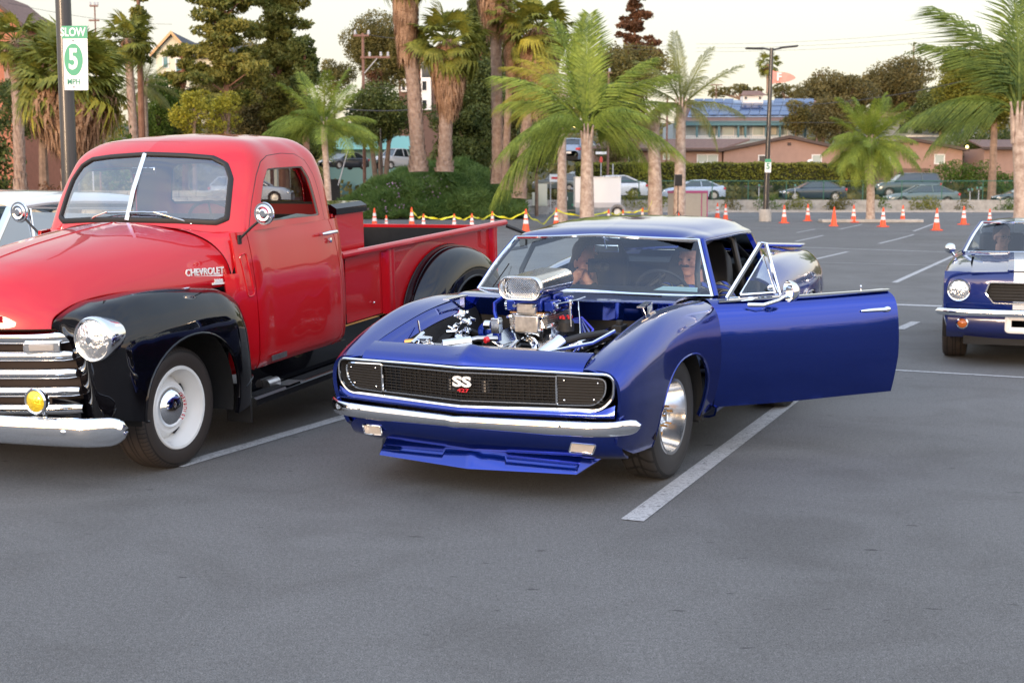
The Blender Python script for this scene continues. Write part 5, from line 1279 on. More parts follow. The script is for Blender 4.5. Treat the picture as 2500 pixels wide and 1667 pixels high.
def fan_palm(label, px, pyb, pyc, Y, tw, crown=1.3, skirt=0, skirtw=.9, seed=1, lm='fan', nf=26, top_dx=0, zb=None, lo=-.9, group='fan palms', yl=0, cone=None):
    """base pixel (px, pyb), crown heart at pixel row pyc; skirt = length of dead thatch"""
    rg = Rn(seed); s_ = Y / CF; b = at(px, pyb, Y); 
    if zb is not None: b.z = zb
    top = at(px + top_dx, pyc, Y); H_ = top.z - b.z; dx = top.x - b.x
    root = empty('fan_palm', b, label=label, cat='palm tree', group=group); r0 = tw * s_ / 2 * .80
    palm_trunk(root, [(0, 0, -.2), (dx * .3, 0, H_ * .33), (dx * .7, 0, H_ * .66), (dx, 0, H_)], r0, r0 * .85, palmb, True, seed)
    hc = Vector((dx, 0, H_))
    if skirt:
        V = []; F = []
        for i in range(int(520 * skirt * skirtw)):
            a = rg.random() * 6.283; t = rg.random(); z0 = H_ - skirt * t * .85; rr_ = r0 + (skirtw - r0) * (.30 + .70 * math.sin(math.pi * min(1, .25 + t * .80))) * rg.uniform(.55, 1.05); l = rg.uniform(.5, .95) * (.5 + .3 * skirt)
            d = Vector((math.cos(a), math.sin(a), 0)); s2 = Vector((-d.y, d.x, 0)) * rg.uniform(.02, .05) * (1 + .3 * skirt); p = hc + d * rr_ * .55 + Vector((0, 0, z0 - H_ + .1)); q = hc + d * rr_ + Vector((0, 0, z0 - H_ - l * .45)); e = hc + d * rr_ * rg.uniform(.75, 1.05) + s2 * rg.uniform(-2, 2) + Vector((0, 0, z0 - H_ - l))
            n = len(V); V += [p, q + s2, q - s2, e]; F += [(n, n + 1, n + 2), (n + 1, n + 3, n + 2)]
        sk = MB().add(V, F).build('dead_skirt', LM['dry'], root, smooth=False); sk['kind'] = 'stuff'
    for i in range(nf):
        el = math.asin(max(-1, min(1, lo + (1.0 - lo) * ((i + .5) / nf)))) ; az = i * 2.399963 + rg.gauss(0, .15)
        if el < -.45: me = leaf_obj(('fan', i % 3, 'd'), lambda: fan_leaf(i % 3, 1, .6), LM['fany' if yl and i % 2 else lm])
        else: me = leaf_obj(('fan', i % 4), lambda: fan_leaf(10 + i % 4, 1, .28), LM[lm])
        put(me, root, hc, az, el * .95 + rg.gauss(0, .06), rg.gauss(0, .3), crown * rg.uniform(.42, .56))
    return root
def queen_palm(label, px, pyb, pyc, Y, tw, fr, seed=1, lm='queen', top_dx=0, zb=None, L_=3.0, group='feather palms', boots=False, crownshaft=True, ll=.6):
    """fr: list of (azimuth deg seen from the camera: 0 right, 90 away, 180 left, 270 towards; elevation deg; length factor; droop class 0-2)"""
    rg = Rn(seed); s_ = Y / CF; b = at(px, pyb, Y)
    if zb is not None: b.z = zb
    top = at(px + top_dx, pyc, Y); H_ = top.z - b.z; dx = top.x - b.x
    root = empty('feather_palm', b, label=label, cat='palm tree', group=group); r0 = tw * s_ / 2
    palm_trunk(root, [(0, 0, -.2), (dx * .2, 0, H_ * .33), (dx * .6, 0, H_ * .66), (dx, 0, H_)], r0 * 1.05, r0 * .72, queenb, False, seed)
    hc = Vector((dx, 0, H_))
    m = MB()
    for i in range(9):                # old leaf bases round the heart
        a = i * 2.4; d = Vector((math.cos(a), math.sin(a), 0)); m.tube([hc + d * r0 * .35 + Vector((0, 0, -.9)), hc + d * r0 * .6 + Vector((0, 0, -.2)), hc + d * r0 * .95 + Vector((0, 0, .5))], [r0 * .32, r0 * .26, r0 * .08], 6)
    m.build('leaf_bases', queenb, root)
    for i, (az, el, lf, dc) in enumerate(fr):
        key = ('pin', dc, i % 2, round(ll, 2)); me = leaf_obj(key, lambda: pin_leaf(dc * 7 + i % 2, 3.0, (.35, 1.0, 1.7)[dc], 88, ll, (.5, .9, 1.2)[dc], dc), LM[lm])
        put(me, root, hc + Vector((0, 0, .1)), R(az), R(el), rg.gauss(0, .15), L_ / 3 * lf)
    return root
def ring_fr(rg, n, e0=-25, e1=75, l=1.0):
    return [(k * 137.5 + rg.uniform(-12, 12), e1 + (e0 - e1) * (k / (n - 1)) ** .8, l * rg.uniform(.85, 1.1), 1 if k > n * .3 else 0) for k in range(n)]
rq = Rn(5)
TZ = lambda px, Y: terr(at(px, 500, Y).x, Y)
# fan palms (tall ones cut off by the picture's top edge)
fan_palm('tall thick-trunked fan palm rising out of the green mound, left of the short shaggy one', 1022, 410, -80, 70, 44, 2.4, 4.4, .70, 11, nf=22, top_dx=-32, lm='fan')
fan_palm('short fan palm with a big pinkish dead skirt on the green mound', 1085, 410, 100, 70, 42, 2.7, 3.5, .98, 12, nf=34, top_dx=10)
fan_palm('tall fan palm behind the right end of the mound, crown above the picture', 1216, 440, -90, 74, 34, 2.4, 3.6, 1.05, 13, nf=18, top_dx=-8)
fan_palm('slim orange-barked fan palm between two tall trunks', 1233, 455, 30, 73, 22, 1.8, 3.8, .50, 14, nf=16, top_dx=18)
fan_palm('fan palm with bushy yellow-green crown and long reddish skirt', 1268, 475, 70, 72, 34, 2.6, 4.2, 1.1, 15, nf=36, top_dx=48, yl=1)
fan_palm('leaning fan palm at the far left, trunk base by the stone wall', 50, 462, 100, 50, 34, 1.6, 1.0, .5, 16, nf=26, top_dx=-12)
fan_palm('low wide fan palm behind the speed sign with yellowing leaves and a grass-like skirt', 170, 440, 195, 46, 55, 2.5, 2.2, 1.65, 17, nf=70, lo=-.75, yl=1, zb=.5)
fan_palm('slender fan palm with pinkish trunk between the sign pole and the pine', 330, 345, 95, 62, 26, 1.7, .7, .4, 18, nf=30, top_dx=-18, zb=2)
fan_palm('tiny far fan palm standing on the skyline behind the lamp post', 1874, 225, 158, 190, 8, 2.5, 1.0, .7, 19, nf=22, group=None)
# feather palms
queen_palm('big feather palm with an upright frond, left of the white trailer', 1433, 560, 330, 60, 36, [(175, 8, 1.25, 2), (205, 30, 1.15, 2), (150, 42, 1.2, 1), (95, 80, 1.25, 0), (60, 60, 1.1, 1), (20, 40, 1.25, 1), (-15, 30, 1.05, 2), (120, 62, 1.2, 1), (170, 56, 1.25, 1), (10, 58, 1.2, 1), (300, 50, 1.0, 2), (80, 88, 1.3, 0), (230, 45, .9, 2), (140, 76, 1.3, 0), (35, 20, 1.0, 2), (-5, 72, 1.1, 1)], 21, 'queen', 0, None, 4.4, ll=.85)
queen_palm('feather palm with yellowing fronds showing left of the big one', 1372, 540, 235, 68, 24, [(178, 48, 1.1, 1), (190, 30, 1.1, 2), (165, 62, 1.0, 1), (150, 20, 1.0, 2), (120, 70, 1.0, 1), (200, 12, .9, 2)], 31, 'fany', 0, None, 3.4, ll=.7)
queen_palm('feather palm with a tall grey trunk standing behind the loudspeaker', 1658, 555, 265, 62, 30, [(20, 38, 1.15, 0), (8, 16, 1.0, 1), (100, 72, 1.0, 0), (140, 66, 1.1, 1), (178, 40, 1.0, 1), (215, 20, .8, 2), (60, 55, 1.0, 1), (300, 30, .7, 2), (250, 10, .6, 2), (165, 15, .8, 2), (35, 62, 1.05, 0), (-10, -5, .8, 2), (120, 84, 1.1, 0)], 22, 'queend', 5, None, 3.4, ll=.62)
queen_palm('half-dead feather palm with a withered hanging frond', 1600, 548, 300, 62, 36, [(185, -20, .8, 2), (200, 15, .6, 2), (175, -45, .7, 2), (30, 40, .4, 2), (250, 20, .5, 2)], 23, 'deadq', -5, None, 2.4)
queen_palm('drooping feather palm rising behind the pickup bed', 803, 540, 315, 55, 18, ring_fr(rq, 20, -8, 72, 1.0) + [(180, 22, 1.35, 2), (170, 14, 1.2, 2), (195, 30, 1.2, 2)], 24, 'queen', -12, None, 2.6, ll=.75)
queen_palm('feather palm in the kerbed island among the parking bays', 2125, 541, 352, 68, 21, ring_fr(rq, 34, -38, 80, 1.0), 25, 'queen', 0, None, 2.9, ll=.85)
queen_palm('feather palm cut off by the right edge of the picture', 2498, 545, 285, 45, 44, [(178, 60, 1.25, 1), (182, 38, 1.15, 2), (176, 74, 1.45, 1), (172, 22, .95, 2), (95, 86, 1.5, 0), (60, 72, 1.3, 0), (120, 66, 1.2, 1), (20, 50, 1.1, 1), (300, 55, 1.0, 1)], 26, 'queenr', -12, None, 3.5, ll=.95)
queen_palm('small feather palm with drooping crown right of the slender fan palm', 352, 345, 215, 66, 20, ring_fr(rq, 16, -30, 70, 1.0), 27, 'queend', 0, 1.5, 2.0, ll=.6)
# mounds, hedges, shrubs
def bush(name, label, cat, x0, x1, yt, yb, Y, lm, seed, leaf=.14, dn=.55, n=14, zb=None, dep=1.0, kind=None, group=None, fl=.7, flowers=0):
    rg = Rn(seed); a = at(x0, yb, Y); b_ = at(x1, yt, Y); W_ = (b_.x - a.x) / 2; z0 = a.z if zb is None else zb; H_ = b_.z - z0
    m = MB(); bl = []
    for k in range(n):
        u = rg.uniform(-1, 1) if n > 3 else (k - (n - 1) / 2) * .6; h = math.sqrt(max(.05, 1 - u * u * .9)); r = rg.uniform(.28, .45) * min(W_, H_)
        bl.append(((u * (W_ - r), rg.uniform(-1, 1) * dep * .5, max(r * .4, H_ * h * rg.uniform(.35, 1) - r * fl)), (r * 1.3, r, r * fl * 1.2)))
    leaves(m, rg, bl, dn, leaf); root = m.build(name, lm, None, smooth=False); root.location = ((a.x + b_.x) / 2, Y, z0)
    return tag(root, label, cat, group, kind)
def mound():
    rg = Rn(40); Y0 = 74; a = at(800, 532, Y0); b_ = at(1292, 525, Y0); W_ = (b_.x - a.x) / 2; cx = (a.x + b_.x) / 2; z0 = gz(Y0)
    prof = [(-1, .15), (-.9, .9), (-.72, 1.75), (-.5, 2.25), (-.3, 2.75), (-.1, 3.05), (.05, 2.95), (.3, 3.05), (.5, 2.75), (.68, 2.2), (.85, 1.3), (1, .2)]
    hx_ = lambda u: float(np.interp(u, [p[0] for p in prof], [p[1] for p in prof]))
    NX, NY = 60, 16; P = []
    for i in range(NX + 1):
        u = -1 + 2 * i / NX; row = []
        for j in range(NY + 1):
            v = j / NY; f = math.sin(min(1, v * 1.35) * math.pi / 2) ** .8
            row.append((cx + u * W_, Y0 + v * 9 - 1.2 * (1 - u * u), z0 + hx_(u) * f + .10 * math.sin(i * .9 + j * 1.3)))
        P.append(row)
    base = MB().grid(P, flip=True).build('shrub_mound', mat('mound_soil', (.015, .022, .008), .95), None); V = []; F = []
    A = np.array(P)
    for _ in range(30000):
        i = rg.random() * (NX - 1); j = rg.random() ** 1.4 * (NY - 2); p = Vector(A[int(i), int(j)]) + (Vector(A[int(i) + 1, int(j)]) - Vector(A[int(i), int(j)])) * (i % 1) + (Vector(A[int(i), int(j) + 1]) - Vector(A[int(i), int(j)])) * (j % 1)
        lump = .20 + .34 * math.sin(p.x * 1.9 + math.sin(p.z * 2.3)) * math.sin(p.z * 2.9 + p.x * .7); p += Vector((0, -.35, .25)).normalized() * max(-.05, lump) * rg.uniform(.2, 1.2)
        d = (Vector((rg.gauss(0, .6), -.6, .7)) + rg.v(.7)).normalized(); s_ = d.orthogonal().normalized() * .045; l = rg.uniform(.2, .48); n = len(V)
        V += [p - s_, p + s_, p + d * l]; F.append((n, n + 1, n + 2))
    lf = MB().add(V, F).build('leaves', LM['mound'], base, smooth=False); lf['kind'] = 'stuff'; V = []; F = []
    for _ in range(160):
        u = rg.choice((rg.gauss(-.55, .16), rg.gauss(-.35, .1), rg.gauss(-.05, .12))); v = rg.uniform(.02, .35); x_ = cx + u * W_; f = math.sin(min(1, v * 1.35) * math.pi / 2) ** .8
        p = Vector((x_, Y0 + v * 9 - 1.2 * (1 - u * u) - .3, z0 + hx_(max(-1, min(1, u))) * f + .22)); n = len(V); a_ = rg.v(.05); c_ = a_.orthogonal(); V += [p - a_, p + c_, p + a_, p - c_]; F.append((n, n + 1, n + 2, n + 3))
    fl = MB().add(V, F).build('flowers', LM['pink'], base, smooth=False); fl['kind'] = 'stuff'
    tag(base, 'broad mound of dark green ground-cover shrub with tiny pink flowers', 'shrub')
    kp = [ground(x_, y_) for x_, y_ in ((770, 541), (860, 534), (1000, 531), (1150, 529), (1240, 524), (1290, 512), (1330, 507), (1420, 506))]
    MBk = MB().grid([[(p.x, p.y - .2, gz(p.y)), (p.x, p.y - .2, gz(p.y) + .14), (p.x, p.y + 1.0, gz(p.y) + .15)] for p in kp], flip=True); tag(MBk.build('island_kerb', concrete), kind='structure')
mound()
def wallbush(label, cat, x0, x1, yt, yb, Y, lm, seed, depth=1.2, leaf=.22, n=9000, z_noise=.05, name='hedge'):
    rg = Rn(seed); a = at(x0, yb, Y); b_ = at(x1, yt, Y); V = []; F = []; L_ = b_.x - a.x; H_ = b_.z - a.z
    for _ in range(n):
        x_ = rg.random() * L_; fcz = rg.random()
        if fcz < .62: p = Vector((x_, rg.gauss(0, .06), rg.random() * H_))
        else: p = Vector((x_, rg.random() * depth, H_ + z_noise * math.sin(x_ * 1.7) + rg.gauss(0, .06)))
        e = rg.v(leaf * .5 * rg.uniform(.5, 1.2)); f_ = e.orthogonal() * .6; m_ = len(V); V += [p - e, p + f_, p + e, p - f_]; F.append((m_, m_ + 1, m_ + 2, m_ + 3))
    root = MB().box((L_ / 2, depth / 2 + .05, H_ / 2 - .05), (L_, depth, H_)).build(name, mat('hedge_core_' + str(seed), (.02, .022, .008), 1), None)
    lf = MB().add(V, F).build('leaves', lm, root, smooth=False); lf['kind'] = 'stuff'; root.location = (a.x, Y, a.z); return tag(root, label, cat)
wallbush('long clipped yellow-green hedge behind the chain-link fence', 'hedge', 1405, 2112, 400, 452, 111, LM['hedge'], 50)
bush('ivy_mass', 'bushy green ivy mass spilling over the wooden fence at right', 'shrub', 2225, 2480, 384, 458, 110, LM['bright'], 51, .20, .8, 26, dep=2)
for i, (x0, x1, yt) in enumerate(((1515, 1590, 455), (1755, 1815, 463), (1840, 1910, 458), (1915, 1985, 462), (2015, 2105, 466), (2140, 2180, 475), (2218, 2300, 470), (2330, 2375, 482), (2425, 2500, 478), (1590, 1640, 470))):
    bush('fence_shrub', ['straggly green shrub beside the white trailer, at the foot of the wall', 'green shrub on the wall right of the silver parked car', 'green shrub right behind the lamp post', 'green shrub left of the dark parked car', 'wide green shrub under the boot of the dark car', 'small green shrub right of the island palm', 'green shrub in front of the grey-green saloon', 'small brownish shrub by the parking meters', 'green shrub at the far right foot of the wall', 'shrub behind the half-dead palm'][i], 'shrub', x0, x1, yt, 514, 92, LM['olive' if i % 3 == 1 else 'bright' if i % 3 else 'hedge'], 60 + i, .13, .5, 12, group='shrubs along the retaining wall')
bush('low_shrub', 'bright green bush at the right end of the mound', 'shrub', 1240, 1292, 458, 527, 72, LM['bright'], 75, .13, .6, 10)
bush('low_shrub', 'small bush beside the green transformer box', 'shrub', 1365, 1392, 497, 512, 84, LM['dark'], 76, .1, .6, 6)
bush('ornamental_grass', 'rust-coloured clump of ornamental grass below the stone wall', 'grass clump', 90, 160, 440, 490, 44, LM['rust'], 77, .14, .9, 10)
bush('low_shrub', 'small green shrub at the foot of the far-left palm', 'shrub', 20, 60, 468, 490, 44, LM['bright'], 78, .1, .7, 6)
bush('low_shrub', 'olive shrub between the palm foot and the rusty grass clump', 'shrub', 48, 100, 462, 492, 44.5, LM['olive'], 79, .1, .7, 6)
bush('red_shrub', 'reddish low shrub in front of the transformer box', 'shrub', 1338, 1368, 480, 510, 86, LM['rust'], 80, .1, .6, 6)
# trees
pine('big open pine with reddish branches behind the pickup cab', 560, -60, 260, 62, 300, LM['pine'], 100, 44, .17, .20, 2.0)
pine('dense dark column of pine right of the utility pole', 690, -60, 320, 66, 150, LM['pine'], 101, 44, .17, .42, 2.2)
pine('lower dark pine lobe above the drooping feather palm', 750, 95, 320, 64, 90, LM['dark'], 102, 22, .17, .42, 2.2, fl=.8)
pine('narrow dark pine top between the sign pole and the cream house', 352, -60, 150, 64, 90, LM['pine'], 103, 18, .17, .36, 2.2, fl=.7)
tree('yellow_tree', 'yellow-leaved young tree above the pickup roof, left', 'tree', 478, 340, 205, 56, 100, LM['yellow'], 104, 22, (.2, .36), .17, .34, zb=1.2)
tree('yellow_tree', 'yellow-green tree above the middle of the pickup roof', 'tree', 560, 345, 215, 57, 90, LM['yellow'], 105, 18, (.2, .36), .17, .32, zb=1.2)
pine('dark green pine clump low behind the yellow trees', 455, 110, 300, 72, 150, LM['pine'], 106, 24, .2, .26, 2.2)
tree('dark_tree', 'dark reddish bush behind the yellow trees', 'tree', 640, 345, 225, 66, 110, LM['brown'], 107, 16, (.3, .45), .24, .5, zb=1.2)
tree('spreading_tree', 'dark broad tree with forked trunks behind the pickup bed', 'tree', 930, 350, 205, 88, 180, LM['dark'], 108, 26, (.3, .45), .28, .5, trunks=3, zb=.6)
tree('oak_tree', 'olive tree crown behind the wooden utility pole with side arm', 'tree', 935, 250, 5, 120, 165, LM['olive'], 109, 34, (.2, .36), .26, .5)
pine('tall dark conifer peeping between the tall palms', 1175, -20, 300, 92, 110, LM['dark'], 132, 34, .2, .4, 2.0, zb=.5, fl=.7, name='cypress_tree', cat='conifer')
tree('low_tree', 'yellowish low tree on the skyline left of the wooden pole', 'tree', 820, 240, 150, 130, 100, LM['olive'], 110, 16, (.25, .42), .3, .45)
tree('red_shrub', 'reddish flowering bush behind the wooden utility pole', 'shrub', 920, 215, 170, 118, 60, LM['rust'], 111, 8, (.3, .5), .25, .5)
tree('cypress_tree', 'dark tall conifer behind the shaggy-skirted palm', 'tree', 1165, 420, 110, 86, 170, LM['dark'], 112, 36, (.22, .36), .3, .5, zb=.5)
tree('cypress_tree', 'dark conifer between the short palm and the brown house', 'tree', 1130, 440, 240, 84, 150, LM['dark'], 113, 24, (.25, .4), .28, .55, zb=.5)
tree('dark_tree', 'dark low tree leaning over the street right of the mound', 'tree', 1310, 430, 300, 80, 110, LM['dark'], 114, 18, (.25, .42), .26, .45, zb=.5)
pine('rusty-brown conifer against the sky behind the big feather palm', 1545, -70, 160, 130, 130, LM['rust'], 115, 50, .24, .26, 2.4, zb=3.5, shape=lambda t: 1.05 - .85 * t, name='redwood_tree', cat='conifer', fl=.5)
tree('dark_tree', 'olive-brown tree mass behind the big feather palm', 'tree', 1500, 330, 90, 125, 300, LM['olive'], 116, 34, (.16, .3), .4, .45)
tree('bare_tree', 'reddish-brown thicket left of the tan house', 'tree', 1500, 405, 290, 116, 110, LM['brown'], 117, 18, (.22, .36), .28, .32)
tree('far_tree', 'far olive tree line behind the solar roof, left', 'tree', 1800, 250, 208, 200, 150, LM['olive'], 118, 16, (.3, .5), .5, .6)
tree('far_tree', 'far olive tree line behind the solar roof, right', 'tree', 1915, 250, 207, 200, 110, LM['olive'], 119, 14, (.3, .5), .5, .6)
tree('oak_tree', 'large brown-green oak crown behind the tan houses', 'tree', 2040, 330, 172, 150, 215, LM['brown'], 120, 34, (.22, .36), .42, .5)
tree('oak_tree', 'tall round oak under the layered pine on the skyline', 'tree', 2175, 300, 138, 160, 175, LM['brown'], 121, 28, (.24, .4), .42, .5)
tree('oak_tree', 'small oak hanging over the corner of the solar roof', 'tree', 1938, 330, 235, 132, 60, LM['olive'], 122, 16, (.25, .42), .32, .5)
tree('oak_tree', 'low brown oak between the two tan houses', 'tree', 2005, 345, 225, 134, 150, LM['brown'], 123, 22, (.25, .4), .34, .5)
tree('dark_tree', 'dark tree over the white-railed house', 'tree', 2290, 345, 215, 128, 130, LM['dark'], 124, 22, (.25, .4), .34, .55)
tree('green_tree', 'huge rounded yellow-green tree at the right', 'tree', 2420, 330, 78, 105, 260, LM['hedge'], 125, 60, (.16, .26), .30, .7)
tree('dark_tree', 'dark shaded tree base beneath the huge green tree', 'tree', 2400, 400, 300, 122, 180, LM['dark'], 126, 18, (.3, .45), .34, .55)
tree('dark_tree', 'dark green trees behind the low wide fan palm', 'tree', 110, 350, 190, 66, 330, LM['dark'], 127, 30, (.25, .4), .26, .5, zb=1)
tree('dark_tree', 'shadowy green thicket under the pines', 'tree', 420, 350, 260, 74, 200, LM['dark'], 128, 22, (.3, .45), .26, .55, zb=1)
tree('green_tree', 'mid-green tree filling the gap behind the pine column and the yellow trees', 'tree', 610, 340, 120, 82, 230, LM['olive'], 140, 30, (.25, .4), .26, .55, zb=1)
tree('green_tree', 'warm green tree behind the tall fan palms and the short palm', 'tree', 1250, 430, 70, 100, 260, LM['olive'], 141, 40, (.22, .36), .30, .55, zb=1)
tree('green_tree', 'green tree between the slender fan palm and the cream house', 'tree', 390, 340, 190, 70, 110, LM['bright'], 142, 20, (.25, .4), .22, .5, zb=1)
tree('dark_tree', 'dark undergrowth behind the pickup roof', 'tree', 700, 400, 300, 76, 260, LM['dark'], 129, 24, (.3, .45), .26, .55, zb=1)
bush('dark_bush', 'tall dark green bush at the far left edge under the orange house', 'shrub', -260, 45, 215, 440, 56, LM['dark'], 130, .2, 1.6, 46, zb=.3)
bush('dark_bush', 'green bushes between the wide fan palm and the slender one', 'shrub', 255, 330, 260, 420, 60, LM['bright'], 131, .2, 1.2, 18, zb=.3)
# layered Norfolk pine on the skyline
rg = Rn(9); nb_ = at(2228, 215, 190); np_ = empty('norfolk_pine', nb_, label='layered Norfolk pine silhouette poking above the oaks on the skyline', cat='pine tree'); MB().tube([(0, 0, -3), (0, 0, 6.2)], [.25, .08], 7).build('trunk', bark, np_)
m = MB(); 
for k, (z, r) in enumerate(((6.1, .9), (4.9, 1.5), (3.7, 2.2), (2.4, 2.9), (1.2, 3.3))): leaves(m, rg, [((0, 0, z), (r, r, .22))], .7, .42)
m.build('crown', LM['dark'], np_, smooth=False)
tag(leaves(MB(), Rn(33), blobcloud(Rn(34), (0, 0, 0), (190, 12, 4.0), 90, 5, 9, .5), .30, 1.5).build('distant_woodland', LM['olive'], None, smooth=False), 'hazy olive woodland along the far ridge', 'woodland', kind='stuff').location = (-10, 232, 11)

# =============================================================== buildings
def slab(par, name, m_, x0, z0, x1, z1, y0, y1, **k): return MB().box(((x0 + x1) / 2, (y0 + y1) / 2, (z0 + z1) / 2), (x1 - x0, y1 - y0, z1 - z0)).build(name, m_, par, **k)
tanw = mat('tan_stucco', (.36, .225, .175), .85, var=.06, vscale=2, bump=.15, bscale=40)
browntrim = mat('brown_trim', (.085, .055, .045), .7); shing = mat('brown_shingles', (.19, .115, .09), .9, var=.25, vscale=6, bump=.5, bscale=30)
whitet = mat('white_trim', (.74, .72, .68), .6); wing = glass('window_glass', (.10, .12, .13), 1.8); wdark = mat('window_dark', (.03, .035, .04), .08); blind = mat('window_blind', (.36, .42, .38), .5, coat=1)
def window(par, x0, z0, x1, z1, y, frame_=whitet, pane=None, mull=0, fw=.09):
    """frame ring standing proud of the wall, recessed pane behind it"""
    f = MB(); t_ = .06
    f.box(((x0 + x1) / 2, y - t_ / 2, z0 - fw / 2), (x1 - x0 + 2 * fw, t_, fw)).box(((x0 + x1) / 2, y - t_ / 2, z1 + fw / 2), (x1 - x0 + 2 * fw, t_, fw))
    f.box((x0 - fw / 2, y - t_ / 2, (z0 + z1) / 2), (fw, t_, z1 - z0)).box((x1 + fw / 2, y - t_ / 2, (z0 + z1) / 2), (fw, t_, z1 - z0))
    for k in range(mull): f.box((x0 + (x1 - x0) * (k + 1) / (mull + 1), y - t_ / 2, (z0 + z1) / 2), (fw * .7, t_, z1 - z0))
    w_ = f.build('window', frame_, par, ang=20); slab(w_, 'pane', pane or blind, x0, z0, x1, z1, y - .02, y + .0); return w_
def gable(root, xl, xr, xp, ze_l, ze_r, zp, zb, y0, y1, wall, roof, over=.5, fas=None):
    """gable end facing the camera at y0, ridge running back"""
    pts = [(xl, zb), (xr, zb), (xr, ze_r), (xp, zp), (xl, ze_l)]
    MB().prism([(a, y0, b) for a, b in pts][::-1], (0, y1 - y0, 0)).build('wall', wall, root, smooth=False)
    for (xa, za, s) in ((xl, ze_l, -1), (xr, ze_r, 1)):
        dx_ = abs(xa - xp); sl = (zp - za) / dx_; ex = over
        A = (xp, zp + .06); B = (xa + s * ex, za - sl * ex + .06)
        q = [(A[0], A[1]), (B[0], B[1]), (B[0], B[1] + .16), (A[0], A[1] + .16)]
        MB().prism([(a, y0 - .35, b) for a, b in q], (0, y1 - y0 + .5, 0)).build('roof', roof, root, smooth=False)
        q = [(A[0], A[1] - .06), (B[0], B[1] - .06), (B[0], B[1] + .2), (A[0], A[1] + .2)]
        MB().prism([(a, y0 - .42, b) for a, b in q], (0, .06, 0)).build('fascia', fas or browntrim, root, smooth=False)
def house(name, label, Y, zb, px): 
    x_ = at(px, 500, Y).x; r = empty(name, (x_, Y, zb), label=label, cat='house'); return r, (lambda a: at(a, 500, Y).x - x_), (lambda b: at(1250, b, Y).z - zb)
# tan bungalow with long wing
H1, X, Z = house('bungalow', 'tan stucco bungalow with a long brown roof wing, behind the hedge and lamp post', 118, 2.0, 1850)
gable(H1, X(1765), X(2048), X(1922), Z(369), Z(366), Z(338), 0, 0, 9, tanw, shing, .5)
slab(H1, 'wall', tanw, X(1450), 0, X(1762), Z(366), .3, 8)
MB().prism([(X(1440), -.3, Z(366)), (X(1762), -.3, Z(366)), (X(1850), 4.5, Z(339)), (X(1500), 4.5, Z(339))], (0, .1, .18)).build('roof', shing, H1, smooth=False)
MB().box(((X(1440) + X(1762)) / 2, -.36, Z(366)), (X(1762) - X(1440), .08, .20)).build('fascia', browntrim, H1)
window(H1, X(1703), Z(396), X(1750), Z(379), .3, mull=1, pane=blind); window(H1, X(1851), Z(402), X(1875), Z(381), 0, pane=wdark); window(H1, X(1981), Z(405), X(2001), Z(380), 0)
window(H1, X(1535), Z(400), X(1558), Z(376), .3, pane=wdark); window(H1, X(1620), Z(388), X(1632), Z(376), .3)
slab(H1, 'vent', browntrim, X(1919), Z(356), X(1928), Z(348), -.04, .0)
MB().lathe([(0, 0), (.25, .03), (.33, .12)], 14, (X(1974), -.4, Z(398)), 'y').build('satellite_dish', whitet, H1)
H2, X, Z = house('bungalow', 'tan stucco bungalow with single gable behind the island palm', 117, 2.0, 2220)
gable(H2, X(2098), X(2345), X(2220), Z(366), Z(368), Z(344), 0, 0, 9, tanw, shing, .5)
window(H2, X(2147), Z(409), X(2168), Z(381), 0); window(H2, X(2279), Z(399), X(2300), Z(379), 0); slab(H2, 'vent', browntrim, X(2216), Z(355), X(2224), Z(347), -.04, 0)
MB().box((X(2135), -.05, Z(370)), (.15, .1, .2)).build('wall_light', browntrim, H2)
H3, X, Z = house('bungalow', 'low brown house with flat-pitched roof at the right edge', 116, 2.0, 2440)
slab(H3, 'wall', tanw, X(2398), 0, X(2520), Z(362), 0, 6); MB().prism([(X(2388), -.5, Z(363)), (X(2520), -.5, Z(363)), (X(2520), 3.5, Z(341)), (X(2392), 3.5, Z(341))], (0, .1, .15)).build('roof', shing, H3, smooth=False)
MB().box(((X(2388) + X(2520)) / 2, -.56, Z(363)), (X(2520) - X(2388), .06, .2)).build('fascia', browntrim, H3)
# blue two-storey house with solar panels
H4, X, Z = house('solar_house', 'pale blue two-storey house with solar panels and a white cupola', 138, 3.5, 1830)
bluew = mat('pale_blue_boards', (.40, .46, .48), .8, var=.08, vscale=3); teal = mat('teal_trim', (.08, .18, .20), .6)
slab(H4, 'wall', bluew, X(1640), 0, X(1965), Z(302), 0, 9); 
rp_ = lambda a, b, d: (X(a), d, Z(b))
MB().prism([rp_(1640, 300, -1.2), rp_(1990, 300, -1.2), rp_(2010, 240, 4.5), rp_(1672, 240, 4.5)], (0, .15, .12)).build('roof', shing, H4, smooth=False)
MB().box(((X(1640) + X(1990)) / 2, -1.25, Z(300) - .12), (X(1990) - X(1640), .12, .45)).build('eave', teal, H4)
solar = mat('solar_cell', (.035, .08, .20), .12, .3, coat=1); sgrid = mat('panel_frame', (.40, .46, .55), .4, .6)
_rc = [Vector(p) for p in (rp_(1672, 240, 4.5), rp_(2010, 240, 4.5), rp_(1640, 300, -1.2), rp_(1990, 300, -1.2))]
_ru = lambda u, v: (_rc[0].lerp(_rc[1], u)).lerp(_rc[2].lerp(_rc[3], u), v)
tl, tr_, bl_, br_ = _ru(.10, .03), _ru(.985, .03), _ru(.085, .83), _ru(.93, .83)
for i in range(4):
    for j in range(12):
        if i == 0 and 4 <= j <= 7: continue
        def P_(u, v): return (tl.lerp(tr_, u)).lerp(bl_.lerp(br_, u), v) + Vector((0, -.08, .32))
        e = .0035; q = [P_(j / 12 + e, i / 4 + .02), P_((j + 1) / 12 - e, i / 4 + .02), P_((j + 1) / 12 - e, (i + 1) / 4 - .02), P_(j / 12 + e, (i + 1) / 4 - .02)]
        MB().prism(q, (0, .02, .05)).build('solar_panel', solar, H4, smooth=False)
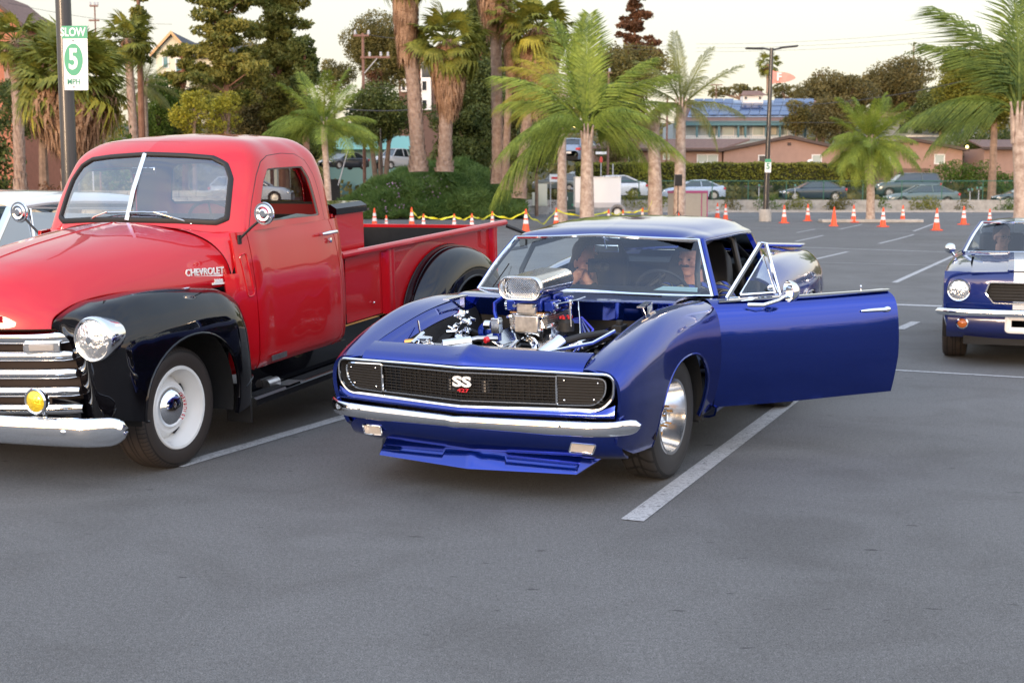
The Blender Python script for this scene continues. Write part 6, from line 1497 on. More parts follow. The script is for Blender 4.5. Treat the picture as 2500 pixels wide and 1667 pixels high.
MB().prism([tl + Vector((0, 0, .14)), tr_ + Vector((0, 0, .14)), br_ + Vector((0, 0, .14)), bl_ + Vector((0, 0, .14))], (0, .02, .05)).build('panel_rack', sgrid, H4, smooth=False)
slab(H4, 'cupola', whitet, X(1822), Z(252), X(1871), Z(229), 3, 5); MB().prism([(X(1815), 2.7, Z(229)), (X(1878), 2.7, Z(229)), (X(1868), 4, Z(217)), (X(1825), 4, Z(217))], (0, .1, .1)).build('cupola_roof', shing, H4, smooth=False)
window(H4, X(1825), Z(238), X(1831), Z(231), 3, pane=wdark, fw=.05); window(H4, X(1860), Z(238), X(1866), Z(231), 3, pane=wdark, fw=.05)
for a in (1655, 1695, 1726, 1748, 1795, 1812, 1862, 1895, 1930, 1955): slab(H4, 'porch_post', teal, X(a) - .10, Z(337), X(a) + .10, Z(303), -1.15, -.95)
for i, (a, b) in enumerate(((1727, 1744), (1760, 1787), (1797, 1812), (1835, 1860), (1878, 1892), (1901, 1918), (1936, 1952))): window(H4, X(a), Z(330), X(b), Z(305), 0, frame_=(teal if i % 2 == 0 else whitet), pane=(blind if i % 2 else mat('warm_blind', (.50, .46, .36), .5)), fw=.07)
q = MB().box(((X(1655) + X(1960)) / 2, -1.1, Z(334)), (X(1960) - X(1655), .06, .07)); q.box(((X(1655) + X(1960)) / 2, -1.1, Z(339)), (X(1960) - X(1655), .06, .07)); q.build('balcony_rail', whitet, H4)
for i in range(60): 
    bl1 = slab(H4, 'baluster', whitet, X(1656 + i * 5.1) - .03, Z(339), X(1656 + i * 5.1) + .03, Z(334), -1.12, -1.08) if i == 0 else None
    if i == 0: b0 = bl1
    else:
        c = b0.copy(); col.objects.link(c); c.location.x = X(1656 + i * 5.1) - X(1656); c.parent = H4
H5, X, Z = house('railed_house', 'dim grey-blue house with white balcony rail half hidden by the palm and trees', 132, 3, 2290)
slab(H5, 'wall', mat('grey_blue_wall', (.25, .27, .28), .8), X(2120), 0, X(2380), Z(288), 0, 6)
slab(H5, 'roof', shing, X(2110), Z(288), X(2390), Z(276), -.8, 6); slab(H5, 'balcony_rail', whitet, X(2200), Z(336), X(2370), Z(331), -.9, -.84)
for a in (2190, 2225, 2270, 2320, 2350): slab(H5, 'window', wdark, X(a), Z(326), X(a + 20), Z(298), -.04, 0)
slab(H5, 'dormer', tanw, X(2255), Z(290), X(2300), Z(278), -.6, 1)
# brown apartment house
H6, X, Z = house('apartment_house', 'three-storey brown and orange house with white bays between the palms', 150, 4, 1020)
cedar = mat('cedar_orange', (.40, .15, .085), .8, var=.1, vscale=3); brw = mat('brown_boards', (.15, .085, .065), .8, var=.1, vscale=3)
gable(H6, X(978), X(1110), X(1040), Z(152), Z(165), Z(118), Z(195), 0, 10, cedar, shing, .5)
slab(H6, 'wall', brw, X(976), 0, X(1112), Z(194), -.02, 10)
slab(H6, 'bay', whitet, X(983), Z(226), X(1003), Z(194), -.6, 0); slab(H6, 'bay', whitet, X(1030), Z(270), X(1055), Z(193), -.5, 0)
for (a, b, c, d, yy2) in ((984, 178, 994, 157, 0), (1032, 190, 1056, 155, 0), (985, 222, 993, 200, -.6), (1034, 222, 1044, 200, -.5), (1034, 266, 1044, 246, -.5)): window(H6, X(a), Z(b), X(c), Z(d), yy2, pane=wdark, fw=.12)
# cream house
H7, X, Z = house('cream_house', 'cream house with dark grey roof seen through the pine branches', 105, 2, 460)
cream = mat('cream_siding', (.68, .62, .46), .8, var=.05, vscale=2); groof = mat('grey_shingles', (.07, .075, .085), .9, var=.3, vscale=8)
gable(H7, X(392), X(470), X(432), Z(128), Z(128), Z(85), Z(300), 0, 10, cream, groof, .4, fas=mat('orange_trim', (.60, .35, .16), .6))
slab(H7, 'wall', cream, X(470), Z(300), X(620), Z(140), 1, 9); MB().prism([(X(460), .6, Z(140)), (X(630), .6, Z(140)), (X(600), 5, Z(92)), (X(440), 5, Z(92))], (0, .1, .15)).build('roof', groof, H7, smooth=False)
slab(H7, 'porch', cream, X(560), 0, X(680), Z(240), -.5, 6)
for (a, b, c, d) in ((409, 165, 420, 140), (440, 178, 458, 145), (500, 220, 520, 190), (420, 280, 436, 255)): window(H7, X(a), Z(b), X(c), Z(d), 0 if a < 470 else 1, pane=mat('teal_pane', (.10, .22, .24), .1), fw=.08)
H8, X, Z = house('orange_house', 'orange timber house behind palms at the top left corner', 80, 1.5, 10)
gable(H8, X(-130), X(62), X(-30), Z(55), Z(55), Z(-25), 0, 0, 8, cedar, shing, .4); window(H8, X(-40), Z(180), X(-10), Z(130), 0)
slab(H8, 'chimney', tanw, X(30), Z(200), X(50), Z(120), -.4, 0)
# teal shed and parked vehicles behind the forked tree
H9, X, Z = house('teal_building', 'teal-roofed low building behind the parked cars left of the palms', 112, .8, 900)
tealr = mat('teal_sheet', (.16, .38, .34), .5); slab(H9, 'wall', mat('teal_wall', (.10, .20, .20), .7), X(800), 0, X(1020), Z(362), 0, 8)
MB().prism([(X(790), -1, Z(366)), (X(1030), -1, Z(366)), (X(1000), 4, Z(330)), (X(830), 4, Z(330))], (0, .1, .1)).build('roof', tealr, H9, smooth=False)
# stone wall far left
o = MB(); rg = Rn(3); W0 = at(-60, 470, 48); sw = empty('stone_wall', (W0.x, 48, .3), label='pale stepped stone wall behind the far-left palm', cat='wall')
heights = [(0, 3.4), (2.1, 3.2), (3.3, 2.9), (4.6, 2.6)]
zt2 = lambda x_: at(0, 405, 48).z - .3 if x_ < 1.6 else (at(0, 413, 48).z - .3 if x_ < 2.3 else at(0, 424, 48).z - .3)
me = None
for r_ in range(6):
    for c_ in range(16):
        x_ = c_ * .62 + (r_ % 2) * .31; z_ = r_ * .24
        if z_ + .24 > zt2(x_) + .1: continue
        b = MB().box((x_, rg.uniform(-.012, .012), z_ + .12), (.60, .3, .225)).build('block', stonew, sw)
# wooden fence right
wf = empty('board_fence', at(2115, 455, 111.5), label='weathered brown board fence between hedge and ivy', cat='fence'); wfm = mat('weathered_boards', (.17, .115, .085), .9, var=.3, vscale=3)
b0 = MB().box((.10, 0, .75), (.19, .03, 1.5)).build('board', wfm, wf)
for k in range(1, 26):
    c = b0.copy(); col.objects.link(c); c.parent = wf; c.location = (k * .2, rnd.uniform(-.01, .01), rnd.uniform(-.02, .02))
# chain-link fence: posts, rails, wire net
gf = empty('chain_link_fence', (0, 93.5, 1.12), label='green chain-link fence on top of the retaining wall', cat='fence'); gm = mat('green_coated_steel', (.02, .11, .07), .5)
xa, xb = at(1490, 450, 93.5).x, at(2520, 450, 93.5).x; zt3 = at(0, 442, 93.5).z - 1.12
for px_ in (1560, 1649, 1739, 1827, 1920, 2011, 2107, 2202, 2300, 2400, 2495): MB().cyl((at(px_, 450, 93.5).x, 0, 0), (at(px_, 450, 93.5).x, 0, zt3 + .05), .035, n=8).build('post', gm, gf)
MB().cyl((xa, 0, zt3), (xb, 0, zt3), .028, n=6).build('rail', gm, gf); MB().cyl((xa, 0, .06), (xb, 0, .06), .02, n=6).build('rail', gm, gf)
q = MB(); V = []; F = []; st = .11; n_ = int((xb - xa) / st)
for k in range(n_):
    for s in (1, -1):
        x0 = xa + k * st; x1 = x0 + s * zt3; n = len(V); t_ = .0035; V += [(x0 - t_, 0, .05), (x0 + t_, 0, .05), (x1 + t_, 0, zt3), (x1 - t_, 0, zt3)]; F.append((n, n + 1, n + 2, n + 3))
wn_ = MB().add(V, F).build('wire_mesh', gm, gf, smooth=False); wn_['kind'] = 'stuff'

rg = Rn(77); V = []; F = []
for _ in range(42000):
    y_ = 109 + rg.random() ** 1.5 * 118; x_ = rg.uniform(-.85, .75) * y_; z_ = terr(x_, y_) + .6 * abs(math.sin(x_ * .31 + y_ * .17) * math.sin(y_ * .23 + x_ * .11)) * rg.random() * 2.2
    e = rg.v(.38 * rg.uniform(.5, 1.3)); f_ = e.orthogonal() * .6; m_ = len(V); p = Vector((x_, y_, z_ + .1)); V += [p - e, p + f_, p + e, p - f_]; F.append((m_, m_ + 1, m_ + 2, m_ + 3))
tag(MB().add(V, F).build('hillside_scrub', LM['olive'], None, smooth=False), 'low olive scrub covering the hillside behind the houses', 'scrub', kind='stuff')
# =============================================================== traffic cones and tape
orange = mat('cone_orange', (.85, .085, .018), .5); conew = mat('cone_white', (.72, .70, .68), .45)
def cone_proto(h, bands=2):
    r = empty('traffic_cone')
    MB().box((0, 0, .02), (.40 * h / .84, .40 * h / .84, .04)).build('base', orange, r, bevel=.01)
    MB().lathe([(.15 * h / .84, .04), (.135 * h / .84, .06), (.030, h - .02), (.024, h), (.015, h), (.014, h - .02)], 20, axis='z').build('cone_body', orange, r, ang=60)
    R_ = lambda z: (.135 + (.030 - .135) * (z - .06) / (h - .08)) * (h / .84 if z < .1 else 1)
    k0 = .135 * h / .84; R_ = lambda z: k0 + (.030 - k0) * (z - .06) / (h - .08)
    for i in range(bands):
        z0, z1 = ((.60, .76), (.36, .52))[i]; z0 *= h; z1 *= h
        MB().lathe([(R_(z0) + .003, z0), (R_(z1) + .003, z1)], 20, axis='z').build('reflective_band', conew, r, ang=60)
    return r
def cone_place(px, pyt, h=.84, pyb=None):
    """ground point where a cone of this height has its tip at the given picture row"""
    if pyb: return ground(px, pyb)
    lo, hi = 20.0, 92.0
    for _ in range(40):
        m_ = (lo + hi) / 2; z = gz(m_) + h; y_ = 478 + (CH - z) / m_ * CF
        if y_ > pyt: lo = m_
        else: hi = m_
    return Vector((at(px, pyt, lo).x, lo, gz(lo)))
CN = [  # px, tip row, height, label
 (914, 508, .9, 'orange cone at the left end of the row, above the pickup bed'), (943, 525, .6, 'short cone with a yellowish base just right of the leftmost cone'), (1005, 506, .95, 'tall cone by the mound holding the left end of the yellow tape'),
 (1034, 522, .7, 'small cone right beside the tall cone at the start of the tape'), (1109, 522, .7, 'cone showing above the tailgate, fourth post of the tape'), (1152, 521, .75, 'cone above the tailgate between two tape loops'),
 (1202, 516, .8, 'cone right above the bed corner of the red pickup'), (1284, 510, .95, 'nearest cone, left of the blue coupe roof, tape tied to its tip'), (1358, 507, .9, 'cone by the coupe roof in front of the cream cabinets'),
 (1486, 511, .8, 'cone just right of the big feather palm trunk'), (1521, 512, .75, 'cone under the wheel of the white trailer'), (1569, 507, .85, 'cone left of the palm that the tape is tied to'), (1657, 516, .7, 'small plain cone below the loudspeaker stand'),
 (1752, 495, .9, 'cone right beside the tan booth'), (1772, 498, .9, 'second cone from the booth, slightly nearer'), (1915, 501, .9, 'cone just right of the lamp post base'), (1973, 498, .9, 'cone under the dark parked car'), (2037, 505, .9, 'plain orange cone without white bands'),
 (2085, 500, .9, 'cone left of the island palm'), (2157, 506, .9, 'cone standing beside the island kerb, right of its palm'), (2205, 501, .85, 'cone in front of the grey-green saloon'), (2288, 508, .95, 'nearer cone of the right-hand row, above its bay line'), (2354, 503, .9, 'cone in front of the parking meters'), (2417, 510, .75, 'small cone just above the striped car roof')]
protos = {}
cpos = {}
for px, t_, h, lb in CN:
    key = (round(h, 2), 0 if 'plain' in lb else 2)
    if key not in protos: protos[key] = o = cone_proto(*key)
    else: o = copy_tree(protos[key])
    p = cone_place(px, t_, h); o.location = p; o.rotation_euler = (0, 0, px * .37); tag(o, lb, 'traffic cone', 'traffic cones closing off the lot'); cpos[px] = (p, h)
tapem = mat('yellow_tape', (.72, .70, .03), .4, coat=.3)
tp = empty('barrier_tape', cpos[1005][0], label='yellow barrier tape sagging from cone to cone', cat='tape'); o0 = cpos[1005][0]
chain = [1005, 1034, 1109, 1152, 1202, 1284, 1358, 1486, 1521, 1569, 1600]; rg = Rn(8)
for i in range(len(chain) - 1):
    def tip(k):
        if k == 1600: return at(1592, 490, 60)
        p, h = cpos[k]; return p + Vector((0, 0, h - .08))
    a, b = tip(chain[i]), tip(chain[i + 1]); sag = min(.55, .10 * (b - a).length); P = []
    for j in range(15):
        t = j / 14; c = a.lerp(b, t) - Vector((0, 0, 4 * sag * t * (1 - t) * (1 + .15 * math.sin(t * 14)))); w_ = .034; tw = t * 9 + rg.random()
        P.append([c + Vector((0, w_ * math.sin(tw), w_ * abs(math.cos(tw)) + .01)), c - Vector((0, w_ * math.sin(tw), w_ * abs(math.cos(tw)) + .01))])
    P = [[q - o0 for q in r_] for r_ in P]; MB().grid(P).build('tape_span', tapem, tp)

# =============================================================== poles, signs, wires
signw = mat('sign_white', (.78, .80, .80), .4, coat=.3); signg = mat('sign_green', (.035, .30, .16), .4, coat=.3); signg2 = mat('sign_green_print', (.04, .24, .14), .5)
pblk = mat('pole_black_paint', (.022, .021, .022), .45, coat=.4)
Ysp = 13.0; pb = ground(172, 478 + CH / Ysp * CF); a0 = at(172, 490, Ysp).x; a1 = at(158, 0, Ysp).x; zt0 = at(158, 0, Ysp).z
sp_ = empty('light_pole', (a0, Ysp, 0), label='thick black light pole carrying the green and white SLOW 5 MPH sign', cat='pole')
MB().cyl((0, 0, 0), (0, 0, 7.0), .074, n=28).build('pole', pblk, sp_); MB().lathe([(.16, 0), (.16, .03), (.11, .06), (.09, .14), (.076, .15)], 24, axis='z').build('base_plate', pblk, sp_)
c = at(179.5, 142.5, Ysp - .10); sg = empty('speed_sign', c, label='white and green sign reading SLOW 5 MPH on the thick black pole', cat='sign'); sg.rotation_euler = (0, R(1.2), R(-14))
W2, H2_ = .153, .305
def plate(o_, w_, h_, t_, m_, name, par, y=0, z=0, r=.012):
    return MB().prism([(a, y, b + z) for a, b in rrect(-w_, -h_, w_, h_, r)][::-1], (0, t_, 0)).build(name, m_, par, smooth=False)
plate(0, W2, H2_, .003, signw, 'plate', sg); pan = MB().prism([(a, -.002, b) for a, b in ((-W2, .305 - .008), (-W2 + .008, .305), (W2 - .008, .305), (W2, .305 - .008), (W2, .185), (-W2, .185))], (0, .0015, 0)).build('green_band', signg, sg, smooth=False)
F_ = lambda z, y=-.0035: Matrix(((1, 0, 0, 0), (0, 0, -1, y), (0, 1, 0, z), (0, 0, 0, 1)))
text('SLOW', .112, .0006, 'lettering', signw, sg, F_(.243), bold=.0025, sx_=.86)
MB().prism([(.100 * math.cos(t), -.0025, -.015 + .152 * math.sin(t)) for t in np.linspace(0, 2 * math.pi, 49)[:-1]], (0, .002, 0)).build('green_oval', signg, sg, smooth=False)
text('5', .27, .0006, 'lettering', signw, sg, F_(-.018, -.0045), bold=.008, sx_=.80)
text('MPH', .082, .0006, 'lettering', signg2, sg, F_(-.228), bold=.0008, sx_=.88)
for z in (.165, -.275): MB().sphere((.0, -.004, z), .008, 8, 6).build('bolt', steel, sg)
lp = ground(1868, 541); lamp = empty('lamp_post', lp, label='black double-headed parking lot lamp post on a round concrete base', cat='lamp post'); Hl = at(1868, 118, lp.y).z - lp.z; s_ = lp.y / CF
MB().lathe([(15 * s_, 0), (15 * s_, .60), (14 * s_, .64), (0, .64)], 28, axis='z').build('concrete_base', concrete, lamp)
MB().cyl((0, 0, .6), (.15, 0, Hl), 6 * s_, 4.5 * s_, 12).build('pole', pblk, lamp)
for s in (-1, 1):
    MB().tube([(.15, 0, Hl - .1), (.15 + s * .5, 0, Hl)], .05, 6).build('arm', pblk, lamp)
    MB().box((.15 + s * .88, 0, Hl + .02 + .04 * s), (.95, .35, .09), M=Matrix.Rotation(-s * .06 - .04, 3, 'Y')).build('lamp_head', pblk, lamp, bevel=.03)
sg2 = empty('speed_sign', at(1875, 405, lp.y - .2), label='small far white and green speed sign on the double-headed lamp post', cat='sign')
plate(0, 7.5 * s_, 16 * s_, .01, signw, 'plate', sg2, r=.03); plate(0, 7.4 * s_, 4 * s_, .01, signg, 'green_band', sg2, y=-.012, z=12 * s_, r=.02); text('5', .42, .002, 'lettering', signg2, sg2, F_(-.04, -.02), bold=.01)
# feather flag behind the lamp post
ff = empty('pennant_flag', at(1876, 520, 88), label='faded red pointed flag with a white letter F behind the lamp post', cat='flag'); ff.location.z = gz(88)
dx = at(1876, 190, 88).x; k = 88 / CF; z0 = at(1882, 190, 88).z - gz(88)
MB().cyl((0, 0, 0), (0, 0, z0 + .4), .03, n=8).build('flag_pole', pblk, ff)
P = [(0, -13), (0, 15), (10, 14), (26, 13), (42, 9), (57, 0), (44, -8), (30, -11), (12, -12)]
P = bez(P, 48, True)
MB().prism([(a * k + .05, .06 * math.sin(a * .12), b * k + z0) for a, b in P][::-1], (0, .02, 0)).build('cloth', mat('faded_red_cloth', (.80, .30, .24), .8), ff, smooth=False)
text('F', .72, .004, 'lettering', whitet, ff, Matrix(((1, 0, 0, 18 * k), (0, 0, -1, -.09), (0, 1, 0, z0 + .02), (0, 0, 0, 1))), bold=.02)
wood = mat('utility_pole_wood', (.20, .11, .085), .9, var=.25, vscale=6)
wirem = mat('wire_black', (.06, .06, .06), .7); insul = mat('insulator', (.45, .45, .47), .4)
def upole(label, px, pyt, Y, wpx, arms, pyb=420, extras=()):
    b = at(px, pyb, Y); b.z = terr(b.x, Y); zt = at(px, pyt, Y).z - b.z; s = Y / CF; r = empty('utility_pole', b, label=label, cat='utility pole')
    MB().cyl((0, 0, -.3), (0, 0, zt), wpx * s * .55, wpx * s * .42, 10).build('pole', wood, r)
    for (py, x0, x1, ins, brace) in arms:
        z = at(px, py, Y).z - b.z; a0, a1 = (x0 - px) * s, (x1 - px) * s; ar = MB().box(((a0 + a1) / 2, -.12, z), (a1 - a0, .10, .13)).build('crossarm', wood, r)
        for i_ in ins: MB().lathe([(0, .0), (.07, 0), (.10, .10), (.07, .16), (.09, .22), (.04, .30), (0, .30)], 8, ((i_ - px) * s, -.12, z + .06), 'z').build('insulator', insul, ar)
        for (bx1, by1, bx2, by2) in brace: MB().tube([((bx1 - px) * s, -.12, at(px, by1, Y).z - b.z), ((bx2 - px) * s, -.12, at(px, by2, Y).z - b.z)], .035, 6).build('brace', insul, r)
    return r, b, s
up1, b1, s1 = upole('tall wooden utility pole with one long crossarm and a grey transformer, left of centre', 664, 66, 84, 9, [(72, 613, 715, (620, 628, 652, 680, 690, 704, 710), ((648, 74, 662, 88), (680, 74, 664, 88))), (222, 640, 690, (), ((664, 205, 688, 222),))])
MB().cyl((9 * s1, -.3, at(0, 127, 84).z - b1.z), (9 * s1, -.3, at(0, 108, 84).z - b1.z), .17, n=14).build('transformer', insul, up1)
MB().tube([(-2 * s1, 0, at(0, 96, 84).z - b1.z), (-60 * s1, -.5, at(0, 310, 84).z - b1.z)], .02, 5).build('guy_wire', wirem, up1)
MB().tube([(0, 0, at(0, 96, 84).z - b1.z), (-50 * s1, -.5, at(0, 300, 84).z - b1.z)], .03, 5).build('guy_wire', wirem, up1)
upole('wooden utility pole with a side arm, left of the tall fan palms', 890, 82, 90, 8, [(88, 868, 905, (872, 904), ()), (141, 884, 955, (906, 933, 950), ((925, 142, 893, 180),))])
upole('small distant utility pole seen left of the slender fan palm', 245, 14, 110, 4, [(16, 234, 254, (236, 246, 253), ()), (51, 231, 256, (), ())])
upole('small utility pole standing among the trees behind the half-dead palm', 1484, 176, 110, 6, [(178, 1478, 1492, (1486,), ())], extras=())
upole('distant utility pole with crossarm above the oak trees', 1992, 178, 170, 4, [(184, 1980, 2006, (1983, 1992, 2003), ())])
upole('faint distant utility pole left of the solar roof', 1745, 206, 180, 2.5, [(208, 1731, 1760, (), ())])
upole('thin white pole at the corner of the blue house', 1627, 232, 112, 5, [])
def wire(label, A, B, sag=.5, r=.018):
    a = at(*A); b = at(*B); P = [a.lerp(b, t) - Vector((0, 0, 4 * sag * t * (1 - t))) - a for t in np.linspace(0, 1, 17)]
    o = MB().tube(P, r, 4).build('overhead_wire', wirem, None); o.location = a; tag(o, label, 'wire')
wire('highest faint power line crossing the sky at right', (1700, 108, 140), (2300, 76, 110), .3, .012)
wire('power line crossing the sky just below the highest one', (1700, 118, 140), (2360, 84, 110), .3, .012)
wire('power line crossing the sky from the lamp heads to the big tree', (1700, 127, 140), (2420, 92, 110), .3, .012)
wire('pale cable sloping up across the oak trees to the right palm', (1700, 245, 120), (2440, 176, 90), 1.2, .025)
wire('dark cable running in front of the porch of the blue house', (1500, 296, 112), (2480, 298, 112), .1, .02)
wire('thick bundled cable sloping from the first pole to the palms', (640, 222, 84), (1010, 268, 84), .5, .035)
wire('cable running left from the tall pole across the pines', (300, 227, 84), (668, 224, 84), .2, .03)
wire('double cable from the side-arm pole into the palms, upper', (886, 82, 90), (1000, 95, 90), .1, .02)
wire('thin cable across the tree from the side-arm pole to the brown house', (892, 210, 90), (1020, 220, 95), .1, .02)
wire('thin power line at the top left passing behind the sign pole', (20, 8, 80), (420, 60, 110), .3, .012)
for k, (y1, y2) in enumerate(((108, 112), (116, 120), (226, 236), (246, 250), (214, 222))): wire(['faint upper wire through the rusty conifer', 'second faint wire through the rusty conifer', 'wire behind the half-dead palm, middle one', 'wire behind the half-dead palm, lowest one', 'wire behind the half-dead palm, top one'][k], (1470, y1, 112), (1660, y2, 112), .1, .015)

# =============================================================== street things
cab = mat('cream_cabinet', (.62, .62, .50), .6, coat=.2)
def block_at(name, label, cat, x0, y0, x1, y1, Y, m_, dep, z0=None, rz=0, bev=.01):
    a = at(x0, y1, Y); b = at(x1, y0, Y); z = a.z if z0 is None else z0; r = empty(name, ((a.x + b.x) / 2, Y, z), rz, label, cat)
    MB().box((0, dep / 2, (b.z - z) / 2), (b.x - a.x, dep, b.z - z)).build('body', m_, r, bevel=bev); return r, (b.x - a.x), (b.z - z)
gY = 84
block_at('concrete_plinth', 'stepped concrete plinth under the cream cabinets', 'plinth', 1293, 503, 1340, 518, gY, concrete, 1.0, gz(gY))
r, w_, h = block_at('utility_cabinet', 'tall narrow cream utility cabinet, right one of the pair', 'utility cabinet', 1313, 449, 1336, 503, gY, cab, .5); MB().box((0, -.01, h * .5), (w_ * .86, .02, h * .9)).build('door', cab, r)
r, w_, h = block_at('utility_cabinet', 'lower cream utility cabinet, left one of the pair', 'utility cabinet', 1299, 470, 1314, 503, gY - .3, cab, .6); MB().box((0, -.01, h * .5), (w_ * .8, .02, h * .9)).build('door', cab, r)
tg_ = mat('dark_green_paint', (.03, .065, .05), .5, coat=.3)
r, w_, h = block_at('transformer_box', 'dark green transformer box left of the white trailer', 'transformer box', 1363, 469, 1405, 508, 85, tg_, 1.0, gz(85)); MB().box((0, -.012, h * .5), (w_ * .02, .02, h)).build('door_gap', flat, r); MB().box((-.05, -.015, h * .70), (.22, .01, .22)).build('warning_sticker', signw, r); MB().box((.38, -.015, h * .42), (.12, .01, .12)).build('small_sticker', signg, r)
r = empty('notice_sign', at(1354, 512, 84), label='small pale notice board on two thin posts behind the cream cabinets', cat='sign'); k = 84 / CF
MB().box((0, 0, 76 * k), (25 * k, .03, 18 * k)).build('board', signw, r); MB().box((0, -.02, 76 * k), (16 * k, .01, 5 * k)).build('print', redm, r)
for s in (-1, 1): MB().cyl((s * 10 * k, .04, 0), (s * 10 * k, .04, 70 * k), .03).build('post', insul, r)
for lb, px, Y, top in (('red stop sign seen edge-on beyond the white trailer', 1467, 100, 383), ):
    r = empty('stop_sign', at(px, 445, Y), label='small red stop sign and street name blades beyond the white trailer', cat='sign'); k = Y / CF; z = 62 * k
    MB().cyl((0, 0, -1), (0, 0, z), .04).build('post', insul, r); MB().prism([(8 * k * math.cos(R(22.5 + 45 * i)) * .5, -.05, 54 * k + 8 * k * math.sin(R(22.5 + 45 * i))) for i in range(8)][::-1], (0, .02, 0)).build('plate', redm, r, smooth=False)
    MB().box((0, 0, 70 * k), (26 * k, .03, 6 * k)).build('name_blade', signw, r)
r = empty('street_sign', at(1336, 375, 110), label='dark street name blade far behind the low dark tree', cat='sign'); MB().box((0, 0, .5), (.75, .03, .18)).build('name_blade', signw, r); MB().cyl((0, 0, -1.5), (0, 0, .5), .03).build('post', insul, r)
r = empty('sign_post', at(1496, 448, 100), label='bare grey sign post in front of the hedge, right of the stop sign', cat='post'); MB().cyl((0, 0, -1), (0, 0, 1.45), .05).build('post', insul, r)
# street lamp glows among the palms
# white cargo trailer
Yt = 76; tr = empty('cargo_trailer', at(1455, 520, Yt), label='white enclosed cargo trailer parked behind the big feather palm', cat='trailer'); k = Yt / CF; tr.location.z = gz(Yt)
X0, X1 = (1404 - 1455) * k, (1516 - 1455) * k; zb_ = at(0, 507, Yt).z - gz(Yt); zt_2 = at(0, 433, Yt).z - gz(Yt)
MB().box(((X0 + X1) / 2, 1.1, (zb_ + zt_2) / 2), (X1 - X0, 2.0, zt_2 - zb_)).build('body', mat('trailer_white', (.74, .75, .76), .4, coat=.3), tr, bevel=.05)
MB().box(((X0 + X1) / 2, .085, zb_ + .14), (X1 - X0 - .08, .012, .28)).build('stone_guard', insul, tr)
MB().box(((X0 + X1) / 2, 1.1, zt_2 + .0), (X1 - X0 + .04, 2.06, .06)).build('roof_trim', whitet, tr, bevel=.02)
for xx in (X1 - .22,): 
    wheel(tr, xx, .02, .33, .33, .22, .19, -1, tyreR, whitep); MB().tube([(xx + .42 * math.cos(t), .0, .36 + .40 * math.sin(t)) for t in np.linspace(.1, math.pi - .1, 14)], .03, 6, flat=2.5).build('mudguard', insul, tr)
MB().box((X0 - .4, 1.1, .42), (.9, .12, .08)).build('tow_bar', steel, tr); MB().box((X0 + .55, .06, zb_ + .7), (.02, .03, .25)).build('latch', steel, tr)
# tan booth with magenta trim
Yb = 70; bo = empty('ticket_booth', at(1690, 530, Yb), label='square tan booth with magenta edge trim behind the loudspeaker', cat='booth'); bo.location.z = gz(Yb); k = Yb / CF; bo.rotation_euler = (0, 0, R(12))
zt_3 = at(0, 466, Yb).z - gz(Yb); tanb = mat('booth_tan', (.36, .32, .26), .8, var=.05); mag = mat('magenta_trim', (.36, .06, .16), .6)
wB = 88 * k * .86; MB().box((0, .8, zt_3 / 2), (wB, 1.6, zt_3)).build('body', tanb, bo)
MB().box((0, .8, zt_3 - .06), (wB + .05, 1.65, .12)).build('trim', mag, bo)
for xx in (-wB / 2, wB / 2 * .62, wB / 2): MB().box((xx, -.0, zt_3 / 2 - .03), (.05, .03, zt_3 - .07)).build('trim', mag, bo)
tag(MB().grid([[(p.x, p.y - .25, p.z), (p.x, p.y - .25, p.z + .12), (p.x, p.y + 1.2, p.z + .12)] for p in [ground(x_, y_) for x_, y_ in ((1560, 533), (1640, 534), (1700, 530), (1765, 521))]], flip=True).build('island_kerb', concrete), kind='structure')
tag(MB().box((at(2125, 541, 68).x, 68.0, gz(68) + .07), (5.2, 1.0, .16)).build('island_kerb', concrete, bevel=.03), kind='structure')
# loudspeaker on tripod
Ys = 56; so_ = ground(1655, 538); r = empty('tripod_stand', (at(1655, 500, Ys).x, Ys, gz(Ys)), label='black tripod stand holding the loudspeaker in front of the palm', cat='stand'); k = Ys / CF
z1 = at(0, 455, Ys).z - gz(Ys); MB().cyl((0, 0, .2), (0, 0, z1), .022).build('pole', pblk, r)
for a in (0.3, 2.4, 4.5): MB().tube([(0, 0, .85), (.60 * math.cos(a), .60 * math.sin(a), .02)], .018, 6).build('leg', pblk, r)
r2_ = empty('loudspeaker', (at(1655, 500, Ys).x, Ys, gz(Ys) + z1), label='black loudspeaker box up on the tripod stand', cat='loudspeaker'); MB().box((0, 0, .25), (18 * k, .30, 28 * k)).build('cabinet', pblk, r2_, bevel=.02); MB().box((0, -.155, .25), (16 * k, .01, 25 * k)).build('grille', flat, r2_)
MB().box((at(1638, 530, Ys).x, Ys - .1, gz(Ys) + .14), (.28, .25, .26)).build('equipment_case', pblk, None, bevel=.02)
tag(bpy.data.objects['equipment_case'], 'small black equipment case on the ground left of the tripod', 'case')
# parking meters
for i, (px, py, Y) in enumerate(((2367, 468, 94), (2388, 464, 94.5), (1940, 458, 95), (1852, 458, 95), (230, 400, 58))):
    r = empty('parking_meter', at(px, 505, Y), label=['left twin parking meter right of the grey-green saloon', 'right twin parking meter right of the grey-green saloon', 'parking meter just left of the dark parked car', 'parking meter behind the fence near the lamp post', 'parking meter behind the pickup windscreen'][i], cat='parking meter'); k = Y / CF; z = (505 - py) * k
    r.location.z = terr(0, Y) if Y > 90 else gz(Y); z = at(0, py, Y).z - r.location.z
    MB().cyl((0, 0, 0), (0, 0, z), .035).build('post', insul, r)
    for s in ((-1, 1) if i < 2 else (0,)): MB().box((s * .13, 0, z + .1), (.17, .14, .26)).build('meter_head', steel, r, bevel=.05); MB().box((s * .13, -.075, z + .15), (.11, .01, .08)).build('meter_window', signg, r)

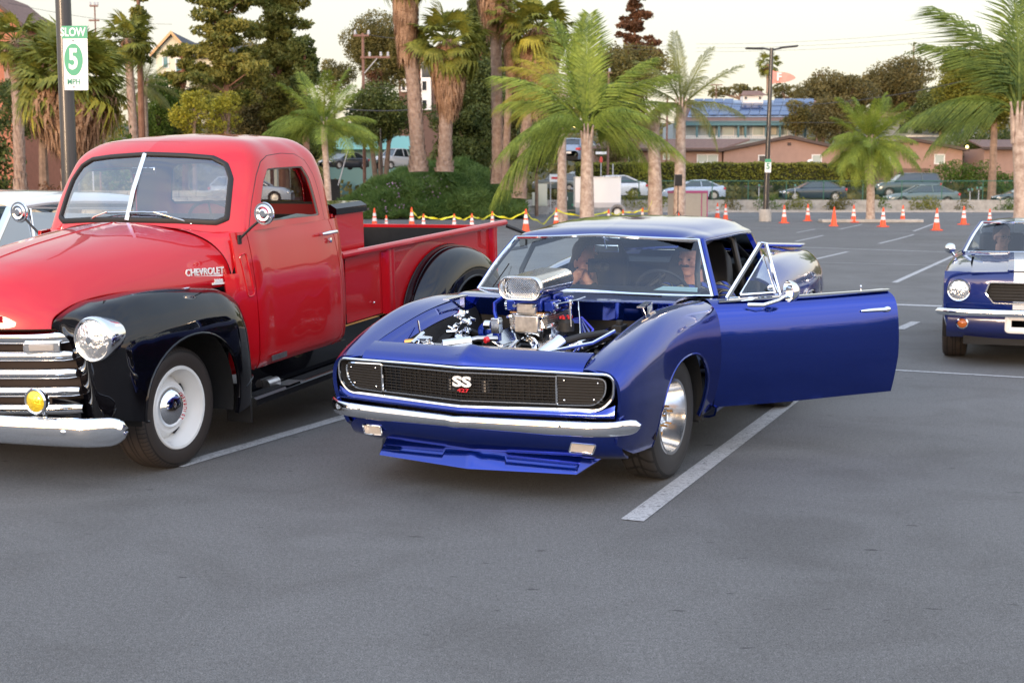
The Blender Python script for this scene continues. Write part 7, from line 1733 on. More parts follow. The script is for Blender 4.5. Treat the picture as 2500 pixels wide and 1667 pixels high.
# =============================================================== parked cars in the distance
def bgcar(label, cat, px0, px1, pyb, Y, color, kind='sedan', face=1, zg=None, rz=0, name='parked_car', group='cars parked along the street'):
    """side-on car filling px0..px1; face=+1 nose to the right"""
    s = Y / CF; Lc = (px1 - px0) * s / max(.3, math.cos(rz)); z = at(0, pyb, Y).z if zg is None else zg
    root = empty(name, ((px0 + px1) / 2 * s - 1250 * s, Y, z), (0 if face > 0 else math.pi) + rz, label, cat, group)
    root.location.x = at((px0 + px1) / 2, pyb, Y).x; k = Lc / 4.6; pm = mat('car_paint_' + label[:12].replace(' ', '_'), color, .3, coat=1)
    if kind == 'suv': roofz, hood, tail = 1.70, [(2.25, .70), (2.1, .95), (1.1, 1.08)], [(-2.2, 1.05), (-2.28, .75)]; gh = [(1.05, 1.08), (.45, 1.66), (-1.9, 1.64), (-2.15, 1.05)]
    elif kind == 'truck': roofz, hood, tail = 1.80, [(2.25, .75), (2.15, 1.05), (1.2, 1.12)], [(-2.28, 1.05), (-2.3, .7)]; gh = [(1.15, 1.12), (.6, 1.76), (-.5, 1.76), (-.7, 1.08)]
    elif kind == 'wagon': roofz, hood, tail = 1.52, [(2.25, .60), (2.05, .82), (1.05, .98)], [(-2.22, .98), (-2.28, .7)]; gh = [(1.05, .98), (.25, 1.48), (-1.7, 1.47), (-2.15, .98)]
    else: roofz, hood, tail = 1.44, [(2.28, .55), (2.1, .76), (1.05, .93)], [(-2.18, .96), (-2.28, .70)]; gh = [(1.05, .93), (.20, 1.40), (-.95, 1.41), (-1.85, .97)]
    top = hood + ([(gh[-1][0], gh[-1][1])] if kind != 'truck' else [(-.7, 1.06)]) + tail
    xs = [2.28, 2.2, 1.9, 1.42, .6, -.4, -1.42, -1.9, -2.2, -2.28]; tz = lambda x_: float(np.interp(-x_, [-p[0] for p in top], [p[1] for p in top]))
    hw = lambda x_: .88 * (1 - .22 * max(0, (abs(x_) - 1.6) / .68) ** 2)
    net = Net([x_ for x_ in xs], [[(x_, 0, tz(x_) + .03), (x_, hw(x_) * .6, tz(x_) + .02), (x_, hw(x_) * .92, tz(x_) - .03), (x_, hw(x_), tz(x_) * .62 + .12), (x_, hw(x_) * .99, .42), (x_, hw(x_) * .93, .22)] for x_ in xs])
    A1, A2 = arch_pts(1.42, .33, .37, .37, .23, 14, 2), arch_pts(-1.42, .33, .37, .37, .23, 14, 2)
    ol = [(2.28, 0), (2.28, 5)] + [(a, net.vz(a, b)) for a, b in A1[::-1]] + [(a, net.vz(a, b)) for a, b in A2[::-1]] + [(-2.28, 5), (-2.28, 0)]
    for s2 in (1, -1): panel('body', net, ol, pm, root, side=s2, step=.12, vs_=.25, hem=0)
    # greenhouse: glass below, painted roof on top
    def sec(x_, z_, t): return [(x_, -.80 + .17 * t, z_), (x_, .80 - .17 * t, z_)]
    g0, g1, g2, g3 = gh; V = [(g0[0], -.80, g0[1]), (g0[0], .80, g0[1]), (g1[0], .62, g1[1] - .03), (g1[0], -.62, g1[1] - .03), (g2[0], .62, g2[1] - .03), (g2[0], -.62, g2[1] - .03), (g3[0], .78, g3[1]), (g3[0], -.78, g3[1])]
    MB().add(V, [(0, 1, 2, 3), (4, 6, 7, 5), (1, 6, 4, 2), (0, 3, 5, 7)]).build('glass', mat('car_window_tint', (.02, .028, .032), .04, coat=1), root, smooth=False)
    rf_ = MB().grid([[(x_, y_ * .64, z_ + .045 * (1 - y_ * y_)) for y_ in (-1, -.6, 0, .6, 1)] for x_, z_ in ((g1[0] + .05, g1[1] - .035), (g1[0] * .6 + g2[0] * .4, g1[1] + .0), (g2[0] + .1, g2[1]), (g2[0] - .05, g2[1] - .035))]).build('roof', pm, root); so2 = rf_.modifiers.new('thickness', 'SOLIDIFY'); so2.thickness = .04
    for s2 in (1, -1):
        for P in ([V[1], V[2]], [V[4], V[6]], [((g1[0] + g2[0]) / 2 - .1, .635, g1[1] - .03), ((g1[0] + g2[0]) / 2 - .15, .79, g0[1])]): MB().tube([(p[0], p[1] * s2, p[2]) for p in P], .04, 6).build('pillar', pm, root)
        MB().box((2.16, s2 * .62, tz(2.1) - .14), (.16, .34, .14)).build('headlight', lampg, root, bevel=.03); MB().box((-2.2, s2 * .66, tz(-2.1) - .15), (.14, .30, .16)).build('taillight', redm, root, bevel=.03)
        for x_ in (1.42, -1.42): wheel(root, x_, s2 * .78, .32, .32, .21, .20, s2, tyreR, cast)
    MB().box((0, 0, .30), (3.9, 1.5, .25)).build('underbody', flat, root); MB().box((-2.30, 0, .62), (.02, .5, .12)).build('number_plate', whitet, root)
    root.scale = (k,) * 3; return root
bgcar('silver-blue saloon parked side-on behind the tan booth', 'car', 1614, 1768, 488, 97, (.42, .50, .62), 'sedan', -1)
bgcar('white saloon with red tail light poking out behind the trailer', 'car', 1395, 1577, 486, 98, (.72, .72, .72), 'sedan', -1, rz=.12)
bgcar('dark navy car parked behind the fence, its red tail light showing', 'car', 1905, 2062, 491, 97.5, (.02, .03, .05), 'sedan', -1)
bgcar('dark green four-wheel drive behind the fence and the grey-green saloon', 'car', 2132, 2292, 482, 101, (.025, .05, .055), 'suv', -1)
bgcar('grey-green saloon parked behind the fence, in front of the four-wheel drive', 'car', 2160, 2335, 506, 96.5, (.09, .13, .13), 'sedan', -1)
bgcar('dark car mostly hidden behind the right edge palm', 'car', 2425, 2560, 500, 97, (.03, .05, .06), 'sedan', -1)
bgcar('grey-green four-wheel drive behind the transformer box and notice board', 'car', 1300, 1412, 466, 100, (.12, .14, .13), 'suv', -1, rz=-.1)
bgcar('white hatchback half hidden behind the big palm trunk, up the street', 'car', 1372, 1440, 444, 112, (.72, .74, .76), 'wagon', -1, rz=.5, zg=None)
bgcar('small blue-grey car far up the side street', 'car', 1382, 1455, 400, 135, (.20, .28, .42), 'wagon', 1, rz=1.15)
bgcar('blue car cut off behind the palm, far up the side street', 'car', 1420, 1475, 398, 138, (.08, .14, .28), 'sedan', 1, rz=1.0)
bgcar('black car with red tail lights parked under the forked tree', 'car', 800, 882, 414, 96, (.02, .02, .025), 'sedan', -1, rz=.9, zg=None)
bgcar('silver pickup parked right of the forked tree', 'pickup truck', 925, 1015, 414, 98, (.55, .52, .48), 'truck', -1, rz=.8)
bgcar('silver estate car seen through the cab windows of the red pickup', 'car', 515, 715, 497, 62, (.48, .50, .52), 'wagon', 1, zg=None)
# street wall and dark fence behind the pickup
tag(MB().box((at(850, 420, 84).x, 86, .9), (9.5, .3, 1.1)).build('low_wall', mat('dark_brick', (.10, .07, .06), .9, var=.2)), 'low dark brown wall under the parked cars left of the mound', 'wall')
MB().box((at(800, 400, 84).x, 85, 1.6), (1.2, .5, 2.0)).build('dark_cabinet', flat, None); tag(bpy.data.objects['dark_cabinet'], 'black electrical cabinet left of the drooping palm trunk', 'cabinet')
r = empty('lamp_pole', at(930, 415, 84), label='thin black pole standing right of the forked tree', cat='pole'); MB().cyl((0, 0, -1), (0, 0, 2.6), .04).build('pole', pblk, r)
r = empty('sign_pole', at(825, 425, 70), label='leaning white pole in front of the drooping feather palm', cat='pole'); MB().cyl((0, 0, -.6), (.55, 0, 1.25), .03).build('pole', insul, r)
MB().box((at(8, 490, 30).x, 30, .55), (.25, .4, 1.1)).build('litter_bin', flat, None); tag(bpy.data.objects['litter_bin'], 'dark litter bin at the far left edge above the white car roof', 'litter bin')
MB().box((at(17, 490, 30).x + .03, 30.1, .55), (.12, .3, 1.0)).build('bollard', concrete, None); tag(bpy.data.objects['bollard'], 'pale concrete bollard right beside the dark litter bin', 'bollard')
# low street lamp globes that are lit
lit = mat('lit_lamp', (1, .75, .25), .5, emis=6)
for (px, py, Y, lb) in ((1402, 308, 110, 'small lit yellow lamp glowing behind the big feather palm'), (2361, 359, 116, 'small lit yellow porch lamp right of the second tan gable')):
    o = MB().sphere((0, 0, 0), .12, 10, 8).build('porch_lamp', lit); o.location = at(px, py, Y); tag(o, lb, 'lamp')
# =============================================================== striped fastback at the right edge
def striped(name, c, stripe):
    m, t, b = _new(name); b.inputs['Roughness'].default_value = .32; b.inputs['Coat Weight'].default_value = 1; b.inputs['Coat Roughness'].default_value = .03; b.inputs['Specular IOR Level'].default_value = .1
    tc_ = t.nodes.new('ShaderNodeTexCoord'); s_ = t.nodes.new('ShaderNodeSeparateXYZ'); t.links.new(tc_.outputs['Object'], s_.inputs[0])
    ab = t.nodes.new('ShaderNodeMath'); ab.operation = 'ABSOLUTE'; t.links.new(s_.outputs['Y'], ab.inputs[0])
    g1 = t.nodes.new('ShaderNodeMath'); g1.operation = 'COMPARE'; g1.inputs[1].default_value = stripe[0]; g1.inputs[2].default_value = stripe[1]; t.links.new(ab.outputs[0], g1.inputs[0])
    mx_ = t.nodes.new('ShaderNodeMix'); mx_.data_type = 'RGBA'; mx_.inputs['A'].default_value = (*c, 1); mx_.inputs['B'].default_value = (.74, .76, .78, 1); t.links.new(g1.outputs[0], mx_.inputs['Factor']); t.links.new(mx_.outputs['Result'], b.inputs['Base Color']); return m
mus = striped('striped_blue_paint', (.006, .018, .13), (.150, .088))
MU = car_root('striped_fastback', 5.02, 12.45, .36, 0, 'dark blue 1960s car with white racing stripes entering at the right edge', 'car')
MS = [(.86, [(.30, .86), (.60, .865), (.72, .85), (.80, .80), (.83, .66), (.82, .50), (.78, .36), (.72, .28)]),
 (.70, [(.30, .885), (.60, .89), (.74, .878), (.825, .82), (.848, .68), (.84, .50), (.80, .34), (.75, .24)]),
 (.35, [(.30, .93), (.62, .925), (.76, .91), (.84, .85), (.862, .70), (.855, .50), (.82, .32), (.77, .20)]),
 (0, [(.30, .955), (.62, .945), (.765, .93), (.845, .87), (.868, .72), (.86, .50), (.82, .30), (.77, .18)]),
 (-.6, [(.30, .985), (.64, .965), (.77, .945), (.85, .88), (.872, .72), (.862, .50), (.82, .28), (.77, .17)]),
 (-1.6, [(.30, .985), (.66, .965), (.78, .94), (.855, .88), (.876, .72), (.865, .50), (.82, .28), (.77, .17)]),
 (-2.7, [(.30, .97), (.62, .965), (.76, .94), (.85, .88), (.87, .72), (.86, .50), (.82, .28), (.77, .17)]),
 (-3.65, [(.30, .90), (.58, .90), (.70, .88), (.78, .82), (.80, .68), (.79, .50), (.76, .34), (.70, .26)])]
msn = Net([r[0] for r in MS], [[(r[0] + (0 if i > 3 else .0), y, z) for i, (y, z) in enumerate(r[1])] for r in MS])
A1, A2 = arch_pts(0, .34, .37, .33, .22, 20), arch_pts(-2.743, .34, .37, .33, .22, 20)
ol = [(.86, 1.0), (.86, 4), (.84, 5), (.78, 6.3)] + [(a, msn.vz(a, b)) for a, b in A1[::-1]] + [(-.6, 6.4), (-2.2, 6.4)] + [(a, msn.vz(a, b)) for a, b in A2[::-1]] + [(-3.6, 6), (-3.65, 1), (-2.7, 1), (-1.6, 1.0), (-.6, 1)]
for s in (1, -1):
    panel('body_side', msn, ol, mus, MU, side=s, step=.04, hem=.02); MB().lathe([(.38, -.42), (.38, -.03)], 20, (0, s * .85 if s > 0 else -.43, .34), a0=-.3, a1=math.pi + .3).build('wheel_house', flat, MU)
hn2 = Net([.86, .6, .2, -.3, -.62], [[(x_, -.60, z_), (x_, -.30, z_ + .012), (x_, -.28, z_ + .025), (x_, 0, z_ + .03), (x_, .28, z_ + .025), (x_, .30, z_ + .012), (x_, .60, z_)] for x_, z_ in ((.86, .865), (.6, .897), (.2, .935), (-.3, .957), (-.62, .965))])
panel('bonnet', hn2, [(.88, 0), (-.60, 0), (-.60, 6), (.88, 6)], mus, MU, step=.04, vs_=.2)
# face: headlight buckets, mouth, valance
def mfront(name, rows, ys, m_, **k):
    return front(name, rows, ys, m_, par=MU, **k)
mx2 = lambda y: .90 - .10 * max(0, abs(y) - .45) - .02 * abs(y)
MO = rpoly([(-.44, 1.25), (.44, 1.25), (.47, 2.2), (.40, 3.1), (-.40, 3.1), (-.47, 2.2)], .06, 4)
circ = lambda yc, vc, ry, rv: [(yc + ry * math.cos(t), vc + rv * math.sin(t)) for t in np.linspace(0, 2 * math.pi, 25)[:-1]]
fr_ = mfront('front_panel', [lambda y: (mx2(y) - .03, y, .868), lambda y: (mx2(y), y, .80), lambda y: (mx2(y) + .005, y, .70), lambda y: (mx2(y), y, .60), lambda y: (mx2(y) - .02, y, .535)], [-.83, -.66, -.45, -.2, 0, .2, .45, .66, .83], mus, holes=[MO, circ(.70, 2.0, .095, .95), circ(-.70, 2.0, .095, .95)], step=.03, vs_=.09, hem=.06)
MB().box((.80, 0, .70), (.04, 1.0, .28)).build('grille_shadow', flat, MU); q = MB()
P = [(mx2(y) + .004, y, .80 - (v - 1) * .10) for y, v in dens(MO, .05)]; MB().tube(P, .009, 6, closed=True).build('mouth_trim', chrome, MU)
for i in range(7): MB().box((.83, 0, .60 + i * .028), (.01, .86, .008)).build('grille_bar', trim, MU)
for y in (-.08, -.04, 0): MB().box((.845, y * 1.0, .70), (.01, .012, .12)).build('grille_badge', chrome, MU)
for s in (-1, 1):
    hl = MB().lathe([(.10, -.06), (.104, .0), (.098, .012), (.088, .005)], 32, (.885, s * .70, .70), 'x').build('headlight', chrome, MU); MB().lathe([(.09, .0), (.06, .022), (0, .034)], 32, (.880, s * .70, .70), 'x').build('lens', lampg, hl)
    tl_ = MB().lathe([(.050, -.02), (.052, .012), (.042, .016)], 24, (.865, s * .66, .40), 'x').build('indicator', chrome, MU); MB().lathe([(.042, .01), (.02, .026), (0, .028)], 20, (.865, s * .66, .40), 'x').build('lens', amber, tl_)
mfront('front_valance', [lambda y: (mx2(y) - .06, y, .50), lambda y: (mx2(y) - .04, y, .42), lambda y: (mx2(y) - .06, y, .33), lambda y: (mx2(y) - .14, y, .26)], [-.80, -.66, -.3, 0, .3, .66, .80], mat('plain_blue_paint', (.008, .014, .10), .32, coat=1), holes=[rpoly([(-.26, .6), (.26, .6), (.26, 1.7), (-.26, 1.7)], .04, 3)], vs_=.09)
MB().tube([(mx2(y) - .028, y, .42 - (v - 1) * .09) for y, v in dens(rpoly([(-.27, .5), (.27, .5), (.27, 1.8), (-.27, 1.8)], .04, 3), .05)], .028, 6, closed=True, flat=.4).build('air_intake_frame', whitep, MU)
ys = np.concatenate([np.linspace(-.90, -.76, 8), np.linspace(-.7, .7, 15), np.linspace(.76, .90, 8)])
rows = []
for y in ys:
    a = abs(y); xb = .965 - .02 * a - (0 if a < .70 else 3.0 * (a - .70) ** 2); e_ = max(0, (a - .86) / .04); hh = .032 * math.sqrt(max(.02, 1 - e_ * e_)); rows.append([(xb + .016 * math.cos(t), y, .505 + hh * math.sin(t)) for t in np.linspace(-2, 2, 11)])
MB().grid(rows, flip=True).build('front_bumper', chrome, MU, ang=60)
cw2 = Net([-.7, 0, .7], [[(-.61, y, .962), (-.68, y, .975), (-.80 - .05 * abs(y), y, .975)] for y in (-.7, 0, .7)]); panel('cowl_panel', cw2, [(-.7, 0), (.7, 0), (.7, 2), (-.7, 2)], mus, MU, vs_=.1)
mwn = Net([-1, -.6, 0, .6, 1], [[(-.68 - .14 * abs(t) ** 2.2, t * .71, .985 - .01 * abs(t)), (-.92 - .12 * t * t, t * .635, 1.14), (-1.12 - .10 * t * t, t * .555, 1.272)] for t in (-1, -.6, 0, .6, 1)])
panel('windscreen', mwn, [(-1, 0), (1, 0), (1, 2), (-1, 2)], glassf, MU, step=.1, vs_=.25, hem=0)
e0 = mwn.ev(np.linspace(-1, 1, 20), np.zeros(20)); e1 = mwn.ev(np.linspace(-1, 1, 20), np.full(20, 2.)); MB().tube(e0, .013, 6).tube(e1, .013, 6).build('windscreen_trim', chrome, MU)
for s in (1, -1):
    P = mwn.ev(np.full(9, float(s)), np.linspace(0, 2, 9)); MB().tube(P, .016, 6).build('pillar_trim', chrome, MU); MB().tube(P + np.array((-.035, s * .01, 0)), .024, 6).build('a_pillar', mus, MU)
mr_ = Net([-1.13, -1.4, -1.9, -2.4, -3.3], [[(x_, 0, z_), (x_, yw * .6, z_ - .012), (x_, yw * .92, z_ - .05), (x_, yw, z_ - .09)] for x_, z_, yw in ((-1.14, 1.295, .565), (-1.4, 1.318, .585), (-1.9, 1.315, .59), (-2.4, 1.25, .585), (-3.3, .97, .56))])
for s in (1, -1): panel('roof', mr_, [(-1.13, 0), (-3.3, 0), (-3.3, 3), (-1.13, 3)], mus, MU, side=s, step=.08, vs_=.2, hem=0)
for s in (1, -1):
    MB().add([(-2.0, s * .60, 1.22), (-3.3, s * .57, .93), (-3.2, s * .70, .93), (-1.95, s * .74, .96)], [(0, 1, 2, 3)]).build('sail_panel', mus, MU); wheel(MU, 0, s * .745, .33, .33, .225, .19, s, tyreR, cast); wheel(MU, -2.743, s * .745, .33, .33, .225, .19, s, tyreR, cast)
mm2 = MB().tube([(-.62, -.80, .945), (-.64, -.84, 1.0)], .012, 6).build('mirror_stem', chrome, MU); MB().sphere((-.65, -.845, 1.02), .062, 16, 10, (.9, .9, .85)).build('mirror_head', chrome, mm2)
MB().tube([(-.70, -.30, .985), (-.80, -.62, .985)], .006, 6).tube([(-.72, .0, .995), (-.80, -.60, .995)], .007, 6).build('wiper', flat, MU)
MB().box((-1.7, 0, .55), (1.9, 1.4, .6)).build('cabin_tub', trim, MU); MB().box((-1.9, -.36, .95), (.14, .46, .4)).build('seat_back', trim, MU, bevel=.04); MB().box((-1.9, .36, .95), (.14, .46, .4)).build('seat_back', trim, MU, bevel=.04); MB().box((-1.4, 0, .25), (4.3, 1.3, .1)).build('floor_pan', flat, MU)
# =============================================================== white-roofed 1950s car behind the pickup
WC = car_root('white_roofed_car', -4.88, 9.4, .40, 0, 'old car with a white roof and pale blue-grey body, half hidden behind the red pickup', 'car')
glassw = glass('blue_tinted_glass', (.10, .17, .22), .35); wb = mat('pale_blue_paint', (.30, .40, .48), .3, coat=1); wr = mat('cream_roof_paint', (.78, .79, .76), .3, coat=1)
bn = Net([2.2 - 1.5, .3, -.6, -1.4, -2.4, -3.3, -4.0], [[(x_, 0, z_), (x_, .5, z_ - .01), (x_, .80, z_ - .08), (x_, .90, z_ - .30), (x_, .90, .5), (x_, .85, .28)] for x_, z_ in ((.7, .85), (.3, .98), (-.6, 1.05), (-1.4, 1.05), (-2.4, 1.05), (-3.3, 1.03), (-4.0, .85))])
A1, A2 = arch_pts(0, .35, .38, .36, .29, 14), arch_pts(-2.9, .35, .38, .36, .29, 14)
for s in (1, -1):
    panel('body', bn, [(.7, 0), (.7, 5)] + [(a, bn.vz(a, b)) for a, b in A1[::-1]] + [(a, bn.vz(a, b)) for a, b in A2[::-1]] + [(-4.0, 5), (-4.0, 0)], wb, WC, side=s, step=.1, vs_=.2, hem=0)
    for x_ in (0, -2.9): wheel(WC, x_, s * .78, .34, .34, .20, .19, s, tyreR, cast)
rn = Net([-1.05, -1.3, -2.0, -2.7, -3.0], [[(x_, 0, z_), (x_, .42, z_ - .012), (x_, .66, z_ - .04), (x_, .72, z_ - .09), (x_, .70, z_ - .115)] for x_, z_ in ((-1.02, 1.545), (-1.3, 1.58), (-2.0, 1.60), (-2.7, 1.56), (-3.0, 1.48))])
for s in (1, -1):
    panel('roof', rn, [(-1.05, 0), (-3.0, 0), (-3.0, 4), (-1.05, 4)], wr, WC, side=s, step=.1, vs_=.2, hem=.03)
    MB().add([(-1.05, s * .70, 1.43), (-3.0, s * .68, 1.37), (-3.2, s * .80, 1.04), (-.70, s * .80, 1.04)], [(0, 1, 2, 3)]).build('side_glass', glassw, WC, smooth=False)
    MB().tube([(-1.03, s * .69, 1.45), (-.66, s * .79, 1.04)], .03, 8).build('windscreen_pillar', chrome, WC); MB().tube([(-1.22, s * .71, 1.45), (-1.18, s * .80, 1.04)], .012, 6).build('vent_bar', chrome, WC); MB().tube([(-1.02, s * .705, 1.455), (-2.9, s * .705, 1.44)], .012, 6).build('drip_rail', chrome, WC)
MB().add([(-1.02, -.68, 1.47), (-1.02, .68, 1.47), (-.62, .78, 1.05), (-.62, -.78, 1.05)], [(0, 3, 2, 1)]).build('windscreen', glassw, WC, smooth=False)
MB().box((-1.9, 0, .75), (2.4, 1.5, .5)).build('cabin_tub', trim, WC)
MB().box((-1.6, 0, .3), (4.4, 1.4, .1)).build('floor_pan', flat, WC)

# =============================================================== people
def inv_car(root, p): return root.matrix_world @ Vector(p)
def blob(mb, c, r, n=14, m=10): return mb.sphere(c, 1, n, m, r)
def remesh(o, v=.010, sm=3):
    m_ = o.modifiers.new('remesh', 'REMESH'); m_.mode = 'VOXEL'; m_.voxel_size = v; m_.use_smooth_shade = True
    s_ = o.modifiers.new('smooth', 'SMOOTH'); s_.factor = .5; s_.iterations = sm
def person(label, M_, skinm, shirtm, pantm, hairm, hair='short', cap=None, moustache=False, arm_l=None, arm_r=None, turn=0.0, glasses=False, scale=1.0):
    """seated figure; local axes: +x forward, +y left, z up from the hip"""
    root = empty('person', label=label, cat='person'); root.matrix_world = M_ @ Matrix.Scale(scale, 4)
    hd = Matrix.Translation((.03, 0, .595)) @ Matrix.Rotation(turn, 4, 'Z'); h = lambda p: tuple(hd @ Vector(p))
    b = MB()
    b.tube([(-.02, 0, .40), (0, 0, .48), (.02, 0, .57)], [.085, .066, .062], 12)          # neck
    def he(c, r):
        q = MB().sphere((0, 0, 0), 1, 16, 12, r); q.v = [h((v[0] + c[0], v[1] + c[1], v[2] + c[2])) for v in q.v]; b.add(q.v, q.f)
    he((0, 0, .09), (.098, .078, .112)); he((.028, 0, .015), (.070, .058, .072)); he((.098, 0, .045), (.020, .014, .022)); he((.102, 0, .030), (.014, .019, .012)); he((.080, 0, .0), (.018, .030, .010)); he((.062, 0, -.035), (.030, .028, .024))
    for s in (1, -1): he((-.005, s * .080, .045), (.020, .012, .032)); he((.075, s * .034, .072), (.018, .024, .010)); he((.066, s * .042, .025), (.024, .024, .022))
    for arm in (arm_l, arm_r):
        if not arm: continue
        sh, el, wr, hdv = [Vector(p) for p in arm]; b.tube([el, wr], [.040, .028], 10); d = (wr - el).normalized(); pc = wr + d * .05; b.tube([wr, pc, pc + d * .03], [.026, .036, .032], 10, flat=.6)
        sd = d.cross(Vector((0, 0, 1))); sd = sd.normalized() if sd.length > .1 else Vector((0, 1, 0))
        for k in range(4):
            f0 = pc + d * .03 + sd * (-.027 + .018 * k); ln = (.062, .072, .068, .052)[k]; b.tube([f0, f0 + d * ln * .5, f0 + d * ln * .8 + Vector((0, 0, -.022)), f0 + d * ln * .75 + Vector((0, 0, -.045))], [.0095, .009, .008, .007], 7)
        b.tube([pc - sd * .03, pc - sd * .05 + d * .02, pc - sd * .045 + d * .05], [.012, .010, .008], 7)
    bd = b.build('body', skinm, root); remesh(bd, .007, 2)
    for s in (1, -1):
        q = MB().sphere((0, 0, 0), 1, 10, 8, (.008, .0105, .0065)); q.v = [h((v[0] + .089, v[1] + s * .031, v[2] + .056)) for v in q.v]; q.build('eye', mat('eye', (.05, .035, .03), .2), bd)
    c = MB()
    c.tube([(0, 0, -.04), (0, 0, .12), (.01, 0, .30), (-.01, 0, .42), (-.02, 0, .49)], [.185, .18, .20, .165, .085], 18, flat=1.0); c.v = [(x_ * .68, y_, z_) for x_, y_, z_ in c.v]
    for s, arm in ((1, arm_l), (-1, arm_r)):
        if arm: sh, el, wr, hdv = [Vector(p) for p in arm]
        else: sh, el, wr = Vector((0, s * .19, .41)), Vector((.06, s * .26, .16)), Vector((.26, s * .2, .08))
        c.sphere(sh, 1, 12, 8, (.075, .075, .075)); c.tube([sh, sh.lerp(el, .5), el], [.068, .060, .052], 12); c.sphere(el, .052, 10, 8); c.tube([el, el.lerp(wr, .9)], [.052, .040], 12)
    sh_ = c.build('shirt', shirtm, root); remesh(sh_, .012, 2)
    p = MB()
    for s in (1, -1): p.sphere((0, s * .09, -.02), .12, 12, 8); p.tube([(0, s * .09, -.03), (.42, s * .11, .02)], [.095, .065], 12); p.sphere((.43, s * .11, .01), .067, 10, 8); p.tube([(.43, s * .11, .01), (.55, s * .11, -.38)], [.063, .045], 12); p.sphere((.60, s * .11, -.42), 1, 10, 8, (.12, .045, .04))
    pn = p.build('trousers', pantm, root); remesh(pn, .014, 2)
    def hmesh(parts, name, m_, v=.009):
        q = MB()
        for cc, rr in parts:
            e = MB().sphere((0, 0, 0), 1, 16, 12, rr); q.add([h((v_[0] + cc[0], v_[1] + cc[1], v_[2] + cc[2])) for v_ in e.v], e.f)
        o = q.build(name, m_, root); remesh(o, v, 1); return o
    if cap: hmesh([((-.004, 0, .145), (.104, .088, .075)), ((.10, 0, .125), (.065, .062, .012))], 'cap', cap); hmesh([((-.035, 0, .085), (.080, .084, .075))], 'hair', hairm)
    elif hair == 'long': hmesh([((-.022, 0, .115), (.105, .094, .105)), ((-.07, 0, .02), (.065, .092, .13)), ((-.065, .06, -.08), (.05, .045, .12)), ((-.065, -.06, -.08), (.05, .045, .12))], 'hair', hairm)
    else: hmesh([((-.018, 0, .120), (.103, .088, .090)), ((-.05, 0, .06), (.062, .083, .07))], 'hair', hairm)
    if moustache: hmesh([((.098, .014, .016), (.012, .026, .010)), ((.098, -.014, .016), (.012, .026, .010)), ((.1, 0, .02), (.01, .02, .008))], 'moustache', mat('grey_brown_hair', (.09, .07, .06), .8), .004)
    if glasses:
        g = MB()
        for s in (1, -1): g.tube([h((.108, s * .034 + .026 * math.cos(t), .056 + .020 * math.sin(t))) for t in np.linspace(0, 6.28, 17)[:-1]], .003, 5, closed=True); g.tube([h((.108, s * .060, .06)), h((.0, s * .084, .06))], .0025, 5)
        g.build('glasses', steel, root)
    return root
def plaid():
    m, t, b = _new('plaid_cloth'); b.inputs['Roughness'].default_value = .9; tc_ = t.nodes.new('ShaderNodeTexCoord')
    mp_ = t.nodes.new('ShaderNodeMapping'); mp_.inputs['Rotation'].default_value = (.3, .5, .6); t.links.new(tc_.outputs['Object'], mp_.inputs[0]); s_ = t.nodes.new('ShaderNodeSeparateXYZ'); t.links.new(mp_.outputs[0], s_.inputs[0])
    def stripes(src, f, th):
        a = t.nodes.new('ShaderNodeMath'); a.operation = 'MULTIPLY'; a.inputs[1].default_value = f; t.links.new(src, a.inputs[0]); b_ = t.nodes.new('ShaderNodeMath'); b_.operation = 'SINE'; t.links.new(a.outputs[0], b_.inputs[0]); c_ = t.nodes.new('ShaderNodeMath'); c_.operation = 'GREATER_THAN'; c_.inputs[1].default_value = th; t.links.new(b_.outputs[0], c_.inputs[0]); return c_.outputs[0]
    def mix(A, B, f):
        x_ = t.nodes.new('ShaderNodeMix'); x_.data_type = 'RGBA'; x_.inputs['B'].default_value = (*B, 1)
        if isinstance(A, tuple): x_.inputs['A'].default_value = (*A, 1)
        else: t.links.new(A, x_.inputs['A'])
        t.links.new(f, x_.inputs['Factor']); return x_.outputs['Result']
    c = mix((.05, .09, .40), (.012, .015, .05), stripes(s_.outputs['X'], 120, .1)); c = mix(c, (.010, .012, .035), stripes(s_.outputs['Z'], 120, .3)); c = mix(c, (.40, .36, .24), stripes(s_.outputs['X'], 120, .965)); c = mix(c, (.42, .38, .26), stripes(s_.outputs['Z'], 120, .965))
    t.links.new(c, b.inputs['Base Color']); return m
jeans = mat('denim', (.03, .05, .11), .9, bump=.2, bscale=200); darkcl = mat('dark_cloth', (.012, .012, .014), .9)
TR = cam_car.matrix_world
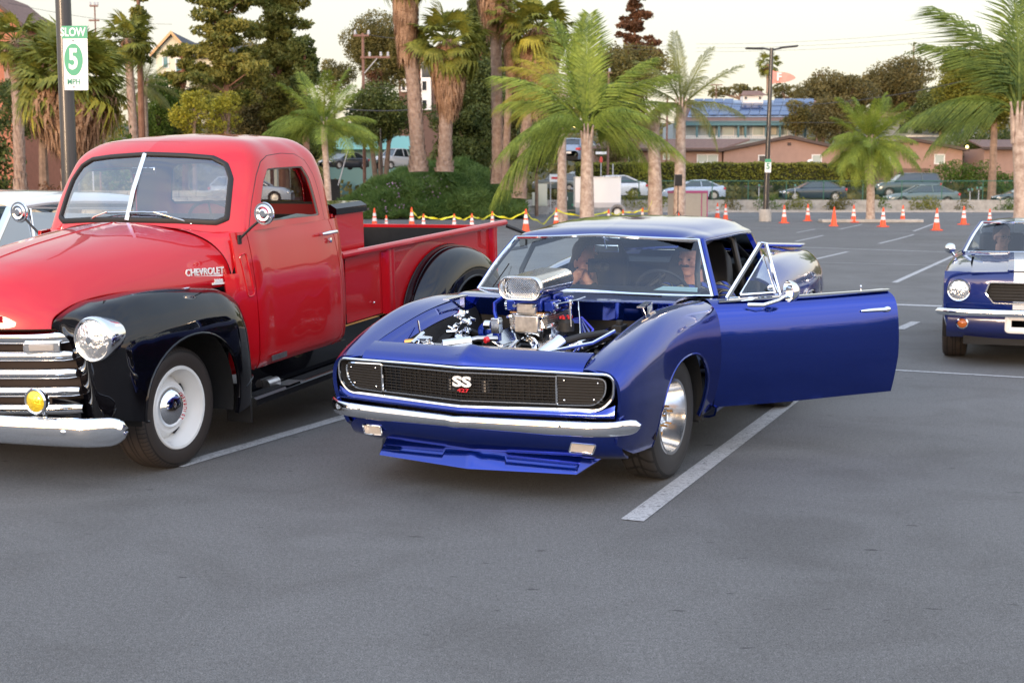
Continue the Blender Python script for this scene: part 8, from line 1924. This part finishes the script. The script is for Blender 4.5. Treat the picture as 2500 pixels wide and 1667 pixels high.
person('man in dark cap and blue plaid shirt at the wheel of the blue coupe', TR @ Matrix.Translation((-1.66, .40, .38)), mat('man_skin', (.62, .29, .20), .55, var=.1, vscale=30), plaid(), jeans, mat('grey_hair', (.12, .10, .09), .8), cap=mat('dark_cap', (.010, .010, .012), .9), moustache=True,
       arm_l=[(.02, .20, .43), (.27, .33, .40), (.44, .46, .33), (0, 0, 0)], arm_r=[(0, -.19, .41), (.18, -.26, .24), (.40, -.16, .40), (0, 0, 0)], turn=-.25)
person('dark-haired passenger in dark clothes, camera raised to the face, in the blue coupe', TR @ Matrix.Translation((-1.66, -.36, .34)), mat('passenger_skin', (.50, .25, .17), .55), darkcl, darkcl, darkhair, hair='long', arm_l=[(.0, .18, .40), (.20, .24, .32), (.17, .07, .53), (0, 0, 0)], arm_r=[(0, -.18, .40), (.22, -.22, .30), (.20, -.04, .53), (0, 0, 0)], turn=.75)
cmr = empty('camera_held', label='black hand-held camera raised by the passenger in the blue coupe', cat='camera'); cmr.matrix_world = TR @ Matrix.Translation((-1.50, -.22, .985)) @ Matrix.Rotation(.75, 4, 'Z')
cb_ = MB().box((0, 0, 0), (.06, .14, .09)).box((0, 0, .055), (.05, .05, .03)).build('camera_body', flat, cmr, bevel=.01); MB().lathe([(.034, .03), (.036, .12), (.031, .125), (.028, .11), (0, .10)], 20, axis='x').build('lens_barrel', trim, cmr)
person('person with glasses and brown hair riding in the striped blue car at right', MU.matrix_world @ Matrix.Translation((-1.72, -.36, .46)), mat('rider_skin', (.50, .27, .20), .55), mat('maroon_cloth', (.06, .02, .025), .9), darkcl, mat('brown_hair', (.06, .03, .022), .7), hair='short', turn=.5, glasses=True)

# =============================================================== the lot goes on behind the photographer: a line of trees
rg = Rn(200); bl = []
for k in range(26): bl.append(((-75 + k * 6 + rg.gauss(0, 1.5), rg.gauss(0, 3), 1.6 + rg.uniform(-.6, .8)), (4.2, 3, 2.0 + rg.uniform(0, 1.3))))
o = leaves(MB(), rg, bl, 1.1, .8).build('tree_line', LM['dark'], None, smooth=False); o.location = (5, -52, 0); tag(o, 'dark line of trees beyond the far side of the car park', 'trees', kind='stuff')
